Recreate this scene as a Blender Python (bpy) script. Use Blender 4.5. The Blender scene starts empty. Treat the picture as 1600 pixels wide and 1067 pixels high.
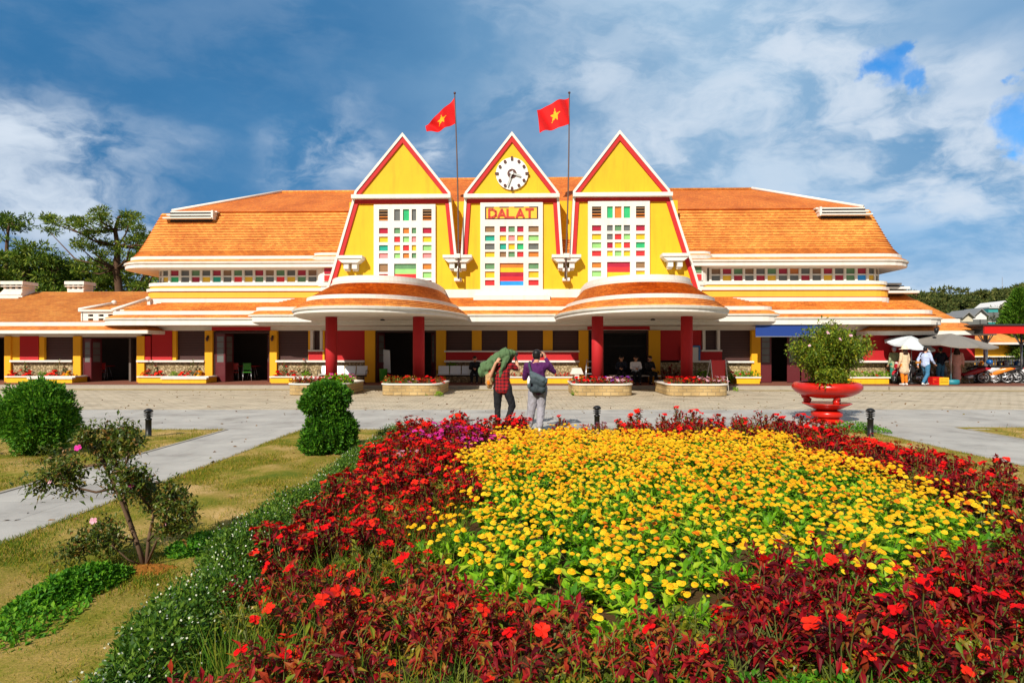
import bpy, bmesh, math, random
import numpy as np
from mathutils import Vector, Matrix
random.seed(7); RNG = np.random.default_rng(7)
sc = bpy.context.scene
COL = sc.collection
# ------------------------------------------------------------------ camera
EYE, FPX = 1.71, 1000.0           # eye height, focal length in pixels of a 1600 px wide frame
cam_d = bpy.data.cameras.new('camera'); cam = bpy.data.objects.new('camera', cam_d); COL.objects.link(cam)
cam.location = (0, 0, EYE); cam.rotation_euler = (math.radians(90), 0, 0)
cam_d.sensor_width = 36; cam_d.lens = 36 * FPX / 1600; cam_d.shift_y = 13.5 / 1600
cam_d.clip_start = 0.05; cam_d.clip_end = 4000
sc.camera = cam
# ------------------------------------------------------------------ light and sky
SUN_EL, SUN_AZ = math.radians(36), math.radians(24)     # light travels towards (sin az, cos az)
sd = bpy.data.lights.new('sun', 'SUN'); sun = bpy.data.objects.new('sun', sd); COL.objects.link(sun)
sd.energy = 4.5; sd.angle = math.radians(0.5); sd.color = (1.0, 0.93, 0.82)
sun.rotation_euler = Vector((math.sin(SUN_AZ) * math.cos(SUN_EL), math.cos(SUN_AZ) * math.cos(SUN_EL), -math.sin(SUN_EL))).to_track_quat('-Z', 'Y').to_euler()
sc.view_settings.view_transform = 'Standard'; sc.view_settings.look = 'None'
sc.view_settings.exposure = 0.38; sc.view_settings.gamma = 1.0
try: sc.cycles.max_bounces = 6; sc.cycles.transparent_max_bounces = 8
except Exception: pass
SKY_STRENGTH = 0.1
world = bpy.data.worlds.new('World'); sc.world = world; world.use_nodes = True
def build_sky():
    nt = world.node_tree; N, L = nt.nodes, nt.links
    for n in list(N): N.remove(n)
    out = N.new('ShaderNodeOutputWorld'); bg = N.new('ShaderNodeBackground'); L.new(bg.outputs[0], out.inputs[0])
    bg.inputs[1].default_value = SKY_STRENGTH
    sky = N.new('ShaderNodeTexSky'); sky.sky_type = 'NISHITA'; sky.sun_disc = False
    sky.sun_elevation = SUN_EL; sky.sun_rotation = math.atan2(-math.sin(SUN_AZ), -math.cos(SUN_AZ))
    sky.air_density = 1.0; sky.dust_density = 0.6; sky.ozone_density = 3.0
    tc = N.new('ShaderNodeTexCoord')
    def vm(op, a, b=None, s=None):
        n = N.new('ShaderNodeVectorMath'); n.operation = op
        for i, x in enumerate((a, b)):
            if x is None: continue
            if hasattr(x, 'links'): L.new(x, n.inputs[i])
            else: n.inputs[i].default_value = x
        if s is not None: n.inputs['Scale'].default_value = s
        return n.outputs['Value'] if op in ('DISTANCE', 'LENGTH', 'DOT_PRODUCT') else n.outputs[0]
    def mth(op, a, b=0.0, clamp=False):
        n = N.new('ShaderNodeMath'); n.operation = op; n.use_clamp = clamp
        for i, x in enumerate((a, b)):
            if hasattr(x, 'links'): L.new(x, n.inputs[i])
            else: n.inputs[i].default_value = x
        return n.outputs[0]
    def noise(vec, scale, detail=6, rough=0.55):
        n = N.new('ShaderNodeTexNoise'); L.new(vec, n.inputs['Vector'])
        n.inputs['Scale'].default_value = scale; n.inputs['Detail'].default_value = detail; n.inputs['Roughness'].default_value = rough
        return n
    def ramp(v, a, b):
        n = N.new('ShaderNodeMapRange'); n.interpolation_type = 'SMOOTHSTEP'; L.new(v, n.inputs[0])
        n.inputs[1].default_value = a; n.inputs[2].default_value = b; return n.outputs[0]
    def mix(f, a, b):
        n = N.new('ShaderNodeMix'); n.data_type = 'RGBA'; n.clamp_factor = True
        if hasattr(f, 'links'): L.new(f, n.inputs[0])
        else: n.inputs[0].default_value = f
        for i, x in ((6, a), (7, b)):
            if hasattr(x, 'links'): L.new(x, n.inputs[i])
            else: n.inputs[i].default_value = (*x, 1)
        return n.outputs[2]
    d = tc.outputs['Generated']
    st = vm('MULTIPLY', d, (1.0, 1.0, 2.2))
    nw = noise(st, 2.6, 5)
    warp = vm('SCALE', vm('SUBTRACT', nw.outputs['Color'], (.5, .5, .5)), None, 0.24)
    dw = vm('ADD', d, warp)
    nw2 = noise(d, 14, 5, .6)
    dw2 = vm('ADD', d, vm('SCALE', vm('SUBTRACT', nw2.outputs['Color'], (.5, .5, .5)), None, 0.10))
    def direction(px, py):
        return Vector(((px - 800) / FPX, 1, (547 - py) / FPX)).normalized()
    def blob(px, py, r0, r1, squash=(1, 1, 1), vec=None):
        a = vm('MULTIPLY', vec or dw, squash); p = direction(px, py)
        b = tuple(p[i] * squash[i] for i in range(3))
        return ramp(vm('DISTANCE', a, b), r1, r0)
    K = .88 / SKY_STRENGTH
    def c(r, g, b): return (r * K, g * K, b * K)
    big = noise(vm('MULTIPLY', d, (1.0, 1.0, 2.6)), 3.4, 8, .58).outputs['Fac']
    fine = noise(vm('MULTIPLY', dw, (1.0, 1.0, 1.7)), 9.0, 8, .6).outputs['Fac']
    wisp = mth('ADD', mth('MULTIPLY', big, .6), mth('MULTIPLY', fine, .4))
    col = mix(ramp(wisp, .43, .58), c(.17, .335, .54), c(.47, .59, .73))            # grey-blue cloud sheet
    col = mix(mth('MULTIPLY', blob(1000, 70, .05, .55, (1, 1, 1.6)), mth('ADD', .35, mth('MULTIPLY', wisp, .6))), col, c(.36, .52, .68))
    col = mix(mth('MULTIPLY', blob(340, 175, .17, .60, (.78, 1, 1.6)), mth('SUBTRACT', 1.10, mth('MULTIPLY', wisp, .42))), col, c(.026, .145, .335))   # dark rain cloud
    col = mix(mth('MULTIPLY', blob(520, 290, .05, .36, (.8, 1, 2.0)), .75), col, c(.065, .215, .43))
    col = mix(mth('MULTIPLY', blob(780, 130, .02, .25, (.8, 1, 2.0)), .5), col, c(.15, .32, .52))
    col = mix(mth('MULTIPLY', blob(1560, 60, .02, .30, (1, 1, 1.4)), .75), col, c(.095, .26, .48))
    col = mix(mth('MULTIPLY', blob(1320, 385, .03, .33, (.7, 1, 2.6)), .6), col, c(.19, .41, .68))
    # bright cloud edges
    for px, py, r, k, s in ((-20, 200, .19, .85, (.5, 1, 2.4)), (100, 232, .16, .5, (.4, 1, 2.7)), (30, 298, .15, .9, (.45, 1, 3.0)), (190, 322, .16, .65, (.4, 1, 3.0)), (90, 385, .12, .6, (.5, 1, 3.0)),
                            (545, 228, .11, .75, (1, 1, 1.5)), (470, 250, .10, .5, (1, 1, 1.5)), (690, 235, .08, .8, (1, 1, 1.1)), (930, 150, .12, .7, (1, 1, 1.8)), (820, 190, .1, .45, (1, 1, 1.8)),
                            (1060, 250, .15, .7, (.8, 1, 2.2)), (1300, 95, .13, .8, (1, 1, 1.2)), (1230, 130, .16, .6, (1, 1, 1.5)), (1450, 165, .15, .85, (.8, 1, 1.8)),
                            (1530, 225, .16, .75, (.8, 1, 1.8)), (1380, 285, .2, .65, (.7, 1, 2.2)), (1580, 330, .12, .55, (.7, 1, 2.4)), (1150, 40, .16, .5, (.7, 1, 1.8)), (1480, 300, .15, .6, (.6, 1, 2.4)), (1120, 180, .16, .5, (.7, 1, 2.2)), (1330, 190, .14, .6, (.7, 1, 2.2)), (860, 60, .14, .3, (.7, 1, 1.8))):
        m = mth('MULTIPLY', blob(px, py, .0, r, s), mth('MULTIPLY', ramp(fine, .33, .66), k * 1.2))
        col = mix(m, col, c(.59, .67, .77))
    # gaps of clear blue sky
    clear = mix(1.0, (0, 0, 0), sky.outputs[0])
    tint = N.new('ShaderNodeMix'); tint.data_type = 'RGBA'; tint.blend_type = 'MULTIPLY'; tint.inputs[0].default_value = 1.0
    L.new(sky.outputs[0], tint.inputs[6]); tint.inputs[7].default_value = (0.25, 0.9, 1.35, 1)
    for px, py, r in ((1383, 98, .022), (1393, 122, .020), (1362, 112, .014), (1405, 78, .010), (1440, 128, .012), (1592, 195, .020), (1580, 235, .012), (1595, 128, .010)):
        col = mix(mth('MULTIPLY', blob(px, py, r * .45, r * 1.5, (1, 1, 1), dw2), .8), col, tint.outputs[2])
    # behind the camera and overhead: unseen grey tone added to fill facade shade
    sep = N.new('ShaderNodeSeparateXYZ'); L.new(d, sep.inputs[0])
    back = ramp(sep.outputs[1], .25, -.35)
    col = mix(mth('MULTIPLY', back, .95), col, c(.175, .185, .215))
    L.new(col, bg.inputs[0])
build_sky()
# ------------------------------------------------------------------ materials
MAT = {}
def new_mat(name):
    m = bpy.data.materials.new(name); m.use_nodes = True; MAT[name] = m
    b = m.node_tree.nodes['Principled BSDF']
    return m, m.node_tree.nodes, m.node_tree.links, b
def nnoise(N, L, scale, detail=5, rough=.55, coord='Object', stretch=None):
    tc = N.new('ShaderNodeTexCoord'); n = N.new('ShaderNodeTexNoise')
    if stretch:
        mp = N.new('ShaderNodeMapping'); mp.inputs['Scale'].default_value = stretch
        L.new(tc.outputs[coord], mp.inputs[0]); L.new(mp.outputs[0], n.inputs['Vector'])
    else: L.new(tc.outputs[coord], n.inputs['Vector'])
    n.inputs['Scale'].default_value = scale; n.inputs['Detail'].default_value = detail; n.inputs['Roughness'].default_value = rough
    return n
def cramp(N, L, src, stops):
    r = N.new('ShaderNodeValToRGB'); L.new(src, r.inputs[0])
    el = r.color_ramp.elements
    while len(el) < len(stops): el.new(0.5)
    for e, (p, c) in zip(el, stops): e.position = p; e.color = (*c, 1)
    return r
def mixc(N, L, f, a, b, blend='MIX'):
    n = N.new('ShaderNodeMix'); n.data_type = 'RGBA'; n.blend_type = blend
    for i, x in ((0, f), (6, a), (7, b)):
        if hasattr(x, 'links'): L.new(x, n.inputs[i])
        elif i == 0: n.inputs[0].default_value = x
        else: n.inputs[i].default_value = (*x, 1)
    return n.outputs[2]
def bump(N, L, b, h, strength=.3, dist=.02):
    n = N.new('ShaderNodeBump'); n.inputs['Strength'].default_value = strength; n.inputs['Distance'].default_value = dist
    L.new(h, n.inputs['Height']); L.new(n.outputs[0], b.inputs['Normal'])
def plaster(name, col, dirt=None, rough=.75, amt=.35, streak=True, bs=.15):
    m, N, L, b = new_mat(name)
    dirt = dirt or tuple(c * .62 for c in col)
    n1 = nnoise(N, L, 1.3, 6); r1 = cramp(N, L, n1.outputs['Fac'], [(.35, (0, 0, 0)), (.75, (1, 1, 1))])
    n2 = nnoise(N, L, 3.0, 7, .65, 'Object', (1.0, 1.0, .12) if streak else (1, 1, 1)); r2 = cramp(N, L, n2.outputs['Fac'], [(.5, (0, 0, 0)), (.78, (1, 1, 1))])
    f = N.new('ShaderNodeMath'); f.operation = 'MULTIPLY'; L.new(r2.outputs[0], f.inputs[0]); f.inputs[1].default_value = amt
    c1 = mixc(N, L, r1.outputs[0], tuple(c * .93 for c in col), col)
    c2 = mixc(N, L, f.outputs[0], c1, dirt)
    L.new(c2, b.inputs['Base Color']); b.inputs['Roughness'].default_value = rough
    n3 = nnoise(N, L, 28, 4); bump(N, L, b, n3.outputs['Fac'], bs, .01)
    return m
def plain(name, col, rough=.5, metal=0.0, spec=None, var=.12, scale=12):
    m, N, L, b = new_mat(name)
    n1 = nnoise(N, L, scale, 4)
    c = mixc(N, L, n1.outputs['Fac'], tuple(x * (1 - var) for x in col), tuple(min(1, x * (1 + var)) for x in col))
    L.new(c, b.inputs['Base Color']); b.inputs['Roughness'].default_value = rough; b.inputs['Metallic'].default_value = metal
    if spec is not None: b.inputs['Specular IOR Level'].default_value = spec
    return m
def leafmat(name, stops, rough=.5, trans=.25, spec=.3):
    m, N, L, b = new_mat(name)
    g = N.new('ShaderNodeNewGeometry'); oi = N.new('ShaderNodeObjectInfo')
    a = N.new('ShaderNodeMath'); a.operation = 'MULTIPLY_ADD'; L.new(oi.outputs['Random'], a.inputs[0]); a.inputs[1].default_value = .3
    sub = N.new('ShaderNodeMath'); sub.operation = 'SUBTRACT'; L.new(g.outputs['Random Per Island'], sub.inputs[0]); sub.inputs[1].default_value = .15
    L.new(sub.outputs[0], a.inputs[2])
    r = cramp(N, L, a.outputs[0], stops)
    L.new(r.outputs[0], b.inputs['Base Color']); b.inputs['Roughness'].default_value = rough; b.inputs['Specular IOR Level'].default_value = spec
    if trans > 0:
        out = N['Material Output']; t = N.new('ShaderNodeBsdfTranslucent'); L.new(r.outputs[0], t.inputs[0])
        mx = N.new('ShaderNodeMixShader'); mx.inputs[0].default_value = trans
        L.new(b.outputs[0], mx.inputs[1]); L.new(t.outputs[0], mx.inputs[2]); L.new(mx.outputs[0], out.inputs[0])
    return m
# ------------------------------------------------------------------ mesh helpers
def tag(o, label=None, cat=None, group=None, kind=None):
    if label: o['label'] = label
    if cat: o['category'] = cat
    if group: o['group'] = group
    if kind: o['kind'] = kind
    return o
def empty(name, loc=(0, 0, 0), rz=0.0, label=None, cat=None, group=None):
    o = bpy.data.objects.new(name, None); COL.objects.link(o); o.location = loc; o.rotation_euler = (0, 0, rz)
    o.empty_display_size = .1
    return tag(o, label, cat, group)
def link_mesh(name, me, parent=None):
    o = bpy.data.objects.new(name, me); COL.objects.link(o)
    if parent is not None: o.parent = parent
    return o
def np_mesh(name, V, F, mats, mi=None, smooth=False):
    me = bpy.data.meshes.new(name); V = np.asarray(V, dtype=np.float32); F = np.asarray(F, dtype=np.int32); k = F.shape[1]
    me.vertices.add(len(V)); me.vertices.foreach_set('co', V.ravel())
    me.loops.add(F.size); me.loops.foreach_set('vertex_index', F.ravel())
    me.polygons.add(len(F)); me.polygons.foreach_set('loop_start', np.arange(0, F.size, k, dtype=np.int32))
    me.polygons.foreach_set('loop_total', np.full(len(F), k, dtype=np.int32))
    for m in mats: me.materials.append(MAT[m])
    if mi is not None: me.polygons.foreach_set('material_index', np.asarray(mi, dtype=np.int32))
    me.polygons.foreach_set('use_smooth', np.full(len(F), smooth, dtype=bool))
    me.update(calc_edges=True); me.validate(); return me
class MB:
    def __init__(s): s.v = []; s.f = []; s.m = []; s.uv = []; s.mats = []; s.sm = []
    def mi(s, mat):
        if mat not in s.mats: s.mats.append(mat)
        return s.mats.index(mat)
    def face(s, idx, mat, uv=None, smooth=False):
        s.f.append(tuple(idx)); s.m.append(s.mi(mat)); s.uv.append(uv); s.sm.append(smooth)
    def poly(s, pts, mat, uv=None, smooth=False):
        n = len(s.v); s.v += [tuple(p) for p in pts]; s.face(range(n, n + len(pts)), mat, uv, smooth)
    def box(s, x0, x1, y0, y1, z0, z1, mat):
        n = len(s.v)
        s.v += [(x0, y0, z0), (x1, y0, z0), (x1, y1, z0), (x0, y1, z0), (x0, y0, z1), (x1, y0, z1), (x1, y1, z1), (x0, y1, z1)]
        for q in ((3, 2, 1, 0), (4, 5, 6, 7), (0, 1, 5, 4), (1, 2, 6, 5), (2, 3, 7, 6), (3, 0, 4, 7)): s.face([n + i for i in q], mat)
    def prism(s, pts, y0, y1, mat, side=None, back=True):
        """outline pts (x,z), extruded from y0 (front) to y1"""
        n = len(s.v); k = len(pts)
        s.v += [(x, y0, z) for x, z in pts] + [(x, y1, z) for x, z in pts]
        area = sum(pts[i][0] * pts[(i + 1) % k][1] - pts[(i + 1) % k][0] * pts[i][1] for i in range(k))
        fr = list(range(n, n + k)); bk = list(range(n + k, n + 2 * k))
        if area < 0: fr.reverse()
        else: bk.reverse()
        s.face(fr, mat)
        if back: s.face(bk, mat)
        for i in range(k):
            j = (i + 1) % k; q = [n + i, n + k + i, n + k + j, n + j]
            if area < 0: q.reverse()
            s.face(q[::-1] if False else q[::-1], side or mat)
    def zprism(s, pts, z0, z1, mat, top=None):
        n = len(s.v); k = len(pts)
        area = sum(pts[i][0] * pts[(i + 1) % k][1] - pts[(i + 1) % k][0] * pts[i][1] for i in range(k))
        if area < 0: pts = pts[::-1]
        s.v += [(x, y, z0) for x, y in pts] + [(x, y, z1) for x, y in pts]
        s.face(list(range(n, n + k))[::-1], mat); s.face(list(range(n + k, n + 2 * k)), top or mat)
        for i in range(k):
            j = (i + 1) % k; s.face([n + i, n + j, n + k + j, n + k + i], mat)
    def loft(s, rings, bands, closed=True, cap0=None, cap1=None, smooth=False):
        """rings: lists of points of equal length; bands: material per gap (or one)"""
        k = len(rings[0]); n = len(s.v); cum = [0.0]
        r0 = rings[0]
        for i in range(1, k + 1): cum.append(cum[-1] + (Vector(r0[i % k]) - Vector(r0[i - 1])).length)
        vv = 0.0
        for r in rings: s.v += [tuple(p) for p in r]
        for a in range(len(rings) - 1):
            mat = bands if isinstance(bands, str) else bands[a]
            mid = k // 3
            dv = (Vector(rings[a + 1][mid]) - Vector(rings[a][mid])).length
            for i in range(k if closed else k - 1):
                j = (i + 1) % k
                A, B, Cc, D = n + a * k + i, n + a * k + j, n + (a + 1) * k + j, n + (a + 1) * k + i
                s.face([A, B, Cc, D], mat, [(cum[i], vv), (cum[i + 1], vv), (cum[i + 1], vv + dv), (cum[i], vv + dv)], smooth)
            vv += dv
        if cap0: s.face([n + i for i in range(k)][::-1], cap0)
        if cap1: s.face([n + (len(rings) - 1) * k + i for i in range(k)], cap1)
    def lathe(s, prof, c, mat, seg=24, smooth=True, mats=None):
        rings = [[(c[0] + r * math.cos(t * 2 * math.pi / seg), c[1] + r * math.sin(t * 2 * math.pi / seg), c[2] + z) for t in range(seg)] for r, z in prof]
        s.loft(rings, mats or mat, True, mat if prof[0][0] > 1e-4 else None, mat if prof[-1][0] > 1e-4 else None, smooth)
    def tube(s, pts, rad, mat, seg=8, smooth=True, caps=True):
        pts = [Vector(p) for p in pts]
        if not hasattr(rad, '__len__'): rad = [rad] * len(pts)
        rings = []; up = None
        for i, p in enumerate(pts):
            d = (pts[min(i + 1, len(pts) - 1)] - pts[max(i - 1, 0)])
            if d.length < 1e-9: d = Vector((0, 0, 1))
            d.normalize()
            if up is None: up = d.orthogonal().normalized()
            else:
                up = up - d * up.dot(d)
                up = up.normalized() if up.length > 1e-6 else d.orthogonal().normalized()
            w = d.cross(up)
            rings.append([tuple(p + (up * math.cos(t * 2 * math.pi / seg) + w * math.sin(t * 2 * math.pi / seg)) * rad[i]) for t in range(seg)])
        s.loft(rings, mat, True, mat if caps else None, mat if caps else None, smooth)
    def ball(s, c, r, mat, seg=12, rings=8, smooth=True):
        if not hasattr(r, '__len__'): r = (r, r, r)
        R = []
        for i in range(rings + 1):
            th = -math.pi / 2 + math.pi * i / rings; cr = max(math.cos(th), .02)
            R.append([(c[0] + r[0] * cr * math.cos(t * 2 * math.pi / seg), c[1] + r[1] * cr * math.sin(t * 2 * math.pi / seg), c[2] + r[2] * math.sin(th)) for t in range(seg)])
        s.loft(R, mat, True, mat, mat, smooth)
    def strip(s, line0, line1, y0, y1, mat):
        """solid bar between two (x,z) polylines, from y0 to y1"""
        for i in range(len(line0) - 1):
            s.prism([line0[i], line0[i + 1], line1[i + 1], line1[i]], y0, y1, mat)
    def build(s, name, parent=None, smooth_angle=None):
        me = bpy.data.meshes.new(name); me.from_pydata(s.v, [], s.f)
        for m in s.mats: me.materials.append(MAT[m])
        me.polygons.foreach_set('material_index', s.m); me.polygons.foreach_set('use_smooth', s.sm)
        if any(u is not None for u in s.uv):
            uvl = me.uv_layers.new(name='UVMap').data
            for p, u in zip(me.polygons, s.uv):
                if u is not None:
                    for li, c in zip(p.loop_indices, u): uvl[li].uv = c
        me.validate(); me.update()
        return link_mesh(name, me, parent)
def fix_normals(o):
    bm = bmesh.new(); bm.from_mesh(o.data); bmesh.ops.recalc_face_normals(bm, faces=bm.faces); bm.to_mesh(o.data); bm.free(); return o
def bevel(o, w=.01, seg=2):
    m = o.modifiers.new('bevel', 'BEVEL'); m.width = w; m.segments = seg; m.limit_method = 'ANGLE'; return o
def copy_tree(o, parent=None):
    c = o.copy(); COL.objects.link(c)
    if parent is not None: c.parent = parent
    for ch in o.children: copy_tree(ch, c)
    return c
# real positions from measurements in the photograph: (px, py) at distance Y along the view axis
def at(px, py, Y): return Vector(((px - 800) * Y / FPX, Y, EYE - (py - 547) * Y / FPX))
def gnd(px, py, z=0.0):
    Y = (EYE - z) * FPX / (py - 547); return Vector(((px - 800) * Y / FPX, Y, z))
TH = math.radians(-1.5); FAC = 31.0
def B(px, py=547, v=0.0):
    """station coordinates (u along the front, z) of a measured point lying v behind the front wall"""
    k = (px - 800) / FPX; t = (v + FAC * math.cos(TH)) / (math.cos(TH) - k * math.sin(TH))
    return (math.cos(TH) * t * k + math.sin(TH) * (t - FAC), EYE - (py - 547) * t / FPX)
def U(px, v=0.0): return B(px, 547, v)[0]
def Z(px, py, v=0.0): return B(px, py, v)[1]
# ------------------------------------------------------------------ material library
plaster('yellow_plaster', (.78, .455, .004), (.58, .27, .006), amt=.6)
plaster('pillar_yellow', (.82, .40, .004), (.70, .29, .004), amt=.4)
plaster('ochre_plaster', (.86, .42, .006), (.66, .28, .005), amt=.3)
plaster('band_yellow', (.80, .43, .035), (.68, .33, .02), amt=.4)
plaster('red_plaster', (.45, .006, .010), (.33, .005, .01), amt=.35)
plaster('trim_red', (.52, .012, .012), (.36, .010, .01), amt=.4)
plaster('white_plaster', (.74, .71, .66), (.50, .46, .39), amt=.45)
plaster('soffit_plaster', (.74, .70, .64), (.55, .50, .43), amt=.3)
plaster('lip_plaster', (.60, .58, .52), (.36, .35, .30), amt=.55)
plaster('platform_tile', (.22, .075, .045), (.14, .05, .03), amt=.3, streak=False)
plaster('kerb_concrete', (.36, .32, .26), (.2, .18, .15), amt=.5, streak=False)
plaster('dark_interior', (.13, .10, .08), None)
plain('shutter_brown', (.055, .016, .013), .55)
plain('shutter_gap', (.012, .006, .006), .8)
plain('door_wood', (.105, .014, .018), .38)
plain('iron_black', (.012, .012, .013), .45, .3)
plain('awning_blue', (.003, .035, .22), .6)
plain('bin_green', (.05, .30, .02), .45)
plain('pole_brown', (.12, .075, .06), .5, .3)
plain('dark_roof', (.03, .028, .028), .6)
plain('red_paint_gloss', (.52, .012, .004), .3, 0, None, .28, 5)
plain('red_sign', (.55, .008, .006), .4)
plain('steel', (.55, .56, .58), .32, .75)
plain('steel_seat', (.62, .64, .67), .42, .25)
plain('flag_red', (.78, .004, .004), .7)
plain('flag_gold', (.9, .5, .01), .6)
plain('gold_board', (.80, .46, .02), .5)
plain('sign_letter', (.50, .03, .008), .45)
plain('clock_white', (.82, .82, .80), .45)
plain('clock_mark', (.09, .035, .03), .4, .3)
plain('clock_metal', (.5, .5, .48), .35, .6)
for nm, c in (('gray', (0.140, 0.146, 0.140)), ('dred', (0.390, 0.022, 0.046)), ('red', (0.790, 0.040, 0.040)), ('green', (0.128, 0.265, 0.128)), ('lgreen', (0.290, 0.565, 0.190)), ('bgreen', (0.040, 0.440, 0.165)),
              ('teal', (0.028, 0.353, 0.253)), ('yel', (0.850, 0.490, 0.030)), ('brown', (0.265, 0.153, 0.077)), ('orange', (0.578, 0.190, 0.034)), ('blue', (0.030, 0.290, 0.765)), ('pink', (0.850, 0.265, 0.265)), ('dblue', (0.028, 0.115, 0.328))):
    m = plain('glass_' + nm, c, .12, 0, .6, .25, 2.5)
def tile_material(nm, k1, k2, km):
    m, N, L, b = new_mat(nm)
    tc = N.new('ShaderNodeTexCoord'); br = N.new('ShaderNodeTexBrick'); L.new(tc.outputs['UV'], br.inputs['Vector'])
    br.inputs['Color1'].default_value = (*k1, 1); br.inputs['Color2'].default_value = (*k2, 1); br.inputs['Mortar'].default_value = (*km, 1)
    br.inputs['Scale'].default_value = 1; br.inputs['Mortar Size'].default_value = .004; br.inputs['Brick Width'].default_value = .17; br.inputs['Row Height'].default_value = .135
    br.inputs['Bias'].default_value = -.1
    n1 = nnoise(N, L, .55, 6, .6); r1 = cramp(N, L, n1.outputs['Fac'], [(.36, (.80, .70, .6)), (.5, (1, 1, 1)), (.66, (1.1, 1.3, 1.5))])
    c1 = mixc(N, L, .8, br.outputs['Color'], r1.outputs[0], 'MULTIPLY')
    n2 = nnoise(N, L, 9, 6, .7); r2 = cramp(N, L, n2.outputs['Fac'], [(.56, (0, 0, 0)), (.8, (1, 1, 1))])
    f = N.new('ShaderNodeMath'); f.operation = 'MULTIPLY'; L.new(r2.outputs[0], f.inputs[0]); f.inputs[1].default_value = .5
    c2 = mixc(N, L, f.outputs[0], c1, (.16, .045, .012))
    n3 = nnoise(N, L, 3.3, 7, .7); r3 = cramp(N, L, n3.outputs['Fac'], [(.66, (0, 0, 0)), (.74, (1, 1, 1))])
    f3 = N.new('ShaderNodeMath'); f3.operation = 'MULTIPLY'; L.new(r3.outputs[0], f3.inputs[0]); f3.inputs[1].default_value = .35
    c3 = mixc(N, L, f3.outputs[0], c2, (.85, .42, .16))
    L.new(c3, b.inputs['Base Color']); b.inputs['Roughness'].default_value = .8
    bump(N, L, b, br.outputs['Fac'], .5, -.012)
tile_material('roof_tile', (.76, .30, .050), (.56, .17, .026), (.36, .09, .014))
tile_material('roof_tile_dark', (.74, .22, .028), (.56, .135, .018), (.32, .08, .012))
def masonry(name, c1, c2, mortar, w, h, scale_coord='Object', rough=.85, ms=.012, rot=None, bs=.6):
    m, N, L, b = new_mat(name)
    tc = N.new('ShaderNodeTexCoord'); mp = N.new('ShaderNodeMapping'); L.new(tc.outputs[scale_coord], mp.inputs[0])
    if rot: mp.inputs['Rotation'].default_value = rot
    nw = N.new('ShaderNodeTexNoise'); nw.inputs['Scale'].default_value = 6; L.new(mp.outputs[0], nw.inputs['Vector'])
    ad = N.new('ShaderNodeVectorMath'); ad.operation = 'MULTIPLY_ADD'; L.new(nw.outputs['Color'], ad.inputs[0]); ad.inputs[1].default_value = (.035, .035, .035); L.new(mp.outputs[0], ad.inputs[2])
    br = N.new('ShaderNodeTexBrick'); L.new(ad.outputs[0], br.inputs['Vector'])
    for k, c in (('Color1', c1), ('Color2', c2), ('Mortar', mortar)): br.inputs[k].default_value = (*c, 1)
    br.inputs['Scale'].default_value = 1; br.inputs['Mortar Size'].default_value = ms; br.inputs['Brick Width'].default_value = w; br.inputs['Row Height'].default_value = h
    n = nnoise(N, L, 1.1, 7, .65); r = cramp(N, L, n.outputs['Fac'], [(.3, (.52, .49, .45)), (.46, (.9, .88, .84)), (.7, (1.2, 1.18, 1.12))])
    c = mixc(N, L, .75, br.outputs['Color'], r.outputs[0], 'MULTIPLY')
    L.new(c, b.inputs['Base Color']); b.inputs['Roughness'].default_value = rough; b.inputs['Specular IOR Level'].default_value = .2
    n2 = nnoise(N, L, 30, 5); ad2 = N.new('ShaderNodeMath'); ad2.operation = 'MULTIPLY_ADD'; L.new(br.outputs['Fac'], ad2.inputs[0]); ad2.inputs[1].default_value = -1.0; L.new(n2.outputs['Fac'], ad2.inputs[2])
    bump(N, L, b, ad2.outputs[0], bs, .02)
R90 = (math.radians(90), 0, 0)
masonry('planter_stone', (.56, .41, .20), (.42, .29, .13), (.33, .25, .14), .30, .13, rot=R90)
masonry('cobbles', (.54, .465, .355), (.47, .405, .305), (.36, .30, .215), .34, .22, ms=.018)
masonry('paving_slab', (.415, .40, .375), (.38, .365, .345), (.29, .28, .26), 1.1, .8, ms=.006, bs=.12)
def pebble_stone():
    m, N, L, b = new_mat('pebble_wall')
    tc = N.new('ShaderNodeTexCoord'); vo = N.new('ShaderNodeTexVoronoi'); vo.inputs['Scale'].default_value = 11; L.new(tc.outputs['Object'], vo.inputs['Vector'])
    hs = N.new('ShaderNodeSeparateColor'); L.new(vo.outputs['Color'], hs.inputs[0])
    r = cramp(N, L, hs.outputs[0], [(0, (.34, .26, .15)), (.5, (.48, .37, .20)), (1, (.58, .47, .30))])
    r2 = cramp(N, L, vo.outputs['Distance'], [(.25, (1, 1, 1)), (.6, (.45, .42, .36))])
    c = mixc(N, L, 1.0, r.outputs[0], r2.outputs[0], 'MULTIPLY'); L.new(c, b.inputs['Base Color']); b.inputs['Roughness'].default_value = .85
    bump(N, L, b, vo.outputs['Distance'], .5, -.02)
pebble_stone()
def ground_mat(name, stops, scale, fine=60, rough=.95, bs=.5, bd=.03):
    m, N, L, b = new_mat(name)
    n1 = nnoise(N, L, scale, 8, .62); n2 = nnoise(N, L, fine, 5, .7)
    a = N.new('ShaderNodeMath'); a.operation = 'MULTIPLY_ADD'; L.new(n2.outputs['Fac'], a.inputs[0]); a.inputs[1].default_value = .35
    s = N.new('ShaderNodeMath'); s.operation = 'SUBTRACT'; L.new(n1.outputs['Fac'], s.inputs[0]); s.inputs[1].default_value = .17
    L.new(s.outputs[0], a.inputs[2]); r = cramp(N, L, a.outputs[0], stops)
    L.new(r.outputs[0], b.inputs['Base Color']); b.inputs['Roughness'].default_value = rough; b.inputs['Specular IOR Level'].default_value = .1
    bump(N, L, b, n2.outputs['Fac'], bs, bd)
ground_mat('lawn_soil', [(.30, (.085, .12, .010)), (.43, (.19, .175, .020)), (.54, (.34, .235, .06)), (.66, (.52, .34, .14))], 1.1, 45)
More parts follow.
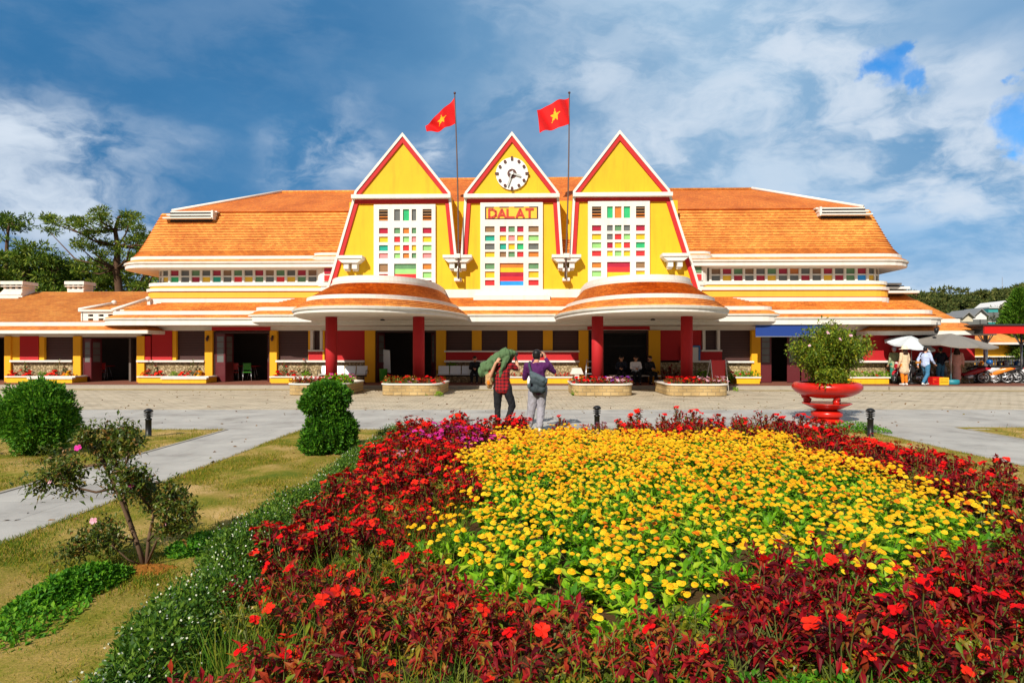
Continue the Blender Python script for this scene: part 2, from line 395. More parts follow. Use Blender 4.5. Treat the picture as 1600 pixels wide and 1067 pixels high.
ground_mat('bed_soil', [(.3, (.05, .03, .012)), (.6, (.11, .06, .025))], 1.5)
ground_mat('orange_soil', [(.3, (.20, .07, .012)), (.6, (.36, .14, .025))], 3)
ground_mat('far_ground', [(.3, (.06, .07, .02)), (.7, (.14, .13, .05))], .1)
ground_mat('asphalt', [(.3, (.13, .125, .12)), (.7, (.21, .2, .19))], .7, 80, .9, .2, .01)
ground_mat('sandy_verge', [(.3, (.30, .23, .12)), (.5, (.44, .34, .19)), (.7, (.20, .17, .06))], 1.0)
leafmat('grass_blade', [(0, (.07, .15, .006)), (.35, (.16, .20, .010)), (.7, (.29, .24, .022)), (1, (.46, .31, .06))], .7, .3, .1)
leafmat('weed_blade', [(0, (.03, .10, .006)), (.5, (.08, .19, .01)), (1, (.20, .22, .02))], .6, .3, .15)
leafmat('clover_leaf', [(0, (.03, .13, .006)), (.5, (.075, .25, .01)), (1, (.17, .36, .015))], .55, .3, .2)
leafmat('hedge_leaf', [(0, (.015, .06, .006)), (.5, (.05, .13, .009)), (1, (.14, .24, .018))], .55, .25, .25)
leafmat('tiny_white_flower', [(0, (.55, .58, .42)), (1, (.8, .8, .66))], .6, .2)
leafmat('bed_leaf_green', [(0, (.06, .22, .006)), (.4, (.19, .44, .010)), (.8, (.33, .56, .016)), (1, (.45, .55, .03))], .5, .42, .25)
leafmat('bush_leaf_maroon', [(0, (.05, .003, .006)), (.35, (.17, .004, .010)), (.68, (.36, .008, .016)), (.84, (.22, .04, .010)), (.93, (.24, .15, .018)), (1, (.10, .20, .012))], .5, .3, .15)
leafmat('bush_leaf_rust', [(0, (.10, .005, .010)), (.42, (.36, .010, .016)), (.70, (.36, .05, .014)), (.86, (.32, .17, .018)), (1, (.16, .24, .014))], .48, .3, .18)
leafmat('bush_leaf_olive', [(0, (.06, .09, .006)), (.4, (.17, .20, .010)), (.75, (.30, .25, .014)), (1, (.28, .10, .016))], .42, .25, .35)
leafmat('petal_red', [(0, (.60, .003, .005)), (1, (.76, .008, .008))], .6, .2, .1)
leafmat('petal_scarlet', [(0, (.66, .012, .006)), (1, (.78, .03, .010))], .6, .2, .1)
leafmat('petal_magenta', [(0, (.60, .012, .20)), (1, (.78, .05, .42))], .55, .3, .2)
leafmat('petal_pink', [(0, (.78, .30, .42)), (1, (.82, .55, .62))], .55, .3, .2)
leafmat('petal_yellow', [(0, (.86, .44, .006)), (1, (.92, .60, .012))], .6, .25, .15)
leafmat('petal_lemon', [(0, (.88, .54, .012)), (1, (.92, .68, .03))], .6, .25, .15)
leafmat('petal_orange', [(0, (.80, .16, .006)), (1, (.90, .32, .010))], .6, .25, .15)
leafmat('shrub_leaf', [(0, (.05, .10, .008)), (.45, (.14, .22, .012)), (.85, (.27, .33, .02)), (1, (.36, .30, .02))], .45, .35, .35)
leafmat('petal_violet', [(0, (.26, .02, .5)), (1, (.42, .08, .7))], .55, .3, .2)
leafmat('topiary_leaf', [(0, (.018, .08, .006)), (.5, (.055, .20, .010)), (1, (.16, .34, .018))], .55, .25, .25)
leafmat('azalea_leaf', [(0, (.03, .055, .008)), (.5, (.08, .13, .012)), (.8, (.15, .19, .018)), (1, (.24, .12, .025))], .42, .3, .4)
leafmat('pine_needle', [(0, (.03, .07, .008)), (.5, (.10, .18, .014)), (1, (.26, .30, .03))], .6, .25, .2)
leafmat('far_pine_needle', [(0, (.03, .05, .014)), (.5, (.07, .095, .022)), (1, (.15, .15, .04))], .7, .15, .1)
plain('bark', (.10, .058, .036), .9, 0, .1, .45, 6)
plain('bark_grey', (.13, .08, .05), .9, 0, .1, .4, 9)
plain('stem_green', (.10, .12, .02), .7)
# ------------------------------------------------------------------ station building
station = empty('station_building', (0, FAC, 0), TH, 'yellow railway station with three pointed gables, orange tiled roofs and red porch columns', 'station')
def rr(u0, u1, v0, v1, r, z, n=7):
    """ring of a rounded rectangle, counter-clockwise from the front left corner"""
    r = max(.01, min(r, (u1 - u0) / 2 - .001, (v1 - v0) / 2 - .001)); P = []
    for cx, cy, a0 in ((u0 + r, v0 + r, 180), (u1 - r, v0 + r, 270), (u1 - r, v1 - r, 0), (u0 + r, v1 - r, 90)):
        for i in range(n):
            a = math.radians(a0 + 90 * i / (n - 1)); P.append((cx + r * math.cos(a), cy + r * math.sin(a), z))
    return P
def courses(p0, p1, n, lift=.03):
    """saw-tooth tile courses between two (inset, z) points"""
    dx, dz = p1[0] - p0[0], p1[1] - p0[1]; l = math.hypot(dx, dz); nx, nz = -dz / l * lift, dx / l * lift; out = []
    for i in range(n):
        a, c = i / n, (i + 1) / n
        out += [(p0[0] + dx * a + nx, p0[1] + dz * a + nz), (p0[0] + dx * c + nx * .1, p0[1] + dz * c + nz * .1)]
    return out
def roof_loft(name, box, r, bands, parent=station, fl=None):
    """bands: list of (material, [(inset, z), ...]) joined into one profile swept round the rounded rectangle"""
    u0, u1, v0, v1 = box; rings, mats = [], []
    for mat, pts in bands:
        for o, z in pts:
            rings.append(rr(u0 + o, u1 - o, v0 + o, v1 - o, r - o, z)); mats.append(mat)
    mb = MB(); mb.loft(rings, [mats[i + 1] for i in range(len(rings) - 1)])
    mb.face(list(range(len(rings) - 1) and range(len(mb.v) - len(rings[0]), len(mb.v))), mats[-1])
    return mb.build(name, parent)
W, T, LP, SO = 'white_plaster', 'roof_tile', 'lip_plaster', 'soffit_plaster'
def eave(z0, h1, h2, z_t, z_b, top, n1, n2, dep=1.2):
    return [(SO, [(dep, z0 + .004), (.05, z0)]), (W, [(0, z0 + .02), (0, h1)]), (LP, [(-.06, h1 + .02), (-.06, h2 - .02), (0, h2)]),
            (T, courses((.03, h2), (.36, z_t), n1, .045)), (W, [(.33, z_t), (.33, z_b), (.42, z_b + .01)]), (T, [(.46, z_b - .05)] + courses((.46, z_b - .05), top, n2 + 3, .045))]
# ground-floor roof round the whole building, and the bolder eave in the middle
roof_loft('lower_roof', (-19.55, 19.95, -1.75, 12.7), 1.4, eave(2.85, 3.10, 3.20, 3.37, 3.54, (2.25, 4.08), 2, 9, 1.75))
roof_loft('entrance_eave', (-12.4, 12.4, -2.0, 3.0), 1.1, eave(2.98, 3.24, 3.34, 3.54, 3.70, (1.98, 4.25), 2, 8, 1.98))
# bands under the upper windows
roof_loft('string_course', (-18.6, 18.6, .35, 10.7), 1.0, [(W, [(0, 3.95), (0, 4.26), (.04, 4.265)]), ('trim_red', [(.04, 4.30)]), ('band_yellow', [(.05, 4.301), (.05, 4.585)]), ('trim_red', [(.045, 4.586), (.045, 4.62)]),
                                                        (W, [(-.02, 4.625), (-.03, 4.77), (.12, 4.79)]), ('band_yellow', [(.13, 4.80), (.13, 4.90)]), (W, [(.08, 4.905), (.08, 5.06), (.3, 5.07)])])
# upper wall core (behind the glass) and main roof
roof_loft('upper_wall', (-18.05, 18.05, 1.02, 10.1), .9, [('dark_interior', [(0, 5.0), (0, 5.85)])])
lower = []
prof = [(.30, 6.33), (.58, 6.66), (.92, 7.28), (1.28, 8.02), (1.66, 8.80)]
for a, c in zip(prof[:-1], prof[1:]): lower += courses(a, c, 5, .045)
roof_loft('main_roof', (-19.9, 19.65, .12, 11.0), 1.7,
          [(SO, [(1.6, 5.80), (.06, 5.76)]), (W, [(0, 5.78), (0, 5.95)]), (LP, [(-.06, 5.97), (-.06, 6.06), (0, 6.08)]), (T, courses((.02, 6.08), (.26, 6.22), 1)), (W, [(.24, 6.22), (.24, 6.37), (.33, 6.38)]), (T, lower)])
mb = MB()
R0 = rr(-17.72, 17.72, 1.80, 9.32, .06, 8.80)
ring_list = []
pr = courses((0, 8.86), (1, 10.76), 26, .006)
for o, z in pr:
    ring_list.append(rr(-17.74 + 4.3 * o, 17.74 - 4.3 * o, 1.70 + 3.80 * o, 9.35 - 3.80 * o, .05, z))
mb.loft([R0] + ring_list, 'roof_tile_dark')
mb.build('top_roof', station)
mb = MB(); mb.tube([(-13.4, 5.52, 10.80), (13.4, 5.52, 10.80)], .09, 'roof_tile', 8); mb.build('ridge_cap', station)
for s in (-1, 1):
    mb = MB(); mb.tube([(s * 17.7, 1.75, 8.93), (s * 13.4, 5.5, 10.84)], .085, W, 8); mb.build('hip_ridge', station)
    mb = MB(); mb.tube([(s * 17.7, 9.3, 8.93), (s * 13.4, 5.54, 10.84)], .085, W, 8); mb.build('hip_ridge', station)
    # louvred roof vent at the hip corner
    mb = MB(); a, b_ = (-17.75, -15.35) if s < 0 else (15.35, 17.75)
    mb.box(min(a, b_) + .1, max(a, b_) - .1, 1.5, 2.4, 8.3, 8.80, 'shutter_gap')
    for i, z in enumerate((8.42, 8.60, 8.78)):
        k = .16 * i
        x0, x1 = (a + k * .8 - .12, b_ + k * .5) if s < 0 else (a - k * .5, b_ - k * .8 + .12)
        mb.box(x0, x1, 1.18 + .14 * i, 2.2 + .14 * i, z, z + .065, W)
    xe = b_ if s < 0 else a
    mb.box(xe - .05, xe + .05, 1.25, 2.1, 8.40, 8.84, W)
    mb.build('roof_vent', station)
# higher roof behind the gables
mb = MB(); cr = [rr(-7.4, 7.4, 1.0 + 4.4 * o, 10.0 - 4.4 * o, .05, z) for o, z in courses((0, 9.15), (1, 11.42), 30, .006)]
mb.loft([rr(-7.4, 7.4, 1.0, 10.0, .05, 8.9)] + cr, 'roof_tile_dark'); mb.tube([(-7.3, 5.5, 11.46), (7.3, 5.5, 11.46)], .09, T); mb.build('centre_roof', station)
# body walls (back and ends)
roof_loft('rear_wall', (-18.1, 18.1, 4.9, 11.0), .5, [('yellow_plaster', [(0, .0), (0, 4.0)])])
# ------------------------------------------------------------------ gables
def bp(pts, v=0): return [B(x, y, v) for x, y in pts]
zb = 4.2
LG = bp([(509, 461), (519, 428), (553, 312), (556, 300), (629.5, 210), (703, 302), (704, 311), (713, 402)])
CG = bp([(721, 402), (727, 311), (727.5, 302), (800, 208.5), (871.5, 301), (872.5, 310), (878.5, 402)])
RG = bp([(890.5, 402), (896, 309), (896, 300), (968, 206), (1045, 298), (1047.5, 308), (1085, 425), (1095, 459)])
front = LG + CG + RG
mb = MB(); mb.prism(front, 0, .95, 'yellow_plaster'); mb.build('gable_wall', station)
mb = MB()
for g in (LG, CG, RG):
    pk = max(g, key=lambda p: p[1]); i = g.index(pk)
    top = [g[i - 2], g[i - 1], g[i], g[i + 1], g[i + 2]]
    for a, c in zip(top[:-1], top[1:]):
        mat = T if abs(c[1] - a[1]) > .6 else 'yellow_plaster'
        mb.poly([(a[0], .96, a[1]), (c[0], .96, c[1]), (c[0], 6.5, c[1]), (a[0], 6.5, a[1])], mat, [(0, 0), (0, 3), (5, 3), (5, 0)])
    mb.poly([(p[0], 6.5, p[1]) for p in top], 'yellow_plaster')
mb.build('gable_roof', station)
mb = MB(); mb.box(-8.2, 8.2, .97, 1.05, 5.0, 9.14, 'yellow_plaster'); mb.build('recess_wall', station)
def offset_line(pts, d):
    out = []
    for i, p in enumerate(pts):
        ns = []
        for a, c in ((i - 1, i), (i, i + 1)):
            if a < 0 or c >= len(pts): continue
            dx, dz = pts[c][0] - pts[a][0], pts[c][1] - pts[a][1]; l = math.hypot(dx, dz); ns.append((dz / l, -dx / l))
        nx, nz = sum(n[0] for n in ns), sum(n[1] for n in ns); l = math.hypot(nx, nz); nx, nz = nx / l, nz / l
        k = 1 / max(.35, nx * ns[0][0] + nz * ns[0][1]); out.append((p[0] + nx * d * k, p[1] + nz * d * k))
    return out
for g in (LG, CG, RG):
    l0, l1, l2 = offset_line(g, -.03), offset_line(g, .085), offset_line(g, .275)
    mb = MB(); mb.strip(l0, l1, -.13, .1, W); mb.strip(l1, l2, -.085, -.0, 'trim_red')
    pk = max(g, key=lambda p: p[1]); i = g.index(pk); a, c = g[i - 2], g[i + 2]
    zc = (a[1] + c[1]) / 2
    mb.box(a[0] - .04, c[0] + .04, -.36, 0, zc - .02, zc + .16, W)
    mb.box(a[0] + .12, c[0] - .12, -.10, 0, zc - .22, zc - .022, 'trim_red')
    mb.build('gable_trim', station)
# white plinth under the gables
mb = MB(); x0, x1 = U(509), U(1095)
mb.box(x0, x1, -.14, 0, 4.16, Z(800, 452.5), W)
mb.box(U(741), U(859), -.42, -.14, 4.30, Z(800, 462), W); mb.box(U(746), U(854), -.30, -.14, Z(800, 462), Z(800, 459), W)
mb.box(U(741), U(859), -.46, -.14, 4.10, 4.29, W)
mb.build('plinth', station)
# ------------------------------------------------------------------ tall coloured gable windows
G = lambda c: 'glass_' + c
def gable_window(x0, x1, ytop, ybot, cols, sub, rows, top, bottom, sign=False, top_rows=None):
    """cols: px edges of the three openings, sub: px edges of the three narrow panes in the middle"""
    fr = MB(); gl = MB(); vf, vp = -.13, -.05
    xs = [U(x) for x in (x0, *cols, x1)]
    zt, z0 = Z(800, ytop), Z(800, ybot)
    holes = []
    def hole(a, b_, y0, y1, cells, axis='x'):
        ua, ub, za, zb_ = U(a), U(b_), Z(800, y1), Z(800, y0); holes.append((ua, ub, za, zb_)); n = len(cells)
        for i, c in enumerate(cells):
            if axis == 'x': gl.box(ua + (ub - ua) * i / n, ua + (ub - ua) * (i + 1) / n, vp, -.004, za, zb_, G(c))
            else: gl.box(ua, ub, vp, -.004, zb_ - (zb_ - za) * (i + 1) / n, zb_ - (zb_ - za) * i / n, G(c))
    def slats(a, b_, y0, y1):
        ua, ub, za, zb_ = U(a), U(b_), Z(800, y1), Z(800, y0); holes.append((ua, ub, za, zb_)); gl.box(ua, ub, vp, -.004, za, zb_, 'shutter_gap')
        for i in range(4):
            z = za + (zb_ - za) * (i + .2) / 4; gl.box(ua, ub, vp - .05, vp - .002, z, z + .055, G('brown' if i > 1 else 'orange'))
    if top_rows:
        y0, y1 = top_rows
        if sign: holes.append((U(758), U(841), Z(800, y1), Z(800, y0)))
        else:
            slats(cols[0], cols[1], y0, y1); slats(cols[4], cols[5], y0, y1)
            for (a, b_), c in zip(zip(sub[::2], sub[1::2]), top): hole(a, b_, y0, y1, [c])
    for (y0, y1), cc in rows:
        hole(cols[0], cols[1], y0, y1, [cc[0]]); hole(cols[4], cols[5], y0, y1, [cc[4]])
        for (a, b_), c in zip(zip(sub[::2], sub[1::2]), cc[1:4]): hole(a, b_, y0, y1, [c])
    for (a, b_, y0, y1, cells) in bottom: hole(a, b_, y0, y1, cells, 'z')
    # frame = full panel split round the openings
    us = sorted({round(v, 4) for h in holes for v in h[:2]} | {xs[0], xs[-1]}); zs = sorted({round(v, 4) for h in holes for v in h[2:]} | {z0, zt})
    for i in range(len(us) - 1):
        run = None
        for j in range(len(zs)):
            filled = False
            if j < len(zs) - 1:
                cu, cz = (us[i] + us[i + 1]) / 2, (zs[j] + zs[j + 1]) / 2
                filled = not any(h[0] < cu < h[1] and h[2] < cz < h[3] for h in holes)
            if filled and run is None: run = zs[j]
            if not filled and run is not None:
                fr.box(us[i], us[i + 1], vf, -.002, run, zs[j], W); run = None
    f = fr.build('window', station); gl.build('pane', f)
    return f
ROW = [(356, 365), (369.5, 378.5), (383, 392), (395.5, 403.5)]
gable_window(585, 681, 319.5, 466, (593, 607, 616.6, 651, 661, 675), (616.6, 626, 630.3, 640, 644, 651),
             list(zip(ROW, (('dred', 'green', 'orange', 'green', 'dred'), ('yel', 'red', 'lgreen', 'pink', 'yel'), ('teal', 'yel', 'red', 'yel', 'lgreen'), ('pink', 'lgreen', 'orange', 'green', 'pink')))),
             ('gray', 'bgreen', 'gray'), [(593, 607, 412, 425, ['brown']), (616.6, 651, 412, 436, ['green', 'lgreen', 'red']), (661, 675, 412, 421, ['orange']), (661, 675, 425, 434.5, ['lgreen']), (593, 607, 428, 437, ['red']), (661, 675, 438, 446, ['dred'])], top_rows=(327, 345))
ROWC = [(354.4, 363.4), (368.4, 377.2), (381.3, 390.7), (394, 402.3)]
gable_window(750.8, 848, 317.5, 453, (758, 773, 781, 818, 825.7, 841.6), (781, 791, 794.5, 804.5, 808, 818),
             list(zip(ROWC, (('brown', 'dred', 'green', 'dred', 'brown'), ('teal', 'yel', 'pink', 'yel', 'lgreen'), ('gray', 'teal', 'yel', 'bgreen', 'gray'), ('yel', 'brown', 'green', 'red', 'orange')))),
             (), [(758, 773, 412, 421, ['green']), (758, 773, 424.5, 434.5, ['yel']), (758, 773, 438, 446.5, ['red']), (825.7, 841.6, 412, 421, ['green']), (825.7, 841.6, 424.5, 434.5, ['yel']), (825.7, 841.6, 438, 446.5, ['red']),
                  (781, 818, 411.7, 446.5, ['orange', 'yel', 'dred', 'red', 'blue'])], sign=True, top_rows=(324, 343.8))
ROWR = [(353.5, 362.5), (367, 376), (380, 389), (393, 401.5)]
gable_window(918.5, 1014.5, 316.5, 464, (924.5, 939, 948, 984, 993, 1007), (948, 957, 960, 970.5, 974, 984),
             list(zip(ROWR, (('dred', 'gray', 'green', 'gray', 'dred'), ('yel', 'gray', 'red', 'lgreen', 'yel'), ('lgreen', 'dred', 'yel', 'red', 'bgreen'), ('red', 'yel', 'lgreen', 'yel', 'red')))),
             ('bgreen', 'orange', 'bgreen'), [(924.5, 939, 411, 419.5, ['orange']), (948, 984, 410.5, 434, ['dred', 'red', 'yel']), (993, 1007, 410.5, 420, ['brown']), (924.5, 939, 424, 433, ['lgreen']), (993, 1007, 424, 433, ['yel'])], top_rows=(324.5, 342.5))
# name board
nb = MB(); ua, ub, za, zb_ = U(758), U(841), Z(800, 343.8), Z(800, 324)
nb.box(ua, ub, -.10, -.004, za, zb_, 'clock_mark'); nb.box(ua + .07, ub - .07, -.125, -.10, za + .05, zb_ - .06, 'gold_board')
for x in (.22, .5, .78): nb.box(ua + (ub - ua) * x - .13, ua + (ub - ua) * x + .13, -.135, -.10, zb_ - .055, zb_ - .01, 'gold_board')
board = nb.build('name_board', station)
def bars(mb, pts, w, v0, v1, mat):
    for a, c in zip(pts[:-1], pts[1:]):
        dx, dz = c[0] - a[0], c[1] - a[1]; l = math.hypot(dx, dz); nx, nz = -dz / l * w / 2, dx / l * w / 2; ex, ez = dx / l * w * .22, dz / l * w * .22
        mb.prism([(a[0] - ex - nx, a[1] - ez - nz), (c[0] + ex - nx, c[1] + ez - nz), (c[0] + ex + nx, c[1] + ez + nz), (a[0] - ex + nx, a[1] - ez + nz)], v0, v1, mat)
lh, lw = (zb_ - za) - .20, .33
GLY = {'D': [[(0, 0), (0, 1), (.45, 1), (.85, .75), (.85, .25), (.45, 0), (0, 0)]], 'A': [[(0, 0), (.45, 1), (.9, 0)], [(.2, .3), (.7, .3)]], 'L': [[(0, 1), (0, 0), (.85, 0)]], 'T': [[(0, 1), (.95, 1)], [(.47, 1), (.47, 0)]]}
xs = ua + .2
step = (ub - ua - .36) / 5
for i, ch in enumerate('DALAT'):
    lt = MB()
    for line in GLY[ch]: bars(lt, [(ua + .20 + step * i + x * lw * 1.15, za + .09 + z * (lh - .02)) for x, z in line], .10, -.16 - .004 * GLY[ch].index(line), -.125, 'sign_letter')
    lt.build('letter', board)
# clock
cu, cz = B(800, 272.5); cr_ = (U(825) - U(775)) / 2
ck = MB()
def disc(mb, cx, cz, r, v0, v1, mat, seg=40):
    mb.prism([(cx + r * math.cos(2 * math.pi * i / seg), cz + r * math.sin(2 * math.pi * i / seg)) for i in range(seg)], v0, v1, mat)
disc(ck, cu, cz, cr_, -.11, -.004, 'clock_white')
clock = ck.build('clock', station)
for h in range(13):
    mk = MB(); a = math.pi / 2 - h * math.pi / 6; dx, dz = math.cos(a), math.sin(a)
    if h == 12: disc(mk, cu, cz, cr_ * .29, -.14, -.11, 'clock_mark', 28); mk.build('dial_centre', clock); continue
    if h % 3 == 0: bars(mk, [(cu + dx * cr_ * .86, cz + dz * cr_ * .86), (cu + dx * cr_ * 1.03, cz + dz * cr_ * 1.03)], .11, -.17, -.09, 'clock_mark')
    else: disc(mk, cu + dx * cr_ * .86, cz + dz * cr_ * .86, .075, -.17, -.11, 'clock_mark', 12)
    mk.build('hour_mark', clock)
hm = MB(); ang = lambda deg: (math.cos(math.radians(90 - deg)), math.sin(math.radians(90 - deg)))
d = ang(107); bars(hm, [(cu - d[0] * .1, cz - d[1] * .1), (cu + d[0] * cr_ * .55, cz + d[1] * cr_ * .55)], .085, -.20, -.175, 'clock_metal'); hm.build('hour_hand', clock)
hm = MB(); d = ang(200); bars(hm, [(cu - d[0] * .1, cz - d[1] * .1), (cu + d[0] * cr_ * .82, cz + d[1] * cr_ * .82)], .065, -.235, -.21, 'clock_metal'); disc(hm, cu, cz, .07, -.25, -.14, 'clock_white', 14); hm.build('minute_hand', clock)
# white corbels on the gables; the two in the notches hold the flagpoles
def corbel(px, py, w, pole):
    u, z = B(px, py); mb = MB(); h = .30
    mb.zprism([(u - w, -.62), (u + w, -.62), (u + w, 0), (u - w, 0)], z - .14, z, W)
    mb.prism([(u - w, z - .141), (u + w, z - .141), (u + w - .25, z - .34), (u - w + .25, z - .34)], -.55, 0, W)
    for s in (-1, 1): mb.box(u + s * (w - .42) - .12, u + s * (w - .42) + .12, -.44, -.01, z - .62, z - .341, W); mb.box(u + s * (w - .42) - .10, u + s * (w - .42) + .10, -.3, -.01, z - .70, z - .621, W)
    if pole:
        for dz in (.62, 1.08): mb.box(u - .17, u + .17, -.42, -.01, z - dz - .14, z - dz, W)
        mb.tube([(u, -.3, z - 1.1), (u, -.3, z - .3)], .05, 'clock_metal', 8)
        mb.box(u - .14, u + .14, -.70, -.50, z - .16, z + .04, W)
    mb.build('corbel', station)
corbel(551, 402, .62, False); corbel(716.5, 401, .69, True); corbel(884, 400.5, .69, True); corbel(1052, 398.5, .64, False)
# ------------------------------------------------------------------ upper window strips
def window_strip(pxa, pxb, first, toprow, botrow, rounded):
    v = 1.0; fr = MB(); gl = MB(); ua, ub = pxa, pxb; z0, z1 = 5.06, 5.80
    fr.box(ua, ub, v - .12, v + .02, z0, z0 + .07, W); fr.box(ua, ub, v - .12, v + .02, z1 - .07, z1, W); fr.box(ua, ub, v - .11, v + .02, 5.395, 5.455, W)
    n = len(toprow); p = (ub - ua) / n
    for i in range(n + 1): fr.box(ua + p * i - .055, ua + p * i + .055, v - .125, v + .02, z0 + .001, z1 - .001, W)
    for i in range(n):
        gl.box(ua + p * i, ua + p * (i + 1), v - .03, v - .005, 5.42, z1 - .01, G(toprow[i])); gl.box(ua + p * i, ua + p * (i + 1), v - .029, v - .005, z0 + .01, 5.42, G(botrow[i]))
    s = -1 if rounded < 0 else 1; ue = ua if s < 0 else ub; r = .85   # the quarter-round corner window
    K = 3; sw = math.pi / 2 / K
    for i in range(K):
        for (za, zb_, cc) in ((5.42, z1 - .01, ('gray', 'brown', 'green')[i]), (z0 + .01, 5.42, ('yel', 'gray', 'dred')[i])):
            P = [(ue + s * r * math.sin(sw * j), v - .02 + r * (1 - math.cos(sw * j))) for j in (i, i + 1)]
            gl.poly([(P[0][0], P[0][1], za), (P[1][0], P[1][1], za), (P[1][0], P[1][1], zb_), (P[0][0], P[0][1], zb_)], G(cc))
        P = (ue + s * (r + .03) * math.sin(sw * (i + 1)), v - .05 + (r + .03) * (1 - math.cos(sw * (i + 1))))
        fr.tube([(P[0], P[1], z0), (P[0], P[1], z1)], .055, W, 6)
    for zz, w_ in ((z0, .07), (5.395, .06), (z1 - .07, .07)):
        A = [(ue + s * (r + o) * math.sin(a), v - .02 + r - (r + o) * math.cos(a)) for o, a in [(.09, k * math.pi / 16) for k in range(9)] + [(-.05, k * math.pi / 16) for k in range(8, -1, -1)]]
        fr.zprism(A, zz, zz + w_, W)
    for k in range(4):   # end windows round the side
        fr.box(ue + s * (r - .02) - .05, ue + s * (r - .02) + .08, v + r + k * .9 - .05, v + r + k * .9 + .05, z0, z1, W)
    f = fr.build('window_strip', station); gl.build('pane', f)
c1 = 'gray dred gray green gray dred brown green gray dred brown green gray dred brown'.split(); c2 = 'yel bgreen gray dred yel teal gray red yel green gray red yel green gray'.split()
window_strip(-17.35, U(497.5, 1.0) , 0, c1[1:], c2[1:], -1)
c1 = 'brown dred green brown gray green dred orange gray brown dred gray green dred gray'.split(); c2 = 'gray yel dred gray dred yel gray gray dred gray yel dred green blue gray'.split()
window_strip(U(1109, 1.0), 17.45, 0, c1[:14], c2[:14], 1)
for s in (-1, 1):      # small bay beside the gables
    x0, x1 = (-9.75, -8.4) if s < 0 else (8.4, 9.6)
    roof_loft('bay_wall', (x0, x1, .45, 2.0), .4, [(W, [(0, 4.0), (0, 4.86)]), (W, [(-.08, 4.88), (-.08, 5.04), (0, 5.06)]), (W, [(0, 5.90)]), (SO, [(-.22, 5.91)]), (W, [(-.28, 5.95), (-.28, 6.10)]), (LP, [(-.33, 6.12), (-.33, 6.30)]), (T, [(-.2, 6.38)]), (W, [(-.2, 6.40), (-.2, 6.50), (.2, 6.52)])])
    mb = MB(); c = (x0 + x1) / 2 - s * .05
    mb.box(c - .34, c + .34, .40, .449, 5.10, 5.82, W); f = mb.build('window', station)
    mb = MB(); mb.box(c - .26, c + .26, .36, .399, 5.48, 5.76, G('green' if s > 0 else 'dred')); mb.box(c - .26, c + .26, .36, .399, 5.13, 5.40, G('red')); mb.build('pane', f)
# ------------------------------------------------------------------ porch canopies and columns
def porch(uc, ucol):
    N_ = 44; rings = []; mats = []
    def ring(a, b_, z, vb=-1.6, flare=0.0):
        P = []
        for i in range(N_ + 1):
            t = math.pi * i / N_; c, s_ = math.cos(t), math.sin(t); e = .86
            x = -a * math.copysign(abs(c) ** e, c); y = -b_ * abs(s_) ** e
            w = max(0, abs(c) - .9) / .1
            x += math.copysign(flare * w * w, x)
            P.append((uc + x, vb + y, z))
        P = [(P[0][0], -.2, z)] + P + [(P[-1][0], -.2, z)]
        return P
    spec = [(SO, 2.9, 6.0, 3.06, 0), (SO, 3.42, 6.92, 3.04, .1), (W, 3.48, 7.0, 3.06, .12), (W, 3.48, 7.0, 3.17, .12), (LP, 3.53, 7.06, 3.18, .12), (LP, 3.54, 7.07, 3.25, .12), (LP, 3.48, 7.0, 3.28, .12)]
    for o, z in courses((0, 3.28), (.55, 3.59), 4, .045): spec.append((T, 3.46 - o * .75, 6.97 - o, z, .1))
    spec += [(W, 3.02, 6.40, 3.60, .08), (W, 3.02, 6.40, 3.735, .08), (W, 2.94, 6.28, 3.75, .05)]
    spec += [(T, 2.90, 6.22, 3.74, .03)]
    for o, z in courses((0, 3.74), (1, 4.38), 14, .04): spec.append((T, 2.90 - o * .60, 6.22 - o * 2.05, z, 0))
    spec += [(W, 2.36, 4.24, 4.37, 0), (W, 2.36, 4.24, 4.48, 0), (LP, 2.30, 4.16, 4.49, 0), (W, 2.30, 4.16, 4.52, 0), (W, 2.28, 4.14, 4.68, 0), (W, 2.1, 3.9, 4.70, 0)]
    for m, a, b_, z, fl in spec: rings.append(ring(a, b_, z, flare=fl)); mats.append(m)
    mb = MB(); mb.loft(rings, mats[1:], closed=False, smooth=False)
    k = len(rings[0]); mb.face(range(k), SO); mb.face(range(len(mb.v) - k, len(mb.v)), W)
    o = mb.build('porch_canopy', station)
    mb = MB(); mb.lathe([(.09, 0), (.10, .05), (.03, .07)], (uc + .3, -4.6, 2.93), 'iron_black', 14); mb.build('ceiling_light', o)
    for s in (-1, 1):
        x = ucol + s * 1.78
        mb = MB(); mb.lathe([(.235, .42), (.235, 3.07)], (x, -5.2, 0), 'red_plaster', 28); mb.build('column', station)
porch(-5.55, -5.42); porch(5.60, 5.35)
# lintel beam over the ground floor
mb = MB(); zl = 2.665
mb.box(-19.0, 19.0, -.06, .25, zl, 3.02, SO); mb.build('lintel_beam', station)
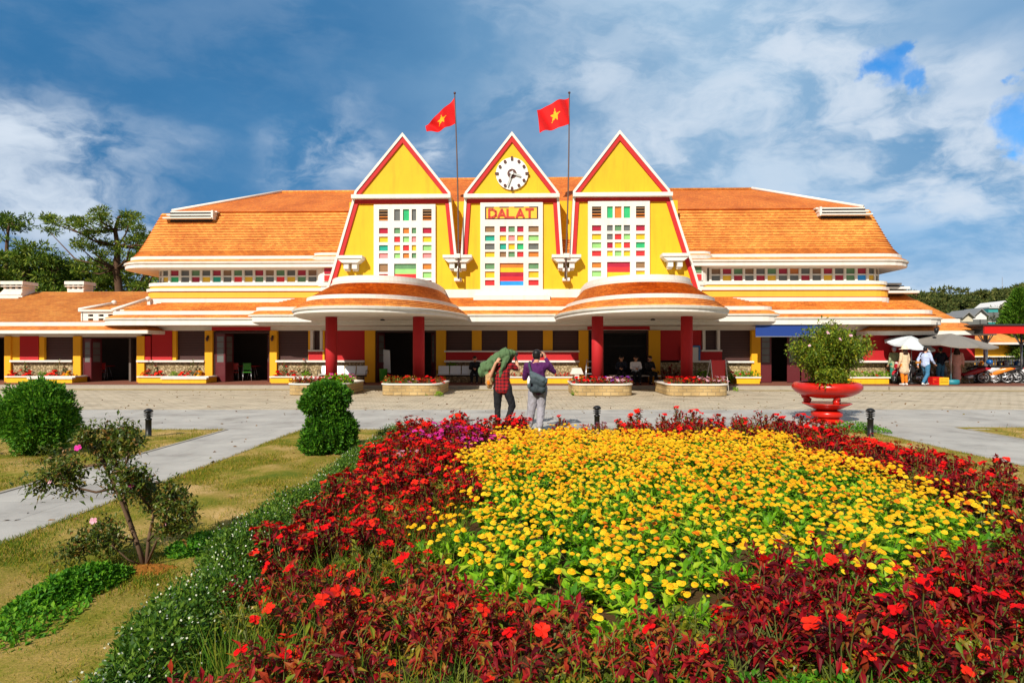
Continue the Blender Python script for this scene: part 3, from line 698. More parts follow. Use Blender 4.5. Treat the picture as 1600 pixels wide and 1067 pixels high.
# ------------------------------------------------------------------ ground floor, bay by bay
def shutter(parent, u0, u1, z0, z1, v=.10):
    mb = MB(); mb.box(u0, u1, v + .03, v + .06, z0, z1, 'shutter_gap'); n = max(3, int((z1 - z0) / .115)); h = (z1 - z0) / n
    for i in range(n):
        z = z0 + h * i; mb.prism([(0, 0), (1, 0), (1, 1), (0, 1)], 0, 0, 'shutter_brown') if False else mb.box(u0, u1, v, v + .03, z + .012, z + h - .004, 'shutter_brown')
    mb.build('shutter', parent)
def stone(u0, u1, parent=station, z1=1.12, v=-.02):
    mb = MB(); mb.box(u0, u1, v, .22, .0, z1, 'pebble_wall'); mb.build('stone_base', parent)
def sill(u0, u1, z0=1.12, z1=1.215, d=.22, parent=station):
    mb = MB(); mb.box(u0, u1, -d, .2, z0, z1, W); bevel(mb.build('sill', parent), .008)
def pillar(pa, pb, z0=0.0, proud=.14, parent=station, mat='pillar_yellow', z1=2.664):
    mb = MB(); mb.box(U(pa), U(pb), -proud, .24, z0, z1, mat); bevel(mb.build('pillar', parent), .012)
def redwall(pa, pb, z0=1.216, parent=station, v=-.09, z1=2.663):
    mb = MB(); mb.box(U(pa), U(pb), v, .22, z0, z1, 'red_plaster'); mb.build('wall_panel', parent)
def win(pa, pb, parent=station, jamb=W):
    u0, u1 = U(pa), U(pb); mb = MB()
    mb.box(u0, u0 + .13, -.12, .2, 1.72, 2.662, jamb); mb.box(u1 - .13, u1, -.12, .2, 1.72, 2.662, jamb)
    mb.box(u0 - .08, u1 + .08, -.2, .2, 1.64, 1.719, W); f = mb.build('window', parent); shutter(f, u0 + .13, u1 - .13, 1.72, 2.66)
    mb = MB(); mb.box(u0 - .1, u1 + .1, -.09, .2, 1.216, 1.639, 'red_plaster'); mb.build('wall_panel', parent)
def folding_door(parent, pa, pb, leaves, zt=2.60, lintel=True, z_top=2.95):
    u0, u1 = U(pa), U(pb); mb = MB()
    mb.box(u0, u0 + .07, -.02, .24, 0.15, zt, 'shutter_brown'); mb.box(u1 - .07, u1, -.02, .24, 0.15, zt, 'shutter_brown'); mb.box(u0 + .07, u1 - .07, -.02, .24, zt - .07, zt, 'shutter_brown')
    d = mb.build('door', parent)
    for (x0, x1, va, vb) in leaves:       # leaf seen from above: from (x0,va) to (x1,vb)
        ux0, ux1 = U(x0), U(x1); lf = MB(); dx, dy = ux1 - ux0, vb - va; l = math.hypot(dx, dy); nx, ny = -dy / l * .022, dx / l * .022
        q = [(ux0 - nx, va - ny), (ux1 - nx, vb - ny), (ux1 + nx, vb + ny), (ux0 + nx, va + ny)]
        def sub(f0, f1, k, z0, z1, mat):
            P = [(ux0 + dx * f0, va + dy * f0), (ux0 + dx * f1, va + dy * f1)]
            lf.zprism([(P[0][0] - nx * k, P[0][1] - ny * k), (P[1][0] - nx * k, P[1][1] - ny * k), (P[1][0] + nx * k, P[1][1] + ny * k), (P[0][0] + nx * k, P[0][1] + ny * k)], z0, z1, mat)
        sub(0, .14, 1, .17, zt - .09, 'door_wood'); sub(.86, 1, 1, .17, zt - .09, 'door_wood')
        for z0, z1 in ((.17, .33), (1.0, 1.12), (zt - .22, zt - .09)): sub(.14, .86, 1, z0, z1, 'door_wood')
        sub(.14, .86, .5, .33, 1.0, 'door_wood'); sub(.14, .86, .3, 1.12, zt - .22, 'glass_gray')
        for z in (1.45, 1.78, 2.1): sub(.14, .86, .8, z, z + .03, 'door_wood')
        lf.build('door_leaf', d)
    if lintel:
        mb = MB(); mb.box(u0 - .05, u1 + .05, -.10, -.061, zt + .065, z_top, 'red_plaster'); mb.build('lintel', parent)
    return d
def lantern(px, parent=station):
    u = U(px); mb = MB(); mb.box(u - .04, u + .04, -.20, -.141, 2.30, 2.42, 'iron_black'); mb.lathe([(.02, 0), (.06, .04), (.07, .16), (.03, .2), (.01, .24)], (u, -.25, 2.14), 'clock_mark', 10); mb.build('wall_lantern', parent)
# left wing of the main block
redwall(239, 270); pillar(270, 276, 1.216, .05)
shutter(station, U(276), U(322), 1.216, 2.66); pillar(322, 334); lantern(327.5)
folding_door(station, 334, 422, [(337, 352, .0, -.02), (352, 357, -.02, .5), (414, 421, .35, -.02)])
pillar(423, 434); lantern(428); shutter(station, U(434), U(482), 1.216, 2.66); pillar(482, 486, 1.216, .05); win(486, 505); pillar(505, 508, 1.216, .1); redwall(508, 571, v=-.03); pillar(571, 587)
sill(U(235), U(322)); sill(U(433), U(571)); stone(U(237), U(322)); stone(U(434), U(571))
# middle
folding_door(station, 587, 682, [(590, 598, -.02, .45), (672, 680, .45, -.02)], lintel=False, zt=2.64)
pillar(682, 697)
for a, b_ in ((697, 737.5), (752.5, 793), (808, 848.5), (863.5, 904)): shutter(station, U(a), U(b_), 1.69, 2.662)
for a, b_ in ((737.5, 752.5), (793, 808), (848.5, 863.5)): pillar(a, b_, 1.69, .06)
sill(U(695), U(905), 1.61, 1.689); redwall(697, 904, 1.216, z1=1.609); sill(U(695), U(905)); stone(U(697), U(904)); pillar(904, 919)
# gated doorway on the right
folding_door(station, 919, 1013, [], zt=2.62, z_top=2.92)
mb = MB(); u0, u1 = U(922), U(1010)
for i in range(46):
    x = u0 + (u1 - u0) * i / 45; mb.box(x - .008, x + .008, .10 + .02 * (i % 2), .125 + .02 * (i % 2), .16, 2.54, 'iron_black')
for z in (.2, 1.0, 1.9, 2.5): mb.box(u0, u1, .095, .15, z, z + .035, 'iron_black')
mb.build('folding_gate', station)
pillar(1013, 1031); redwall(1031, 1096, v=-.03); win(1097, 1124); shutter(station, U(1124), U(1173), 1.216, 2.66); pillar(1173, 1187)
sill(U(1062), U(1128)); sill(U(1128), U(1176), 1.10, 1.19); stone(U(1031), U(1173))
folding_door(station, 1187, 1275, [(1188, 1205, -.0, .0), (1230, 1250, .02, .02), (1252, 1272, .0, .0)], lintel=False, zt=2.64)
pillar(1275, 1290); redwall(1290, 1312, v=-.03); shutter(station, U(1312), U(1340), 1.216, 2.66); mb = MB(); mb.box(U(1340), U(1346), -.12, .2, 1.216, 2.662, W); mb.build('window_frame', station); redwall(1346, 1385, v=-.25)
sill(U(1290), U(1383), d=.34); stone(U(1290), U(1383))
# blue awning
mb = MB(); mb.prism([(0, 0), (1, 0), (1, 1), (0, 1)], 0, .01, 'awning_blue') if False else None
u0, u1 = U(1180, -1.6), U(1288, -1.6)
mb.box(u0, u1, -1.66, -1.63, 2.34, 2.845, 'awning_blue'); mb.box(u0, u1, -1.67, -1.62, 2.31, 2.338, 'steel'); mb.box(u0, u1, -1.65, -1.6, 2.846, 2.88, 'steel')
mb.poly([(u0, -1.63, 2.80), (u1, -1.63, 2.80), (u1, -.14, 2.9), (u0, -.14, 2.9)], 'awning_blue')
mb.build('awning', station)
# interior (open doors look into it)
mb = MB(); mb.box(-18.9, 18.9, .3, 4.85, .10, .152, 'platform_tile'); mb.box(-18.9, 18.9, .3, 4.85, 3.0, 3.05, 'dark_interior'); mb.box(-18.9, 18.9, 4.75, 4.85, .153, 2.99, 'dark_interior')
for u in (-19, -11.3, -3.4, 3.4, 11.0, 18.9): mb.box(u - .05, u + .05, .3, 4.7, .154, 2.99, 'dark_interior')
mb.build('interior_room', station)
# far doors of the hall standing open: daylight beyond
# ------------------------------------------------------------------ platform
mb = MB(); mb.box(-40, 24, -2.75, 5, -.2, .150, 'platform_tile'); mb.box(-40, 24, -3.0, -2.751, -.2, .154, 'kerb_concrete')
pf = mb.build('pavement'); pf.location = (0, FAC, 0); pf.rotation_euler = (0, 0, TH); tag(pf, kind='structure')
# ------------------------------------------------------------------ side wings
def wing(name, label, box, ridge, eave_z, parent_kw=None):
    return empty(name, (0, FAC, 0), TH, label, 'station wing')
def px_wall(parent, pxs): pass
lw = empty('station_wing', (0, FAC, 0), TH, 'long low wing of the station with roof chimneys and a small white dormer', 'station wing')
# roof of the left wing: eave courses, white band, long slope to the ridge
def wing_roof(parent, box, bands, cap_u, ridge_v, ridge_z, n, rtop):
    """bands as in roof_loft for the eave, then one slope up to a ridge"""
    u0, u1, v0, v1 = box; rings, mats = [], []
    for mat, pts in bands:
        for o, z in pts: rings.append(rr(u0 + o, u1 - o, v0 + o, v1 - o, .08, z)); mats.append(mat)
    o0, z0 = bands[-1][1][-1]
    for o, z in courses((0, z0 - .03), (1, ridge_z), n * 2, .014):
        a0 = u0 + o0 + (cap_u[0] - u0 - o0) * o; a1 = u1 - o0 + (cap_u[1] - u1 + o0) * o
        b0 = v0 + o0 + (ridge_v - .05 - v0 - o0) * o; b1 = v1 - o0 + (ridge_v + .05 - v1 + o0) * o
        rings.append(rr(a0, a1, b0, b1, .05, z)); mats.append(T)
    mb = MB(); mb.loft(rings, mats[1:]); mb.face(list(range(len(mb.v) - len(rings[0]), len(mb.v))), T)
    return mb.build('roof', parent)
wing_roof(lw, (-44, -17.0, -1.5, 9.5), [(SO, [(1.4, 2.50), (.04, 2.47)]), (W, [(0, 2.49), (0, 2.64)]), (T, courses((.03, 2.64), (.45, 2.86), 3)), (W, [(.45, 2.87), (.45, 3.04), (.55, 3.05)])], (-40, -15), 4.0, 4.95, 16, 0)
mb = MB(); mb.box(-43, -18.2, -.05, .25, 2.36, 2.52, SO); mb.build('lintel_beam', lw)
def plant_wall(parent, segs):
    for kind, a, b_ in segs:
        if kind == 'red': redwall(a, b_, parent=parent, z1=2.40, v=-.09)
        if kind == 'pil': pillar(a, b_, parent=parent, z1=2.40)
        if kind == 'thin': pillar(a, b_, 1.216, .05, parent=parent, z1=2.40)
        if kind == 'shut': shutter(parent, U(a), U(b_), 1.216, 2.40)
        if kind == 'sill': sill(U(a), U(b_), parent=parent)
        if kind == 'stone': stone(U(a), U(b_), parent=parent)
        if kind == 'door': folding_door(parent, a, b_, [(a + 2, a + 14, 0, -.02), (a + 14, a + 19, -.02, .5), (b_ - 8, b_ - 1, .35, -.02)], lintel=False, zt=2.36)
plant_wall(lw, [('red', 216, 237), ('pil', 216, 228), ('sill', 217, 238), ('stone', 218, 238), ('door', 129, 215), ('pil', 117, 129), ('shut', 70, 117), ('thin', 62, 70), ('red', 33, 62), ('thin', 20, 33), ('sill', 20, 117), ('stone', 20, 117), ('pil', 10, 20), ('door', -80, 9), ('pil', -92, -80), ('shut', -140, -92), ('red', -180, -140), ('sill', -180, -92), ('stone', -180, -92)])
mb = MB(); mb.box(-43, U(-180), .0, .25, 0, 2.4, 'yellow_plaster'); mb.box(-43, -18.0, 8.2, 8.45, 0, 2.5, 'yellow_plaster'); mb.build('wall', lw)
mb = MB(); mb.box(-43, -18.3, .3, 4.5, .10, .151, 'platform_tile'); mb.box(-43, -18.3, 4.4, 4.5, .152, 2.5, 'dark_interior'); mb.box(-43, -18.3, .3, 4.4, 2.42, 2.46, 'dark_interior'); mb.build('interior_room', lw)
def roof_z(v): return 3.02 + (v + .95) * (4.95 - 3.02) / 4.95
def chimney(px0, px1, py0, v, parent, skirt):
    u0, u1 = U(px0, v), U(px1, v); zt = Z(px0, py0, v); c = (u0 + u1) / 2; h = (u1 - u0) / 2; mb = MB()
    mb.box(c - h * .92, c + h * .92, v - h * .8, v + h * .8, roof_z(v) - .5, zt - .42, W)
    for sx in (-.86, -.3, .3, .86): mb.box(c + sx * h - .06, c + sx * h + .06, v - h * .76, v + h * .76, zt - .42, zt - .18, W)
    mb.box(c - h * .6, c + h * .6, v - h * .5, v + h * .5, zt - .42, zt - .18, 'shutter_gap')
    mb.box(c - h * 1.08, c + h * 1.08, v - h, v + h, zt - .30, zt - .26, W); mb.box(c - h * 1.12, c + h * 1.12, v - h, v + h, zt - .18, zt, W)
    if skirt:
        for i, (dx, dz) in enumerate(((.55, .62), (.95, .86), (1.35, 1.10))): mb.box(c - h * (1 + dx), c + h * .9, v - .5 - .2 * i, v + .4, zt - dz - .12, zt - dz, W)
        mb.prism([(c - h * .9, zt - .42), (c + h * .9, zt - .42), (c + h * .6, zt - 1.2), (c - h * 2.3, zt - 1.2)], v - .45, v + .4, W)
    mb.build('chimney', parent)
chimney(15, 46, 441, 3.4, lw, True); chimney(112, 139, 441, 4.2, lw, False)
# small white dormer vent with a sloping ridge and ball end
mb = MB(); v = -.75; u0, u1 = U(128, v), U(196, v); z0, z1 = 3.0, Z(150, 487, v)
xs = [u0 + (u1 - u0) * f for f in (0, .14, .26, .38, .50, .60, .72, .82, .94, 1.0)]
zr = [z0, z0 + (z1 - z0) * .22, z0 + (z1 - z0) * .42, z0 + (z1 - z0) * .58, z0 + (z1 - z0) * .78, z1]
for i in range(9):
    for j in range(5):
        if i % 2 == 1 and j % 2 == 1: mb.box(xs[i], xs[i + 1], v + .12, v + .2, zr[j], zr[j + 1], 'shutter_gap')
        else: mb.box(xs[i], xs[i + 1], v, v + .2, zr[j], zr[j + 1], W)
mb.box(u0 - .12, u1, v - .1, v + .25, z1, z1 + .09, W); mb.box(u0 - .05, u0 + .06, v, v + 1.2, z0, z1, W)
mb.poly([(u0 - .06, v - .1, z1 + .08), (u1, v - .1, z1 + .08), (u1, v + 1.5, z1 + .42), (u0 + .75, v + 1.5, z1 + .42)], T, [(0, 0), (2, 0), (2, 1.5), (.8, 1.5)])
a = (u0 - .1, v - .08, z1 + .1); b_ = (u0 + .72, v + 1.3, z1 + .5)
mb.tube([a, b_], .075, W, 8); mb.ball((b_[0], b_[1], b_[2] + .02), .13, W)
mb.build('dormer_vent', lw)
mb = MB(); mb.tube([(-19.0, -1.1, 3.60), (-18.1, .2, 4.22)], .08, W, 8); mb.ball((-18.05, .25, 4.24), .13, W); mb.build('hip_ridge', station)
# right wing
rw = empty('station_wing', (0, FAC, 0), TH, 'short red-walled wing of the station with a hipped tiled roof and slatted vent', 'station wing')
wing_roof(rw, (16.5, 22.5, -.8, 9.5), [(SO, [(1.4, 2.42), (.04, 2.40)]), (W, [(0, 2.42), (0, 2.60)]), (T, courses((.03, 2.60), (1.0, 3.02), 5)), (W, [(1.0, 3.03), (1.0, 3.20), (1.1, 3.21)])], (16, 19.2), 3.4, 5.35, 16, 0)
mb = MB()
for i, (z, k) in enumerate(((4.55, 0), (4.78, .22), (5.0, .42))): mb.box(18.2, 20.2 - k * 1.2, 1.3 + k * 1.5, 2.9 + k, z, z + .11, W)
mb.box(18.3, 19.8, 1.9, 2.8, 4.5, 4.97, 'shutter_gap'); mb.build('roof_vent', rw)
mb = MB(); mb.box(17.8, 22.0, -.02, .25, 1.216, 2.41, 'red_plaster'); mb.box(21.75, 22.0, .25, 8.2, 0, 2.41, 'red_plaster'); mb.box(18.2, 22.0, 8.0, 8.2, 0, 2.41, 'yellow_plaster'); mb.build('wall', rw)
stone(17.9, 21.95, rw); sill(17.85, 22.1, parent=rw)
mb = MB(); mb.tube([(19.05, -1.9, 2.95), (19.05, -1.9, 2.7)], .02, 'iron_black', 6); mb.lathe([(.03, 0), (.07, .05), (.09, .2), (.02, .26)], (19.05, -1.85, 2.46), 'iron_black', 10); mb.build('hanging_lamp', rw)
# ------------------------------------------------------------------ helpers in station space
ST = Matrix.Translation((0, FAC, 0)) @ Matrix.Rotation(TH, 4, 'Z')
def sp(u, v, z): return ST @ Vector((u, v, z))
def spx(px, v, z): return sp(U(px, v), v, z)
# ------------------------------------------------------------------ plants: leaf and petal generators
def unit(a): return a / np.maximum(np.linalg.norm(a, axis=-1, keepdims=True), 1e-9)
def leaves(P, D, L, Wd, rng=RNG, droop=.25, up=None, fold=.18):
    """one folded 5-vertex leaf per base point P, pointing along D; returns verts and triangles-as-quads"""
    n = len(P); L = np.broadcast_to(L, (n,))[:, None]; Wd = np.broadcast_to(Wd, (n,))[:, None]
    D = unit(D); upv = np.tile(np.array([0, 0, 1.0]), (n, 1)) if up is None else up
    upv = upv + rng.normal(0, .35, (n, 3)); S = unit(np.cross(D, upv)); Nn = unit(np.cross(S, D))
    mid = P + D * L * .48 + Nn * L * .04
    tip = P + D * L - np.array([0, 0, 1.0]) * L * droop
    a = mid + S * Wd * .5 + Nn * Wd * fold; b = mid - S * Wd * .5 + Nn * Wd * fold
    V = np.stack([P, a, mid, b, tip], 1).reshape(-1, 3); i = np.arange(n)[:, None] * 5
    F = np.concatenate([i + np.array([[0, 1, 2]]), i + np.array([[0, 2, 3]]), i + np.array([[1, 4, 2]]), i + np.array([[2, 4, 3]])], 0)
    return V, F
def quads(P, D, L, Wd, rng=RNG):
    """small diamond-shaped leaf, 4 verts"""
    n = len(P); L = np.broadcast_to(L, (n,))[:, None]; Wd = np.broadcast_to(Wd, (n,))[:, None]
    D = unit(D); S = unit(np.cross(D, rng.normal(0, 1, (n, 3))))
    V = np.stack([P, P + D * L * .5 + S * Wd * .5, P + D * L, P + D * L * .5 - S * Wd * .5], 1).reshape(-1, 3)
    F = np.arange(n * 4).reshape(n, 4)
    return V, F
def join(parts):
    """[(V, F, mat index)] -> V, F (triangles), mi"""
    Vs, Fs, Ms = [], [], []; o = 0
    for V, F, m in parts:
        if F.shape[1] == 4: F = np.concatenate([F[:, [0, 1, 2]], F[:, [0, 2, 3]]], 0)
        Vs.append(V); Fs.append(F + o); Ms.append(np.full(len(F), m)); o += len(V)
    return np.concatenate(Vs), np.concatenate(Fs), np.concatenate(Ms)
def stalks(P0, P1, r):
    """thin three-sided stems"""
    n = len(P0); D = unit(P1 - P0); S = unit(np.cross(D, np.array([.3, .9, .1]))); T2 = np.cross(D, S)
    R = np.broadcast_to(r, (n,))[:, None]; ring = [S * R, (-.5 * S + .87 * T2) * R, (-.5 * S - .87 * T2) * R]
    V = np.stack([P0 + q for q in ring] + [P1 + q * .6 for q in ring], 1).reshape(-1, 3); i = np.arange(n)[:, None] * 6
    F = np.concatenate([i + np.array([[0, 1, 4, 3]]), i + np.array([[1, 2, 5, 4]]), i + np.array([[2, 0, 3, 5]])], 0)
    return V, F
def dome_dirs(n, rng, zmin=-.1):
    d = rng.normal(0, 1, (n, 3)); d = unit(d); d[:, 2] = np.abs(d[:, 2]) * (1 - zmin) + zmin; return unit(d)
def bush_mesh(name, mat, seed, r=.30, h=.42, n=260, L=.085, Wd=.030, shoots=26):
    """mounded bedding plant: shoots from the base, each ending in a rosette of pointed leaves"""
    rng = np.random.default_rng(seed); tips = []
    d = dome_dirs(shoots, rng, .05); rad = rng.uniform(.72, 1.05, shoots)[:, None]
    tips = d * np.array([r, r, h]) * rad + np.array([0, 0, .02]); per = max(5, n // shoots)
    idx = np.repeat(np.arange(shoots), per); t = rng.uniform(.55, 1.0, len(idx))[:, None]
    base = rng.normal(0, .04, (shoots, 3)) * np.array([1, 1, 0]); P = base[idx] + (tips[idx] - base[idx]) * t
    out = unit(tips[idx] * np.array([1, 1, .7])); D = unit(rng.normal(0, 1, (len(idx), 3)) * .9 + out * .75 + np.array([0, 0, .25]))
    Lr = L * rng.uniform(.6, 1.25, len(idx)); V, F = leaves(P, D, Lr, Lr * Wd / L, rng, .22)
    SV, SF = stalks(base, tips, .005)
    V, F, mi = join([(V, F, 0), (SV, SF, 1)])
    return np_mesh(name, V, F, [mat, 'stem_green'], mi), tips
def impatiens_mesh(name, mat, seed, r=.034):
    rng = np.random.default_rng(seed); P = []; F = []; k = 5; V = []
    for i in range(k):
        a = 2 * math.pi * i / k + rng.uniform(-.15, .15); c, s = math.cos(a), math.sin(a); w = r * .62; o = len(V); dz = rng.uniform(-.004, .008)
        for (x, y, z) in ((0, 0, 0), (.5 * r, w * .8, .006), (r, w * .55, .004 + dz), (r * 1.06, 0, .001 + dz), (r, -w * .55, .004 + dz), (.5 * r, -w * .8, .006)):
            V.append((x * c - y * s, x * s + y * c, z + .0015 * i))
        for t in ((0, 1, 2), (0, 2, 3), (0, 3, 4), (0, 4, 5)): F.append([o + q for q in t])
    return np_mesh(name, np.array(V), np.array(F), [mat])
def marigold_mesh(name, mats, seed, r=.030):
    rng = np.random.default_rng(seed); V = []; F = []; M = []
    for ring, (n, rr_, z0, z1, w) in enumerate(((15, 1.0, -.002, .001, .017), (13, .80, .004, .009, .015), (10, .52, .008, .014, .012))):
        for i in range(n):
            a = 2 * math.pi * (i + .4 * ring) / n + rng.uniform(-.08, .08); c, s = math.cos(a), math.sin(a); o = len(V); l = r * rr_ * rng.uniform(.88, 1.08); w_ = w * r / .03
            for (x, y, z) in ((0, 0, z0 + .002), (l * .7, w_ * .5, z1), (l, w_ * .3, z1 - .003), (l, -w_ * .3, z1 - .003), (l * .7, -w_ * .5, z1)):
                V.append((x * c - y * s, x * s + y * c, z))
            for t in ((0, 1, 4), (1, 2, 3), (1, 3, 4)): F.append([o + q for q in t]); M.append(0)
    o = len(V); V.append((0, 0, .017)); n = 9
    for i in range(n): V.append((r * .3 * math.cos(2 * math.pi * i / n), r * .3 * math.sin(2 * math.pi * i / n), .012))
    for i in range(n): F.append([o, o + 1 + i, o + 1 + (i + 1) % n]); M.append(1)
    return np_mesh(name, np.array(V), np.array(F), mats, M)
def marigold_plant_mesh(name, seed, r=.20, h=.24, n=70):
    rng = np.random.default_rng(seed); shoots = 9; d = dome_dirs(shoots, rng, .35); tips = d * np.array([r * .85, r * .85, h]) * rng.uniform(.8, 1.1, (shoots, 1)); tips[:, 2] = np.maximum(tips[:, 2], h * .75)
    base = rng.normal(0, .02, (shoots, 3)) * np.array([1, 1, 0]); idx = rng.integers(0, shoots, n); t = rng.uniform(.1, .85, n)[:, None]
    P = base[idx] + (tips[idx] - base[idx]) * t; D = unit(rng.normal(0, 1, (n, 3)) * np.array([1, 1, .5]) + np.array([0, 0, .75]))
    L = rng.uniform(.08, .15, n); V, F = leaves(P, D, L, L * .27, rng, .18, fold=.1); SV, SF = stalks(base, tips, .004)
    V, F, mi = join([(V, F, 0), (SV, SF, 1)])
    return np_mesh(name, V, F, ['bed_leaf_green', 'stem_green'], mi), tips
FLOWER = {k: [impatiens_mesh('flower_' + k, 'petal_' + k, 30 + i) for i in range(2)] for k in ('red', 'scarlet', 'magenta', 'pink', 'violet')}
MARI = [marigold_mesh('flower_head', ['petal_yellow', 'petal_orange'], 1), marigold_mesh('flower_head', ['petal_lemon', 'petal_yellow'], 2), marigold_mesh('flower_head', ['petal_orange', 'petal_orange'], 3), marigold_mesh('flower_head', ['petal_yellow', 'petal_yellow'], 4)]
def add_flowers(root, tips, n, kinds, rng, name='flower', scale=1.0, lift=.02, order=None, tilt=.55):
    ids = list(rng.permutation(len(tips))) if order is None else order
    for j in ids[:n]:
        t = tips[j]; me = kinds[rng.integers(len(kinds))]
        o = link_mesh(name, me, root); out = Vector((t[0], t[1], 0)); 
        nrm = (Vector((0, 0, 1)) + out.normalized() * tilt * rng.uniform(.2, 1.3) + Vector((0, -.45, 0)) * rng.uniform(0, 1)).normalized() if out.length > .01 else Vector((0, 0, 1))
        o.location = Vector(t) + nrm * lift; q = nrm.to_track_quat('Z', 'Y'); o.rotation_mode = 'QUATERNION'; o.rotation_quaternion = q @ Matrix.Rotation(rng.uniform(0, 6.28), 3, 'Z').to_quaternion()
        s = scale * (rng.uniform(.75, 1.2) if rng.uniform() < .85 else rng.uniform(.4, .65)); o.scale = (s, s, s * rng.uniform(.8, 1.5))
# ------------------------------------------------------------------ planters along the front wall
def planter_box(name, u0, u1, v0, v1, z1, label, split=None):
    e = empty(name, tuple(sp((u0 + u1) / 2, (v0 + v1) / 2, .15)), TH, label, 'planter', 'yellow planters along the station wall')
    w, d = (u1 - u0) / 2, (v1 - v0) / 2; h = z1 - .15
    mb = MB(); mb.box(-w, w, -d, -d + .12, 0, h - .06, 'yellow_plaster'); mb.box(-w, -w + .12, -d + .12, d, 0, h - .06, 'yellow_plaster'); mb.box(w - .12, w, -d + .12, d, 0, h - .06, 'yellow_plaster')
    if split is not None: mb.box(split - w, w + .02, -d - .22, -d, 0, h - .12, 'yellow_plaster')
    mb.build('box', e)
    mb = MB(); mb.box(-w - .05, w + .05, -d - .05, -d + .15, h - .06, h, W); mb.box(-w - .05, -w + .15, -d + .151, d, h - .06, h, W); mb.box(w - .15, w + .05, -d + .151, d, h - .06, h, W)
    if split is not None: mb.box(split - w - .04, w + .06, -d - .27, -d - .052, h - .13, h - .07, W)
    mb.build('rim', e)
    mb = MB(); mb.box(-w + .12, w - .12, -d + .12, d, .05, h - .09, 'bed_soil'); mb.build('soil', e)
    return e
PL = [(10, 117, 'before the second shuttered bay of the low wing', 50), (216, 325, 'left of the open doorway of the main block', 257), (423, 512, 'right of the open doorway behind the first porch column', 462), (796, 903, 'behind the two photographers', None), (1290, 1389, 'behind the big potted shrub', None), (1150, 1187, 'beside the blue awning doorway', None)]
for a, b_, w, s in PL:
    v = -.95; planter_box('planter', U(a, v), U(b_, v), v, -.10, .47, 'yellow planter with white rim ' + w, None if s is None else U(s, v) - U(a, v))
CL = {}
def small_plant(kind, seed):
    if kind not in CL:
        if kind == 'red': CL[kind] = bush_mesh('foliage', 'bush_leaf_olive', 71, .20, .24, 150, .06, .03, 16)
        elif kind == 'green': CL[kind] = bush_mesh('foliage', 'bed_leaf_green', 72, .24, .30, 170, .09, .045, 16)
        elif kind == 'vine': CL[kind] = bush_mesh('foliage', 'azalea_leaf', 73, .24, .62, 130, .075, .035, 16)
        elif kind == 'dark': CL[kind] = bush_mesh('foliage', 'bush_leaf_maroon', 74, .55, .75, 420, .15, .045, 34)
        elif kind == 'mix': CL[kind] = bush_mesh('foliage', 'bush_leaf_rust', 75, .20, .20, 150, .055, .026, 18)
    return CL[kind]
prng = np.random.default_rng(99)
def put_plant(kind, loc, label, cat, group=None, n=0, kinds=None, fs=1.6, sc_=1.0, name='bedding_plant'):
    me, tips = small_plant(kind, 0); e = empty(name, tuple(loc), prng.uniform(0, 6.28), label, cat, group); e.scale = (sc_, sc_, sc_)
    link_mesh('foliage', me, e)
    if n: add_flowers(e, tips, n, kinds, prng, scale=fs)
    return e
F_RED = FLOWER['red'] + FLOWER['scarlet']
for (px, kind, what) in ((21, 'red', 0), (44, 'red', 0), (66, 'green', 1), (82, 'red', 0), (105, 'mari', 2), (228, 'red', 0), (249, 'red', 0), (273, 'green', 1), (288, 'red', 0), (311, 'mari', 2), (436, 'red', 0), (456, 'red', 0), (478, 'green', 1)):
    p = spx(px, -.62, .42)
    where = 'low wing planter' if px < 130 else 'planter left of the open doorway' if px < 330 else 'planter behind the first porch column'
    if kind == 'red': put_plant('red', p, 'round clump of red flowers in the yellow ' + where, 'flowers', 'red flower clumps in the ' + where, 18, F_RED, 2.3, 1.15)
    elif kind == 'mari': put_plant('red', p, 'orange flower clump at the end of the yellow ' + where, 'flowers', None, 18, [MARI[2], MARI[0]], 2.3, 1.15)
    else: put_plant('green', p, 'leafy green plant amid the red clumps of the ' + where, 'plant', None, 0)
for px, w in ((37, 'low wing between red clumps'), (94, 'low wing above the orange clump'), (240, 'first bay of the main block'), (303, 'main block beside the doorway pillar'), (443, 'bay behind the first porch column'), (473, 'wall next to the white bench')):
    put_plant('vine', spx(px, -.28, .42), 'thin climbing plant on the pebble wall, ' + w, 'climbing plant', None, 3, F_RED, 1.6, 1.25, 'climbing_plant')
for i, px in enumerate((802, 816, 872, 886, 898)): put_plant('mix', spx(px, -.55, .42), 'rusty flower clump in the planter behind the photographers', 'flowers', 'flower clumps in the planter behind the photographers', 12, F_RED, 1.5, 1.0)
for i, px in enumerate((1156, 1166, 1178)): put_plant('green', spx(px, -.6, .42), 'bright green leafy plant left of the blue awning door', 'plant', 'green plants beside the blue awning door', 4, F_RED, 1.4, 1.15)
for i, px in enumerate((1318, 1336, 1352, 1368, 1382)): put_plant('green', spx(px, -.55, .42), 'green leafy plant with red flowers behind the potted shrub', 'plant', 'green plants behind the potted shrub', 4, F_RED, 1.4, 1.15)
put_plant('green', spx(1136, -.9, .15), 'flowering plant with orange blooms beside the red notice stand', 'plant', None, 10, FLOWER['scarlet'], 1.5, 1.9)
put_plant('dark', spx(1046, -.8, .15), 'big dark bushy plant in the shade beside the gated doorway', 'plant', None, 0, sc_=1.25)
put_plant('dark', spx(910, -.5, .45), 'dark red leafy plant beside the folding ladder', 'plant', None, 0, sc_=.55)
put_plant('green', spx(706, -.4, .75), 'dark green plant on the ledge behind the shaded bench', 'plant', None, 0, sc_=1.3)
put_plant('green', spx(1098, -.6, .3), 'dark green plant behind the last porch column', 'plant', None, 0, sc_=1.7)
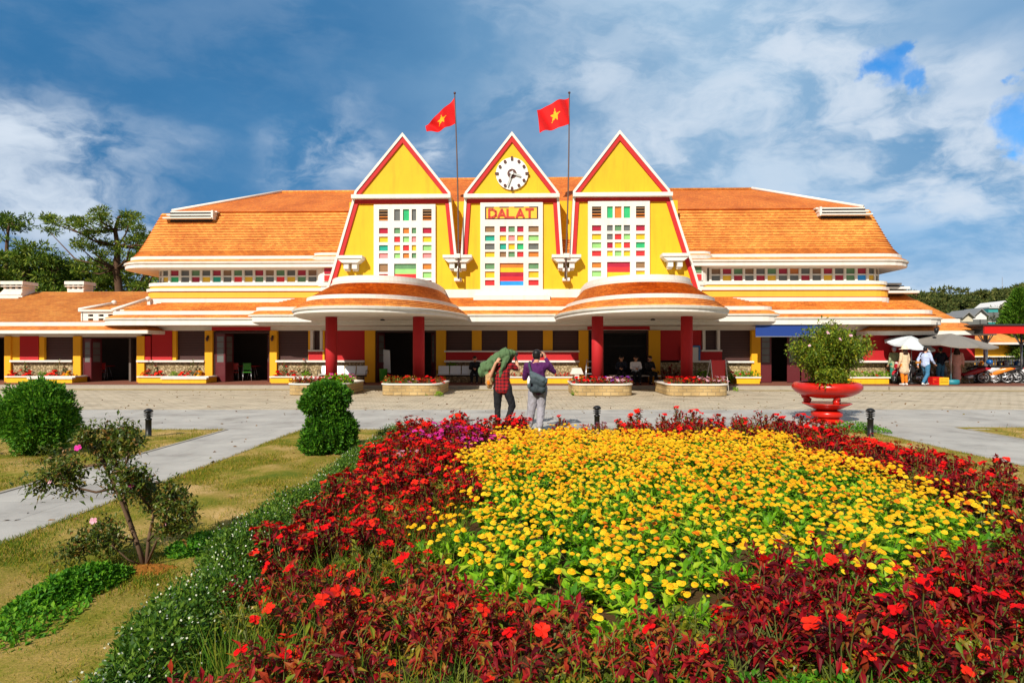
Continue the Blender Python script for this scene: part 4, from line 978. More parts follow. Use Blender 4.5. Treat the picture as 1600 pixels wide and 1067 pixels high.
# ------------------------------------------------------------------ stone planters at the porch columns
def column_planter(uc, v0, v1, w, label):
    e = empty('stone_planter', tuple(sp(uc, (v0 + v1) / 2, 0)), TH, label, 'planter', 'stone planters round the porch columns'); d = (v1 - v0) / 2
    def ring(o, z, n=9): return rr(-w + o, w - o, -d + o, d - o, .5 - o, z, n)
    mb = MB(); mb.loft([ring(.03, 0), ring(.0, .02), ring(.0, .40)], 'planter_stone'); mb.build('wall', e)
    mb = MB(); mb.loft([ring(-.03, .40), ring(-.04, .41), ring(-.04, .445), ring(-.03, .455), ring(.16, .455), ring(.17, .36)], SO); mb.build('rim', e)
    mb = MB(); mb.poly(ring(.20, .40), 'bed_soil'); mb.build('soil', e)
    return e
uL = [-5.42 - 1.78, -5.42 + 1.78, 5.35 - 1.78, 5.35 + 1.78]
lab = ['stone planter at the foot of the first red column, behind the clipped shrub', 'stone planter at the foot of the column left of the photographers', 'stone planter at the foot of the column right of the photographers', 'stone planter at the foot of the column beside the red notice stand']
for i, (u, l) in enumerate(zip(uL, lab)):
    column_planter(u, -7.15, -4.1, 1.13, l)
    spec = ([('red', 'mix'), ('magenta', 'green')], [('red', 'red'), ('red', 'mix')], [('red', 'mix'), ('violet', 'mix')], [('red', 'mix'), ('pink', 'mix')])[i]
    near = ['first', 'second', 'third', 'fourth'][i]
    for j in range(14):
        x = -.95 + 1.9 * (j % 7) / 6; y = -1.15 if j < 7 else -.75
        if abs(x) < .3 and j >= 7: y = -1.0
        fk = spec[0 if x < 0 else 1]
        put_plant(fk[1] if fk[1] != 'green' else 'green', sp(u + x, -5.62 + y + .15, .40), 'flowering bedding plant in the %s stone column planter' % near, 'flowers', 'bedding plants in the %s stone planter' % near, 6, FLOWER[fk[0]] + (FLOWER['pink'] if fk[0] in ('violet', 'pink') or j == 3 else FLOWER['red']), 1.4, 1.35)
for px, py, s_, w in ((633, 617, 1.0, 'left part'), (668, 618, .7, 'middle'), (686, 619, .7, 'right end')): put_plant('green', gnd(px, py), 'green weed at the %s of the stone planter left of the photographers' % w, 'weed', None, 0, sc_=s_, name='weed')
put_plant('green', gnd(902, 618), 'tall green weed against the planter right of the photographers', 'weed', None, 0, sc_=1.0, name='weed')
put_plant('green', gnd(1150, 611), 'small weed on the paving beside the red notice stand', 'weed', None, 0, sc_=.6, name='weed')
# ------------------------------------------------------------------ benches and bits under the porches
def bench(name, u, v, label, n=4):
    e = empty(name, tuple(sp(u, v, .15)), TH, label, 'bench', 'metal row benches under the porches'); w = .52
    for i in range(n):
        x = (i - (n - 1) / 2) * w * 1.06
        mb = MB(); pr = [(-.26, .42), (0.10, .40), (.18, .44), (.27, .80)]
        mb.strip([(p[0], p[1]) for p in pr], [(p[0], p[1] + .025) for p in pr], -w / 2 + .01, w / 2 - .01, 'steel_seat')
        mb.v = [(x + b_, a, c) for a, b_, c in mb.v]; mb.build('seat', e)
    mb = MB(); L = n * w * 1.06 / 2; mb.box(-L, L, .0, .06, .33, .39, 'iron_black'); mb.build('rail', e)
    for s in (-1, 1):
        mb = MB(); x = s * (L - .15); mb.tube([(x, -.25, 0), (x, -.02, .14), (x, .03, .34)], .022, 'iron_black', 6); mb.tube([(x, .3, 0), (x, .08, .14), (x, .03, .34)], .022, 'iron_black', 6); mb.build('leg', e)
        mb = MB(); x = s * (L + .02); mb.tube([(x, .2, .44), (x, .2, .62), (x, -.2, .62), (x, -.2, .40)], .016, 'iron_black', 6); mb.build('armrest', e)
bench('bench', U(536, -1.5), -1.5, 'white metal row bench in the sun behind the first porch column')
bench('bench', U(720, -1.3), -1.3, 'grey metal row bench in the shade below the shuttered windows')
def noticeboard():
    e = empty('notice_board', tuple(spx(1079, -.12, 0)), TH, 'blue-framed notice board on the wall behind the last porch column', 'notice board')
    mb = MB(); mb.box(-.42, .42, -.04, -.005, 1.15, 1.9, W); mb.build('panel', e)
    mb = MB()
    for a, b_, c, d in ((-.45, -.36, 1.12, 1.93), (.36, .45, 1.12, 1.93), (-.36, .36, 1.12, 1.20), (-.36, .36, 1.85, 1.93)): mb.box(a, b_, -.07, -.041, c, d, 'glass_dblue')
    mb.build('frame', e)
noticeboard()
e = empty('notice_stand', tuple(spx(1122, -4.6, 0)), TH + .5, 'red folding notice stand on thin white legs by the last column', 'sign')
mb = MB(); mb.prism([(-.38, .42), (.38, .42), (.38, 1.30), (-.38, 1.30)], -.02, .02, 'red_sign'); mb.build('panel', e)
for s in (-1, 1):
    mb = MB(); mb.tube([(s * .41, 0, 1.32), (s * .41, -.18, 0)], .018, W, 6); mb.build('leg', e); mb = MB(); mb.tube([(s * .41, .02, 1.32), (s * .41, .35, 0)], .018, W, 6); mb.build('leg', e)
# folding ladder and lamp-shade like stool near the third column
e = empty('step_ladder', tuple(spx(922, -2.0, .15)), TH, 'aluminium step ladder standing beside the third porch column', 'ladder')
for s in (-1, 1):
    mb = MB(); mb.tube([(s * .24, -.35, 0), (s * .14, 0, 1.15)], .022, 'steel', 6); mb.build('rail', e); mb = MB(); mb.tube([(s * .24, .4, 0), (s * .14, .02, 1.15)], .018, 'steel', 6); mb.build('rail', e)
for i in range(4): mb = MB(); z = .22 + .27 * i; k = .24 - .1 * z / 1.15; mb.box(-k, k, -.35 * (1 - z / 1.15) - .06, -.35 * (1 - z / 1.15) + .05, z, z + .03, 'steel'); mb.build('step', e)
e = empty('floor_lamp', tuple(spx(901, -1.5, .15)), TH, 'cream box-shaped seat in front of the yellow pillar beside the ladder', 'stool')
e.name = 'stool'
mb = MB(); mb.prism([(-.30, .46), (-.19, .74), (.19, .74), (.30, .46)], -.2, .2, 'soffit_plaster'); mb.build('seat', e)
mb = MB(); mb.prism([(-.22, 0), (.22, 0), (.1, .15), (.1, .459), (-.1, .459), (-.1, .15)], -.15, .15, 'soffit_plaster'); mb.build('base', e)
# green bin and white panel board at the open doorway
mb = MB(); mb.lathe([(.15, 0), (.17, .03), (.20, .62), (.21, .66), (.18, .66), (.17, .6)], (0, 0, 0), 'bin_green', 18); o = mb.build('litter_bin'); o.location = spx(599, -.35, .15); tag(o, 'green round litter bin beside the open doorway', 'bin')
mb = MB(); mb.prism([(-.14, .5), (.2, .42), (.16, 1.55), (-.18, 1.6)], .0, .03, 'steel_seat'); mb.box(-.02, .0, .03, .4, 0, .9, 'iron_black'); o = mb.build('display_board'); o.location = spx(604, .35, .15); tag(o, 'leaning grey display board just inside the open doorway', 'board')
# cafe furniture seen through the open doors
def cafe_set(px, label_t, label_c, mat):
    e = empty('cafe_table', tuple(spx(px, 1.8, .152)), 0, label_t, 'table')
    mb = MB(); mb.lathe([(.4, .72), (.42, .735), (.4, .75)], (0, 0, 0), 'red_sign', 20); mb.build('tabletop', e)
    for k in range(4): mb = MB(); a = .785 + k * 1.571; mb.tube([(.12 * math.cos(a), .12 * math.sin(a), .72), (.3 * math.cos(a), .3 * math.sin(a), 0)], .014, 'steel', 6); mb.build('leg', e)
    e = empty('cafe_chair', tuple(spx(px - 9, 1.0, .152)), .4, label_c, 'chair')
    mb = MB(); mb.box(-.2, .2, -.2, .2, .43, .46, mat); bevel(mb.build('seat', e), .01); mb = MB(); mb.box(-.2, .2, .19, .215, .55, .9, mat); bevel(mb.build('backrest', e), .01)
    for sx in (-1, 1):
        for sy in (-1, 1): mb = MB(); mb.tube([(sx * .18, sy * .18, .43 if sy < 0 else .85), (sx * .21, sy * .22, 0)], .012, 'steel', 6); mb.build('leg', e)
cafe_set(375, 'red cafe table inside the doorway of the main block', 'red cafe chair inside the doorway of the main block', 'red_sign')
cafe_set(395, 'second red cafe table deeper right in the main block doorway', 'green cafe chair inside the doorway of the main block', 'bin_green')
cafe_set(166, 'red cafe table inside the low wing doorway', 'red cafe chair inside the low wing doorway', 'red_sign')
# ------------------------------------------------------------------ flagpoles and flags
def star(cx, cz, r): return [(cx + (r if i % 2 == 0 else r * .40) * math.sin(i * math.pi / 5), cz + (r if i % 2 == 0 else r * .40) * math.cos(i * math.pi / 5)) for i in range(10)]
def flagpole(px_b, py_b, px_t, py_t, label):
    v = -.6; a = B(px_b, py_b, v); b_ = B(px_t, py_t, v); A, Bv = sp(a[0], v, a[1]), sp(b_[0], v, b_[1])
    e = empty('flagpole', tuple(A), 0, label, 'flagpole'); D = Bv - A
    mb = MB(); mb.tube([D * (i / 8) + Vector((.05 * math.sin(i / 8 * math.pi), 0, 0)) for i in range(9)], [.042 - .016 * i / 8 for i in range(9)], 'pole_brown', 8); mb.build('pole', e)
    mb = MB(); mb.ball(tuple(D + Vector((0, 0, .05))), .06, 'clock_mark'); mb.build('finial', e)
    return A, Bv
def flag(name, top, bot_in, tail_top, tail_bot, label, seed):
    """cloth patch hung from the pole: four corner points, with folds"""
    nx, nz = 40, 26; V = []; F = []; M = []
    P00, P01, P10, P11 = top, bot_in, tail_top, tail_bot
    rng = random.Random(seed)
    for i in range(nx + 1):
        s = i / nx
        for j in range(nz + 1):
            t = j / nz
            p = P00.lerp(P10, s).lerp(P01.lerp(P11, s), t)
            sag = math.sin(s * math.pi) * .10 * (1 if seed == 1 else -.4)
            p = p + Vector((0, .16 * math.sin(s * 7.5 + t * 2.2 + seed) * min(1, s * 2.5) + .06 * math.sin(s * 15 + t * 5), -sag * (1 - .3 * t)))
            V.append(tuple(p))
    st = star(.46, .5, .27)
    def inside(x, y):
        c = False; j = 9
        for i in range(10):
            if (st[i][1] > y) != (st[j][1] > y) and x < (st[j][0] - st[i][0]) * (y - st[i][1]) / (st[j][1] - st[i][1]) + st[i][0]: c = not c
            j = i
        return c
    for i in range(nx):
        for j in range(nz):
            a = i * (nz + 1) + j; F.append([a, a + nz + 1, a + nz + 2, a + 1])
            x = (i + .5) / nx; y = 1 - (j + .5) / nz
            M.append(1 if inside(.46 + (x - .46) * 1.5, y) else 0)
    me = np_mesh(name, np.array(V), np.array(F), ['flag_red', 'flag_gold'], M, True)
    o = link_mesh(name, me); return tag(o, label, 'flag')
A, Bv = flagpole(716.5, 436, 710.5, 147.5, 'thin flagpole in the notch between the left and clock gables')
def wp(px, py, v): u, z = B(px, py, v); return sp(u, v, z)
flag('national_flag', wp(710.5, 152, -.6), wp(711.5, 194, -.6), wp(664, 195, -1.2), wp(667, 207, -1.2), 'red flag with gold star, drooping, flying left of the clock gable', 1)
A, Bv = flagpole(883, 436, 889.5, 147, 'thin flagpole in the notch between the clock and right gables')
flag('national_flag', wp(889.5, 153, -.6), wp(889, 195, -.6), wp(839, 172, -1.2), wp(843, 209, -1.2), 'red flag with gold star, spread out, flying right of the clock gable', 2)
# ------------------------------------------------------------------ ground, road, paths, lawns
def sheet(name, pts, z, mat, kind='structure'):
    g = MB(); g.poly([(x, y, z) for x, y in pts], mat); return tag(g.build(name), kind=kind)
sheet('ground', [(-500, -80), (500, -80), (500, 1200), (-500, 1200)], -.08, 'far_ground')
sheet('road', [(-60, 18.3), (70, 18.3), (70, 45), (-60, 45)], 0, 'cobbles')
sheet('pavement', [(-60, 13.7), (70, 13.7), (70, 18.35), (-60, 18.35)], .004, 'paving_slab')
sheet('path', [(-6.1, -8), (-4.5, -8), (-4.5, 13.72), (-6.1, 13.72)], .008, 'paving_slab')
sheet('path', [(7.5, -8), (9.75, -8), (9.75, 14.1), (7.5, 13.72)], .008, 'paving_slab')
mb = MB(); mb.zprism([(16.2, 27.42), (60, 26.3), (60, 60), (16.2, 60)], -.1, .146, 'kerb_concrete', 'asphalt'); tag(mb.build('plaza'), kind='structure')
sheet('verge', [(10, 26.6), (60, 25.6), (60, 26.3), (10, 27.5)], .004, 'sandy_verge'); sheet('verge', [(-40, 27.6), (10, 26.9), (10, 27.6), (-40, 28.9)], .004, 'sandy_verge')
def bumpy(name, x0, x1, y0, y1, mat, z=.012, amp=.018, step=.12):
    xs = np.arange(x0, x1 + step * .5, step); ys = np.arange(y0, y1 + step * .5, step); X, Y = np.meshgrid(xs, ys)
    e = np.minimum(np.minimum(X - x0, x1 - X), np.minimum(Y - y0, y1 - Y)).clip(0, .3) / .3
    Zv = z + .02 * e + amp * e * (np.sin(X * 3.1 + Y * 1.7) * np.sin(Y * 2.3 - X) + .6 * np.sin(X * 7 + 1) * np.sin(Y * 6.3))
    V = np.stack([X, Y, Zv], -1).reshape(-1, 3); n = len(xs); m = len(ys)
    i = (np.arange(m - 1)[:, None] * n + np.arange(n - 1)[None]).ravel()
    F = np.stack([i, i + 1, i + n + 1, i + n], 1); o = link_mesh(name, np_mesh(name, V, F, [mat], None, True)); return tag(o, kind='structure')
bumpy('lawn', -20, -6.1, -4, 13.7, 'lawn_soil'); bumpy('lawn', -4.5, 7.5, -4, 13.7, 'lawn_soil'); bumpy('lawn', 9.75, 24, -4, 14.1, 'lawn_soil')
mb = MB()
for x in (-6.1, -4.5, 7.5, 9.75):
    mb.box(x - .03, x + .03, -4, 13.7, -.02, .02, 'kerb_concrete')
for a, b_ in ((-20, -6.13), (-4.47, 7.47), (9.78, 24)): mb.box(a, b_, 13.66, 13.74, -.02, .024, 'kerb_concrete')
tag(mb.build('kerb'), kind='structure')
def fnoise(X, Y, s=1.0):
    return (np.sin(X * 1.7 * s + 1.3 * np.sin(Y * 1.1 * s)) * np.sin(Y * 1.9 * s + 1.1 * np.sin(X * 1.3 * s + 2)) + .6 * np.sin(X * 4.1 * s + Y * 2.3 * s) * np.sin(Y * 3.7 * s - X * 1.9 * s))
def blades(n, x0, x1, y0, y1, h, w, mat, name, keep=None, seed=1, lean=.5, label=None):
    rng = np.random.default_rng(seed); X = rng.uniform(x0, x1, n); Y = y0 + (y1 - y0) * rng.uniform(0, 1, n) ** 1.35
    if keep is not None: m = keep(X, Y, rng); X, Y = X[m], Y[m]
    n = len(X); P = np.stack([X, Y, np.full(n, .02)], 1); D = rng.normal(0, lean, (n, 3)); D[:, 2] = 1; D = unit(D); a = rng.uniform(0, 6.28, n); S = np.stack([np.cos(a), np.sin(a), np.zeros(n)], 1)
    H = (h * rng.uniform(.5, 1.3, n))[:, None]; Wd = w * rng.uniform(.7, 1.3, n)[:, None]
    bend = np.stack([np.cos(a + 1.57), np.sin(a + 1.57), np.zeros(n)], 1) * H * rng.uniform(.1, .6, n)[:, None]
    V = np.stack([P - S * Wd, P + S * Wd, P + D * H * .6 + S * Wd * .6 + bend * .3, P + D * H * .6 - S * Wd * .6 + bend * .3, P + D * H + bend], 1).reshape(-1, 3)
    i = np.arange(n)[:, None] * 5; F = np.concatenate([i + np.array([[0, 1, 2]]), i + np.array([[0, 2, 3]]), i + np.array([[3, 2, 4]])], 0)
    o = link_mesh(name, np_mesh(name, V, F, [mat])); return tag(o, kind='stuff')
def gk(th, soft=.8): return lambda X, Y, rng: fnoise(X, Y) + rng.normal(0, soft, len(X)) > th
blades(105000, -4.5, -2.2, 2.6, 13.65, .040, .0034, 'grass_blade', 'grass', gk(-.1), 1)
blades(70000, -11, -6.12, 5.5, 13.65, .040, .0042, 'grass_blade', 'grass', gk(-.2), 2)
blades(26000, 5.3, 7.45, 5, 13.65, .04, .0036, 'grass_blade', 'grass', gk(-.5), 3)
blades(9000, -2.2, 5.3, 12.2, 13.65, .07, .004, 'weed_blade', 'grass', gk(-.2), 4)
blades(5000, 9.8, 15, 9.5, 14.05, .06, .004, 'grass_blade', 'grass', gk(-.6), 5)
sheet('flower_bed_soil', [(-1.75, 2.0), (5.7, 2.0), (5.6, 11.9), (4.6, 12.5), (-1.9, 12.5), (-2.25, 12.2), (-2.2, 4.9), (-1.85, 3.1)], .052, 'bed_soil')
# low edging hedge with tiny white flowers
def edging():
    rng = np.random.default_rng(11); n = 52000; Y = 2.4 + 10.1 * rng.uniform(0, 1, n) ** 1.5; c = -2.12 + .36 * np.clip((4.8 - Y) / 1.8, 0, 1) + .07 * np.sin(Y * 1.9) + .05 * np.sin(Y * 4.7)
    hw = .27 + .05 * np.sin(Y * 3.3 + 1); a = rng.uniform(0, math.pi, n); r = np.sqrt(rng.uniform(.25, 1, n)); lump = 1 + .18 * np.sin(Y * 6.1) * np.sin(Y * 2.2 + 1) + rng.normal(0, .07, n)
    P = np.stack([c - np.cos(a) * r * hw * lump, Y, .03 + np.sin(a) * r * .27 * lump], 1); D = unit(rng.normal(0, 1, (n, 3)) + np.stack([-np.cos(a), np.zeros(n), np.sin(a) + .3], 1) * .9)
    V, F = quads(P, D, rng.uniform(.022, .045, n), rng.uniform(.010, .018, n), rng)
    m = 1300; k = rng.integers(0, n, m); Pk = np.stack([c[k] - np.cos(a[k]) * hw[k] * lump[k] * 1.05, Y[k], .045 + np.sin(a[k]) * .275 * lump[k]], 1); Pk = Pk[np.sin(a[k]) > .25]; m = len(Pk)
    V2, F2 = quads(Pk, rng.normal(0, 1, (m, 3)) + np.array([0, 0, .6]), .013, .013, rng)
    Vt, Ft, mi = join([(V, F, 0), (V2, F2, 1)])
    o = link_mesh('edging_hedge', np_mesh('edging_hedge', Vt, Ft, ['hedge_leaf', 'tiny_white_flower'], mi)); tag(o, 'low green edging hedge dotted with tiny white flowers along the bed', 'hedge')
edging()
# ------------------------------------------------------------------ flower bed
def arrays(me):
    me.calc_loop_triangles(); V = np.empty(len(me.vertices) * 3, np.float32); me.vertices.foreach_get('co', V)
    F = np.empty(len(me.loop_triangles) * 3, np.int32); me.loop_triangles.foreach_get('vertices', F); M = np.empty(len(me.loop_triangles), np.int32); me.loop_triangles.foreach_get('material_index', M)
    return V.reshape(-1, 3), F.reshape(-1, 3), M, [m.name for m in me.materials]
def bake(name, me, tips, kinds, n, seed, scale, lift=.02, tilt=.5):
    rng = np.random.default_rng(seed); V, F, M, mats = arrays(me); Vs, Fs, Ms = [V], [F], [M]; o = len(V); mats = list(mats)
    for j in rng.permutation(len(tips))[:n]:
        v, f, m, mm = arrays(kinds[rng.integers(len(kinds))]); t = tips[j]; out = Vector((t[0], t[1], 0))
        nrm = (Vector((0, 0, 1)) + (out.normalized() if out.length > .01 else Vector((0, 0, 0))) * tilt * rng.uniform(.2, 1.3) + Vector((0, -.4, 0)) * rng.uniform(0, 1)).normalized()
        R = np.array((nrm.to_track_quat('Z', 'Y').to_matrix() @ Matrix.Rotation(rng.uniform(0, 6.28), 3, 'Z'))); s = scale * rng.uniform(.8, 1.2)
        Vs.append((v * s) @ R.T + np.array(Vector(t) + nrm * lift)); Fs.append(f + o); o += len(v)
        lut = []
        for x in mm:
            if x not in mats: mats.append(x)
            lut.append(mats.index(x))
        Ms.append(np.array(lut)[m])
    return np_mesh(name, np.concatenate(Vs), np.concatenate(Fs), mats, np.concatenate(Ms))
def front_edge(x):     # where the yellow planting stops and the front band of red bushes begins
    return float(np.interp(x, [-2, -.6, -.1, .3, .75, 1.1, 1.5, 2.0, 2.25, 2.5, 2.9, 3.4, 4.2, 6], [4.3, 4.2, 3.9, 3.5, 3.45, 3.7, 4.2, 4.45, 3.95, 3.95, 4.6, 4.75, 4.9, 5.2]))
def zone(x, y):
    if y > 11.9 or y < 2.6 or x < -1.85 + .40 * min(1, max(0, (4.8 - y) / 1.8)) or x > 5.55: return None
    left = -.55 + .12 * math.sin(y * 1.3) + .10 * math.sin(y * 3.1 + 1); right = 4.22 + .12 * math.sin(y * 1.9)
    if y > 8: left += (y - 8) * .10
    back = 10.75 + .25 * math.sin(x * 1.7) - .12 * abs(x - 2)
    if y < front_edge(x): return 'front'
    if x < left: return 'left'
    if x > right: return 'right'
    if y > back: return 'back'
    return 'yellow'
def scatter(step, seed, want):
    rng = random.Random(seed); out = []; y = 2.4; row = 0
    while y < 12:
        x = -1.9 + (row % 2) * step / 2
        while x < 5.6:
            px, py = x + rng.uniform(-.3, .3) * step, y + rng.uniform(-.3, .3) * step
            if zone(px, py) in want: out.append((px, py))
            x += step
        y += step * .88; row += 1
    return out
mrng = np.random.default_rng(5)
MP = [marigold_plant_mesh('leaf_clump', 40 + i, .26, .25, 150) for i in range(4)]
def spread_tips(n, r, h, rng):
    a = rng.uniform(0, 6.28, n); q = np.sqrt(rng.uniform(0, 1, n)) * r
    return np.stack([np.cos(a) * q, np.sin(a) * q, h * rng.uniform(.95, 1.3, n)], 1)
FAR_M = [bake('marigold_plant', MP[i % 4][0], spread_tips(30, .22, .27, mrng), [MARI[0], MARI[0], MARI[1], MARI[1], MARI[3], MARI[3], MARI[2]], 29, 60 + i, .76, .01, .15) for i in range(8)]
spots = sorted(scatter(.335, 21, ('yellow',)), key=lambda p: p[1])
MARI_LABEL = 'leafy marigold plant with yellow and orange heads in the middle of the bed'
for i, (x, y) in enumerate(spots):
    far = y > 7.2; s = mrng.uniform(.88, 1.15)
    if far:
        o = link_mesh('marigold_plant', FAR_M[mrng.integers(8)]); o.location = (x, y, .05); o.rotation_euler = (0, 0, mrng.uniform(-.8, .8)); o.scale = (s, s, s); tag(o, MARI_LABEL, 'flowers', 'marigold plants in the bed')
    else:
        e = empty('marigold_plant', (x, y, .05), mrng.uniform(-1.2, 1.2), MARI_LABEL, 'flowers', 'marigold plants in the bed'); e.scale = (s, s, s)
        me, tips = MP[mrng.integers(4)]; link_mesh('leaf_clump', me, e)
        tone = fnoise(np.array([x]), np.array([y]), .7)[0]
        kinds = [MARI[2], MARI[0], MARI[0], MARI[3]] if tone > .75 else [MARI[1], MARI[3], MARI[0]] if tone < .05 else [MARI[0], MARI[1], MARI[3], MARI[0], MARI[2]]
        n = 20 if y > 5.6 else 17 if y > 4.6 else 13
        add_flowers(e, spread_tips(24, .24, .28, mrng), n, kinds, mrng, 'flower_head', .71, .01, None, .25)
# impatiens bushes round the bed
BM = {'maroon': [bush_mesh('foliage', 'bush_leaf_maroon', 80 + i, .29, .46, 420, .082, .027, 30) for i in range(3)],
      'rust': [bush_mesh('foliage', 'bush_leaf_rust', 84 + i, .29, .36, 360, .088, .026, 28) for i in range(3)],
      'olive': [bush_mesh('foliage', 'bush_leaf_olive', 88 + i, .28, .36, 400, .068, .022, 30) for i in range(2)]}
FR = FLOWER['red'] * 2 + FLOWER['scarlet']
FARB = {k: [bake('impatiens_bush', BM[m][i % len(BM[m])][0], BM[m][i % len(BM[m])][1], fl, n, 90 + i, 1.15, .015, .6) for i in range(3)] for k, m, fl, n in
        (('red', 'maroon', FR, 30), ('redder', 'rust', FR, 32), ('magenta', 'maroon', FLOWER['magenta'] + FLOWER['red'][:1], 26), ('pink', 'olive', FLOWER['pink'], 20), ('plain', 'maroon', FR, 5))}
ZL = {'left': ('red-flowered bush with dark maroon leaves in the left band of the bed', 'red impatiens bushes in the left band'), 'right': ('red-flowered bush with dark maroon leaves in the band beside the lawn strip', 'red impatiens bushes in the far side band'),
      'back': ('red-flowered maroon bush at the back of the bed near the paving', 'red impatiens bushes along the back edge'), 'front': ('dark red-leaved bush in the front band of the bed', 'red-leaved bushes in the front band')}
def near_bush(x, y, kind, n, fl, label, group, s=1.0, fs=1.0):
    me, tips = BM[kind][mrng.integers(len(BM[kind]))]; e = empty('impatiens_bush', (x, y, .05), mrng.uniform(0, 6.28), label, 'flower bush', group); e.scale = (s, s, s)
    link_mesh('foliage', me, e)
    # most blooms face the light and the path
    ca, sa = math.cos(e.rotation_euler.z), math.sin(e.rotation_euler.z)
    if n: add_flowers(e, tips, n, fl, mrng, 'flower', fs, .012, None, .6)
def near(x, y, cx, cy, r): return (x - cx) ** 2 + (y - cy) ** 2 < r * r
for (x, y) in sorted(scatter(.385, 33, ('left', 'right', 'back', 'front')), key=lambda p: p[1]):
    z = zone(x, y); lab, grp = ZL[z]; s = mrng.uniform(.85, 1.12)
    if z == 'back' and .2 < x < 2.1 and mrng.uniform() < .7: continue           # low stretch behind the marigolds
    if y > 7.4:
        k = 'red' if mrng.uniform() < .6 else 'redder'
        if z == 'left' and near(x, y, -.9, 9.9, .75): k = 'magenta'
        if z == 'left' and near(x, y, -1.2, 8.6, .38): k = 'pink'
        if z in ('right', 'back') and mrng.uniform() < .3: k = 'plain'
        if k == 'magenta': lab, grp = 'magenta-flowered bush in the left band near the photographers', 'magenta bushes in the left band'
        if k == 'pink': lab, grp = 'pale pink flowered bush in the left band of the bed', 'pale pink bushes in the left band'
        o = link_mesh('impatiens_bush', FARB[k][mrng.integers(3)]); o.location = (x, y, .05); o.rotation_euler = (0, 0, mrng.uniform(0, 6.28)); o.scale = (s, s, s * mrng.uniform(.9, 1.1)); tag(o, lab, 'flower bush', grp)
    elif z == 'left':
        if near(x, y, -1.05, 4.3, .30): near_bush(x, y, 'olive', 0, None, 'olive green bush without flowers amid the red bushes of the left band', None, .8); continue
        if near(x, y, -.75, 6.6, .26): near_bush(x, y, 'olive', 3, FLOWER['magenta'], 'olive green bush with a few magenta flowers in the left band', 'magenta-dotted olive bushes', .9); continue
        if mrng.uniform() < .10: near_bush(x, y, 'olive', 4, FR, 'olive green bush with a few red flowers in the left band', 'olive bushes in the left band', .85); continue
        near_bush(x, y, 'maroon' if mrng.uniform() < .85 else 'rust', 34 if y > 4.2 else 28, FR, lab, grp, s, .95)
    elif z == 'right':
        if mrng.uniform() < .12: near_bush(x, y, 'olive', 0, None, 'olive green bush in the band beside the lawn strip', 'olive bushes in the far side band', .9)
        else: near_bush(x, y, 'maroon', 9, FR if mrng.uniform() < .85 else FLOWER['pink'], lab, grp, s, 1.1)
    else:
        t = fnoise(np.array([x]), np.array([y]), 1.3)[0]
        if y < 2.78 and -.6 < x < 3: near_bush(x, y, 'olive', 0, FR, 'low olive green bush at the grassy front edge of the bed', 'low olive bushes at the front edge', s * .6)
        elif t > .75 and y < 3.6: near_bush(x, y, 'olive', 1, FR, 'olive green bush in the front band of the bed', 'olive bushes in the front band', s * .85)
        elif x < .9: near_bush(x, y, 'rust', 3 if y < 3.5 else 6, FR, 'rusty red bush with long pointed leaves in the front band', 'rusty bushes in the front band', s * .92, 1.15)
        else: near_bush(x, y, 'maroon' if mrng.uniform() < .7 else 'rust', 10 if x > 2.2 else 7, FR, lab, grp, s, 1.05)
near_bush(1.62, 11.9, 'maroon', 14, FLOWER['pink'], 'small lilac-pink flowered bush beside the middle bollard', None, .75, 1.5)
near_bush(-1.0, 12.1, 'maroon', 18, FR, 'tall red bush at the back corner of the bed left of the photographers', None, 1.25, 1.2)
blades(15000, -1.4, 4.4, 2.2, 3.5, .27, .0036, 'weed_blade', 'grass', gk(.2, .5), 8, .35)
blades(2500, -1.6, 5.4, 3.2, 7, .10, .003, 'weed_blade', 'grass', gk(.6, .4), 9, .4)
blades(9000, -1.5, -.4, 3.0, 9, .34, .0034, 'weed_blade', 'grass', gk(.3, .5), 10, .3)
blades(34000, -4.5, -2.0, 2.6, 6.5, .05, .0030, 'weed_blade', 'grass', gk(.35, .6), 12)
blades(12000, -9.5, -6.15, 6.5, 11, .05, .0036, 'weed_blade', 'grass', gk(.4, .6), 13)
def litter():
    rng = np.random.default_rng(3); n = 900; X = rng.uniform(-14, 16, n); Y = rng.uniform(5, 28, n); ok = ~((X > -2.6) & (X < 5.8) & (Y < 12.8)); X, Y = X[ok], Y[ok]; n = len(X)
    P = np.stack([X, Y, np.where((Y < 13.6) & ((X < -6.1) | (X > -4.5)), .05, .014)], 1); D = rng.normal(0, 1, (n, 3)) * np.array([1, 1, .08]); V, F = quads(P, D, rng.uniform(.04, .09, n), rng.uniform(.02, .05, n), rng)
    tag(link_mesh('fallen_leaves', np_mesh('fallen_leaves', V, F, ['dry_leaf'])), kind='stuff')
leafmat('dry_leaf', [(0, (.10, .05, .02)), (.6, (.22, .12, .04)), (1, (.16, .15, .04))], .8, .1, .1)
litter()
